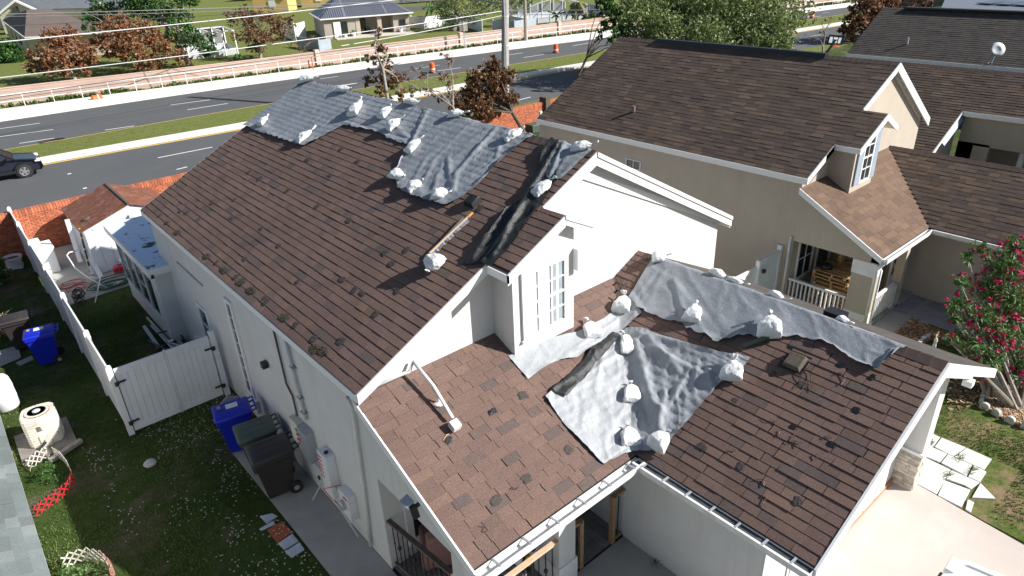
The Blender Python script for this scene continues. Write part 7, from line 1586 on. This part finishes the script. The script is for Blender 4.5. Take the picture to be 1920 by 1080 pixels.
# concrete scalloped edging round the beds
def edging(label, pxs, group='scalloped concrete edging of the front beds', step=.16, r=.085, h=.12):
    P = [G(*p) for p in pxs]; root = thing('bed_edging', label, 'edging', P[0], group)
    for a, b in zip(P, P[1:]):
        n = max(1, int((b-a).length/step)); d_ = (b-a).normalized()
        for i in range(n):
            c = a.lerp(b, (i+.5)/n); sd = Vector((-d_.y, d_.x, 0))*.045; mb = MB(); ring = [c+d_*(math.cos(t*math.pi/6)*r)+Vector((0, 0, h*.55+math.sin(t*math.pi/6)*h*.5)) for t in range(7)]; ring = [c+d_*r-Vector((0, 0, .02))]+ring+[c-d_*r-Vector((0, 0, .02))]
            mb.prism([p-sd for p in ring], sd*2); mb.build('stone', M['stone'], root)
edging('curved grey scalloped edging round the wood chip bed', [(1722, 650), (1728, 640), (1745, 631), (1765, 636), (1790, 648), (1815, 662), (1850, 680), (1890, 707), (1930, 730)])
edging('scalloped concrete edging in front of the oleander', [(1862, 716), (1845, 735), (1838, 758)]); edging('heavy scalloped blocks at the lower side of the oleander bed', [(1835, 762), (1855, 770), (1880, 786), (1905, 797), (1940, 808)], r=.1, h=.16, step=.2)
# garden figure
gf = thing('garden_figure', 'small garden figure with orange wings among the wood chips', 'figurine', G(1750, 655), local=True)
mb = MB(); mb.lathe((0, 0, 0), [(.06, 0), (.05, .12), (.035, .2), (.05, .28), (.03, .36)], 10); mb.build('pedestal', M['vinyl'], gf); mb = MB(); mb.prism([(0, 0, .36), (-.12, 0, .52), (-.03, 0, .46), (.03, 0, .46), (.12, 0, .52)], (0, .03, 0)); mb.build('wings', M['pine'], gf)
c = G(1777, 643); foliage_ = thing('flower_clump', 'little clump of orange flowers by the curved edging', 'flowers', c); foliage('leaves', [(c.x, c.y, .1, .2)], 160, .03, M['greenleaf'], foliage_, seed=3); M['orangefl'] = simple('orange petals', (.7, .2, .02)); foliage('petals', [(c.x, c.y, .2, .15)], 40, .03, M['orangefl'], foliage_, seed=4)
mb = MB(); c = G(1792, 705); mb.lathe(c, [(.1, 0), (.13, .05), (.08, .12), (.0, .14)], 9); tag(mb.build('rock', M['stone'], loc=c), 'round pale stone on the lawn below the oleander', 'rock')
# white slabs beside the driveway
SX = [(13.42, 14.05), (14.08, 14.7), (14.73, 15.35)]
sl_root = []
slabs = [([(1733, 807), (1762, 821), (1750, 838), (1722, 830)], 'white slab at the house corner, farthest back'), ([(1765, 822), (1810, 840), (1787, 857), (1752, 839)], 'white slab second in the back row'), ([(1812, 841), (1859, 862), (1845, 882), (1789, 858)], 'white slab at the right end of the back row'),
    ([(1720, 832), (1748, 840), (1775, 852), (1762, 868), (1722, 852)], 'white slab in the middle row, left one'), ([(1777, 853), (1822, 873), (1812, 894), (1764, 869)], 'white slab in the middle row, right one'), ([(1826, 874), (1849, 886), (1837, 905), (1815, 895)], 'small square white slab at the right end of the middle row'),
    ([(1734, 859), (1782, 882), (1756, 928), (1703, 900)], 'large white slab next to the driveway, left one'), ([(1784, 883), (1836, 906), (1820, 918), (1808, 911), (1772, 899)], 'white slab above the large front one'), ([(1771, 902), (1819, 920), (1802, 952), (1758, 930)], 'large white slab next to the driveway, front one'),
    ([(1838, 907), (1866, 936), (1822, 934)], 'triangular white slab pointing into the grass'), ([(1814, 938), (1826, 943), (1820, 962), (1810, 956)], 'little broken white slab piece at the driveway edge'), ([(1703, 858), (1733, 858), (1722, 876), (1708, 884)], 'beige slab fragment beside the stone veneer')]
for px, lb in slabs: slab_thing('paving_slab', px, lb, M['slab'], .035, 0)
# small downpipe bracket piece at the cornice
mb = MB(); c = Vector((12.9, 2.6, 2.9)); mb.box((c.x-.08, c.y-.08, c.z), (c.x+.08, c.y+.08, c.z+.12)); mb.bar((c.x, c.y, c.z+.1), (c.x-.05, c.y+.2, c.z+.35), .04, .04); mb.build('eave_lamp', M['trim'], house)
# basketball hoop
hp = thing('basketball_hoop', 'portable basketball hoop with a black framed clear backboard behind the tan roof ridge', 'basketball hoop', (47.5, 24.6, 0), local=True)
hb = Vector((43.0, 23.2, 0)); hp.location = hb
kq = (hb-O).dot(RF); z_ = lambda x, y: (O+ray(x, y)*(kq/ray(x, y).dot(RF)))-hb
A, B_, C_, D_ = z_(1556, 66), z_(1582, 69), z_(1577, 83), z_(1552, 81)
mb = MB()
for p, q in ((A, B_), (B_, C_), (C_, D_), (D_, A)): mb.bar(p, q, .09, .09)
i1, i2, i3, i4 = A.lerp(B_, .3).lerp(D_, .35), B_.lerp(A, .3).lerp(C_, .35), C_.lerp(D_, .3), D_.lerp(C_, .3)
for p, q in ((A.lerp(B_, .3), A.lerp(B_, .35).lerp(D_.lerp(C_, .35), .9)), (A.lerp(B_, .68), A.lerp(B_, .68).lerp(D_.lerp(C_, .68), .9)), (A.lerp(D_, .5).lerp(B_.lerp(C_, .5), .32), A.lerp(D_, .5).lerp(B_.lerp(C_, .5), .68))): mb.bar(p, q, .04, .04)
mb.build('backboard_frame', M['black'], hp); mb = MB(); mb.poly([A, B_, C_, D_]); mb.build('backboard', M['conduit'], hp)
mb = MB(); mb.bar((A+B_+C_+D_)/4, Vector((.5, -.2, 0)), .1, .1); mb.bar((C_+D_)/2, Vector((.1, -.1, .3)), .06, .06); mb.build('pole', M['black'], hp)
mb = MB(); mb.lathe(z_(1567, 88), [(.22, 0), (.23, .02), (.22, .03)], 14); mb.build('rim', M['orange'], hp); mb = MB(); mb.box((-.5, -.4, 0), (.6, .4, .2)); mb.build('base', M['black'], hp)
mb = MB(); c = G(1590, 92, 1.0); mb.box((41.5, 21.5, 0), (42.6, 23.0, 2.0)); tag(mb.build('white_tank', M['vinyl'], loc=(42, 22, 0), bevel=.1), 'white tank behind the tan ridge next to the hoop', 'tank')
# ================================================================ cars
def car(label, loc, rz, paint, name='suv'):
    root = thing(name, label, 'car', loc, local=True, rot=rz)
    # side profile, x forward, symmetric in y
    low = [(-2.25, .42), (-2.3, .75), (-2.25, 1.02), (-1.9, 1.08), (.75, 1.06), (1.3, 1.02), (2.05, .9), (2.25, .78), (2.3, .5), (2.2, .3), (-2.2, .3)]
    W2 = .92; mb = MB(); n = len(low)
    ys = [(-W2, .0), (-W2*.97, .0), (0, .0), (W2*.97, 0), (W2, 0)]
    rings = []
    for yy, sh_ in ((-.80, -.06), (-.93, 0), (-.95, .02), (.95, .02), (.93, 0), (.80, -.06)):
        rings.append([(x*(1+sh_*.3), yy*(1-.05*(abs(x) > 2.1)), z+(-.015 if abs(yy) > .9 and z > .8 else .02 if z > .8 else 0)) for x, z in low])
    vs = [p for r in rings for p in r]; fs = [(i*n+k, i*n+(k+1) % n, (i+1)*n+(k+1) % n, (i+1)*n+k) for i in range(len(rings)-1) for k in range(n)]+[list(range(n))[::-1], [(len(rings)-1)*n+k for k in range(n)]]
    mb.add(vs, fs); body = mb.build('body', paint, root, bevel=.05)
    cab = [(-2.1, 1.05), (-1.75, 1.55), (-1.3, 1.66), (.0, 1.68), (.35, 1.6), (1.15, 1.04)]
    mb = MB(); n = len(cab); A_ = [(x, -.84+.28*(z-1.05), z) for x, z in cab]; B2 = [(x, .84-.28*(z-1.05), z) for x, z in cab]
    mb.add(A_+B2, [(i, i+1, n+i+1, n+i) for i in range(n-1)]+[list(range(n))[::-1], list(range(n, 2*n))]); mb.build('cabin_glass', M['glass'], root)
    mb = MB(); mb.prism([(-1.8, -.68, 1.56), (-1.3, -.66, 1.67), (0, -.66, 1.69), (.38, -.68, 1.6), (.38, .68, 1.6), (0, .66, 1.69), (-1.3, .66, 1.67), (-1.8, .68, 1.56)], (0, 0, .03))
    mb = MB(); R_ = [(-1.85, 1.52), (-1.32, 1.67), (0, 1.695), (.4, 1.6)]; m2_ = len(R_); mb.add([(x, -.69, z) for x, z in R_]+[(x, .69, z) for x, z in R_]+[(x, -.6, z+.03) for x, z in R_]+[(x, .6, z+.03) for x, z in R_], [(2*m2_+i, 2*m2_+i+1, 3*m2_+i+1, 3*m2_+i) for i in range(m2_-1)]+[(i, i+1, 2*m2_+i+1, 2*m2_+i) for i in range(m2_-1)]+[(m2_+i+1, m2_+i, 3*m2_+i, 3*m2_+i+1) for i in range(m2_-1)]); mb.build('roof', paint, root, smooth=True)
    for s_ in (-1, 1):
        mb = MB()
        for (x0, z0), (x1, z1) in (((1.15, 1.05), (.38, 1.6)), ((-.1, 1.06), (-.15, 1.66)), ((-1.15, 1.06), (-1.15, 1.65)), ((-2.1, 1.05), (-1.75, 1.56))): mb.bar((x0, s_*.855, z0), (x1, s_*.7, z1), .09, .04)
        mb.split('pillar', paint, root)
        mb = MB(); mb.bar((-1.6, s_*.62, 1.7), (.1, s_*.62, 1.74), .04, .03); mb.build('roof_rail', M['black'], root)
        mb = MB(); mb.box((.75, s_*.93-.06, 1.05), (.92, s_*.93+.16*s_ if s_ > 0 else s_*.93+.06, 1.22)) if False else mb.lathe((.82, s_*1.02, 1.13), [(.02, -.08), (.1, -.05), (.11, .05), (.04, .09)], 10); mb.build('mirror', M['black'], root)
        mb = MB(); mb.box((2.0, s_*.7-.2, .74), (2.28, s_*.7+.18, .86)); mb.build('headlight', M['reflect'], root, bevel=.03)
        mb = MB(); mb.box((-1.1, s_*.955-.012, .32), (1.1, s_*.955+.012, .46)); mb.build('sill_trim', M['black'], root)
        for x in (-1.38, 1.4):
            mb = MB(); mb.lathe((x, s_*.86, .36), [(.4, -.1), (.43, -.1), (.43, .1*1), (.4, .1)], 20, M=Matrix.Rotation(math.pi/2, 4, 'X')); mb.build('wheel_arch', M['black'], root)
            mb = MB(); mb.lathe((x, s_*.87, .36), [(.22, -.13), (.33, -.13), (.36, -.09), (.36, .09), (.33, .13), (.22, .13)], 26, M=Matrix.Rotation(math.pi/2, 4, 'X')); wh = mb.build('wheel', M['tyre'], root, smooth=False)
            mb = MB()
            for k in range(5): a = k*2*math.pi/5; c0 = Vector((x, s_*1.0, .36)); mb.bar(c0, c0+Vector((math.cos(a)*.22, 0, math.sin(a)*.22)), .09, .03, up=(0, 1, 0))
            mb.lathe((x, s_*.99, .36), [(.2, -.01), (.23, -.02), (.23, .02), (.2, .01)], 22, M=Matrix.Rotation(math.pi/2, 4, 'X')); mb.lathe((x, s_*1.0, .36), [(.06, -.02), (.06, .02)], 12, M=Matrix.Rotation(math.pi/2, 4, 'X')); mb.build('rim', M['rim'], wh)
    mb = MB(); mb.box((2.22, -.75, .34), (2.33, .75, .55)); mb.build('bumper', M['black'], root, bevel=.03)
    mb = MB(); mb.box((2.2, -.5, .6), (2.3, .5, .78)); mb.build('grille', M['black'], root, bevel=.02); return root
w_ = G(56, 332)
car('dark blue grey sport utility car entering the photo on the near road', (w_.x-1.4*math.cos(R(-4))-.07, w_.y+.97+.1, 0), R(-4), M['carpaint'])
car('white car parked on the driveway, only its roof inside the photo', (9.95, -.62, .012), R(90), M['carwhite'])
# blue vehicle far right behind the pink wall
g = G(1125, 33); c2 = car('blue pickup like car parked behind the far pink wall beside the oak', (g.x, g.y+1.5, 0), R(-10), M['bluedark'])
for (x, y), lb, mt in (((770, 2), 'dark car parked beyond the metal roofed house', 'carpaint'), ((795, 0), 'silver car parked beyond the metal roofed house', 'rim')): g = G(x, y+4); car(lb, (g.x, g.y, 0), R(-30), M[mt])
mb = MB(); a = G(740, 20); mb.prism([G(700, 24), G(850, 16), G(850, 10), G(700, 15)], (0, 0, .02)); struct('side_street', mb, M['asphalt'])
# ================================================================ grass blades
def blades(name, pxpoly=None, rect=None, n=20000, h=(.02, .05), w_=.009, mat='blade', excl=None, seed=0, z=-.02, label=None, cat='grass', dens=None, flower=False):
    rnd = random.Random(seed); V, Fc, T_ = [], [], []
    x0, y0, x1, y1 = rect; k = 0
    while k < n:
        k += 1; x, y = rnd.uniform(x0, x1), rnd.uniform(y0, y1)
        if excl and excl(x, y): continue
        if dens and rnd.random() > dens(x, y): continue
        a = rnd.uniform(0, 6.3); u = Vector((math.cos(a), math.sin(a), 0))*w_*rnd.uniform(.6, 1.4); hh = rnd.uniform(*h); b = len(V)
        lx, ly = rnd.uniform(-.7, .7)*hh, rnd.uniform(-.7, .7)*hh
        if flower: V += [(x-.013, y-.013, z+hh), (x+.013, y-.013, z+hh+.005), (x+.013, y+.013, z+hh), (x-.013, y+.013, z+hh+.004)]; Fc.append((b, b+1, b+2, b+3)); T_.append(rnd.random())
        else: V += [(x-u.x, y-u.y, z), (x+u.x, y+u.y, z), (x+lx, y+ly, z+hh)]; Fc.append((b, b+1, b+2)); T_.append(max(.001, min(1, .5+.9*nse(x*.5, y*.5, 2)+rnd.uniform(-.3, .3))))
    me = bpy.data.meshes.new(name); me.from_pydata(V, [], Fc); me.materials.append(M[mat]); at = me.attributes.new('tint', 'FLOAT', 'FACE'); at.data.foreach_set('value', T_)
    o = bpy.data.objects.new(name, me); COL.objects.link(o); return tag(o, label, cat, None, 'stuff')
ex = lambda x, y: (x > 2.95 and y < 14.25) or (x > 3.5 and y > 20.2) or (x > 1.35 and y > 25.6) or (-.85 < x < .3 and 17.1 < y < 18.5) or x > 3.93
dn = lambda x, y: max(.06, min(1, .55+1.5*nse(x*.7+5, y*.7, 1)+.5*nse(x*3, y*3, 4)))
blades('grass_blades', rect=(-2.5, 9.2, 3.95, 26), n=90000, excl=ex, dens=dn, seed=1, label='dark shaded grass of the left side yard', h=(.02, .055), w_=.01)
blades('clover_flowers', rect=(.3, 9.2, 3.9, 17.5), n=2600, excl=ex, dens=lambda x, y: max(0, min(1, .1+.5*max(0, x-1.2)/1.5+1.2*nse(x*1.2, y*1.2, 7))), seed=2, mat='whiteflower', flower=True, label='tiny white flowers sprinkled in the grass by the path', cat='flowers', h=(.03, .06))
ex2 = lambda x, y: x < 13.35 or (x < 15.3 and 1.7 < y < 3.7)
dn2 = lambda x, y: max(.05, min(1, .6+1.6*nse(x*.6+2, y*.6, 3)-(.5 if y > 4.2 else 0)))
blades('grass_blades', rect=(13.0, -3, 20, 8), n=80000, excl=ex2, dens=dn2, seed=3, label='sunny patchy grass beside the driveway', h=(.025, .07), w_=.011, z=-.01)
# weeds and bush left of the fence, weeds growing between the slabs
g = Vector((-.1, 24.9, 0)); tree('pale dry straw bush behind the brown bin', g, [(-.45, 24.7, .5, .45), (-.2, 24.9, .35, .4)], 'chips', 500, .09, .03, seed=31, name='shrub', aspect=.12)
g = Vector((.2, 29.5, 0)); tree('green bush at the left edge beside the fence', g, [(.1, 29.6, .6, .6), (-.3, 29.2, .5, .5)], 'greenleaf', 900, .09, .04, seed=32, name='shrub')
for i, ((x, y), lb) in enumerate((((1799, 860), 'tuft of grass growing between the white slabs'), ((1775, 893), 'dry weed growing in the joint of the front slabs'), ((1742, 833), 'small weed at the back white slab'), ((1822, 885), 'weed between the middle row slabs'), ((222, 513), 'weeds at the patio edge by the hose'), ((1232, 1055), 'tiny weed at the foot of the garage wall'))):
    c = G(x, y); mb = MB(); rnd = random.Random(i)
    for _ in range(26): a = rnd.uniform(0, 6.3); p = c+Vector((rnd.gauss(0, .08), rnd.gauss(0, .04), .02)); u = Vector((math.cos(a), math.sin(a), 0))*.01; mb.ct = rnd.random(); mb.add([p-u, p+u, p+Vector((math.cos(a+1)*.1, math.sin(a+1)*.1, rnd.uniform(.05, .12)))], [(0, 1, 2)])
    tag(mb.build('weed', M['blade'], loc=c), lb, 'weed')
for i, (cx, cy) in enumerate(((-.45, 16.2), (-.5, 12.4))):
    root = thing('weed_clump', ['leafy weeds inside the red and white lattice', 'yellow green plants inside the corner lattice ring'][i], 'weeds', (cx, cy, 0)); foliage('leaves', [(cx, cy, .1, .3), (cx-.2, cy+.25, .08, .25)], 420, .035, M['greenleaf' if i == 0 else 'oleander'], root, seed=i+50)
c = Vector((3.75, 6.35, 0)); root = thing('spiky_plant', 'pale spiky plant in front of the side porch railing', 'plant', c); rnd = random.Random(8)
for k in range(14): a = rnd.uniform(0, 6.3); e = c+Vector((math.cos(a)*.25, math.sin(a)*.3, rnd.uniform(.5, .95))); mb = MB(); mb.ct = .8; s_ = Vector((-math.sin(a), math.cos(a), 0))*.02; mb.add([c-s_, c+s_, c.lerp(e, .6)+s_+Vector((0, 0, .1)), e, c.lerp(e, .6)-s_+Vector((0, 0, .1))], [(0, 1, 2, 3, 4)]); mb.build('leaf', M['chips'], root)
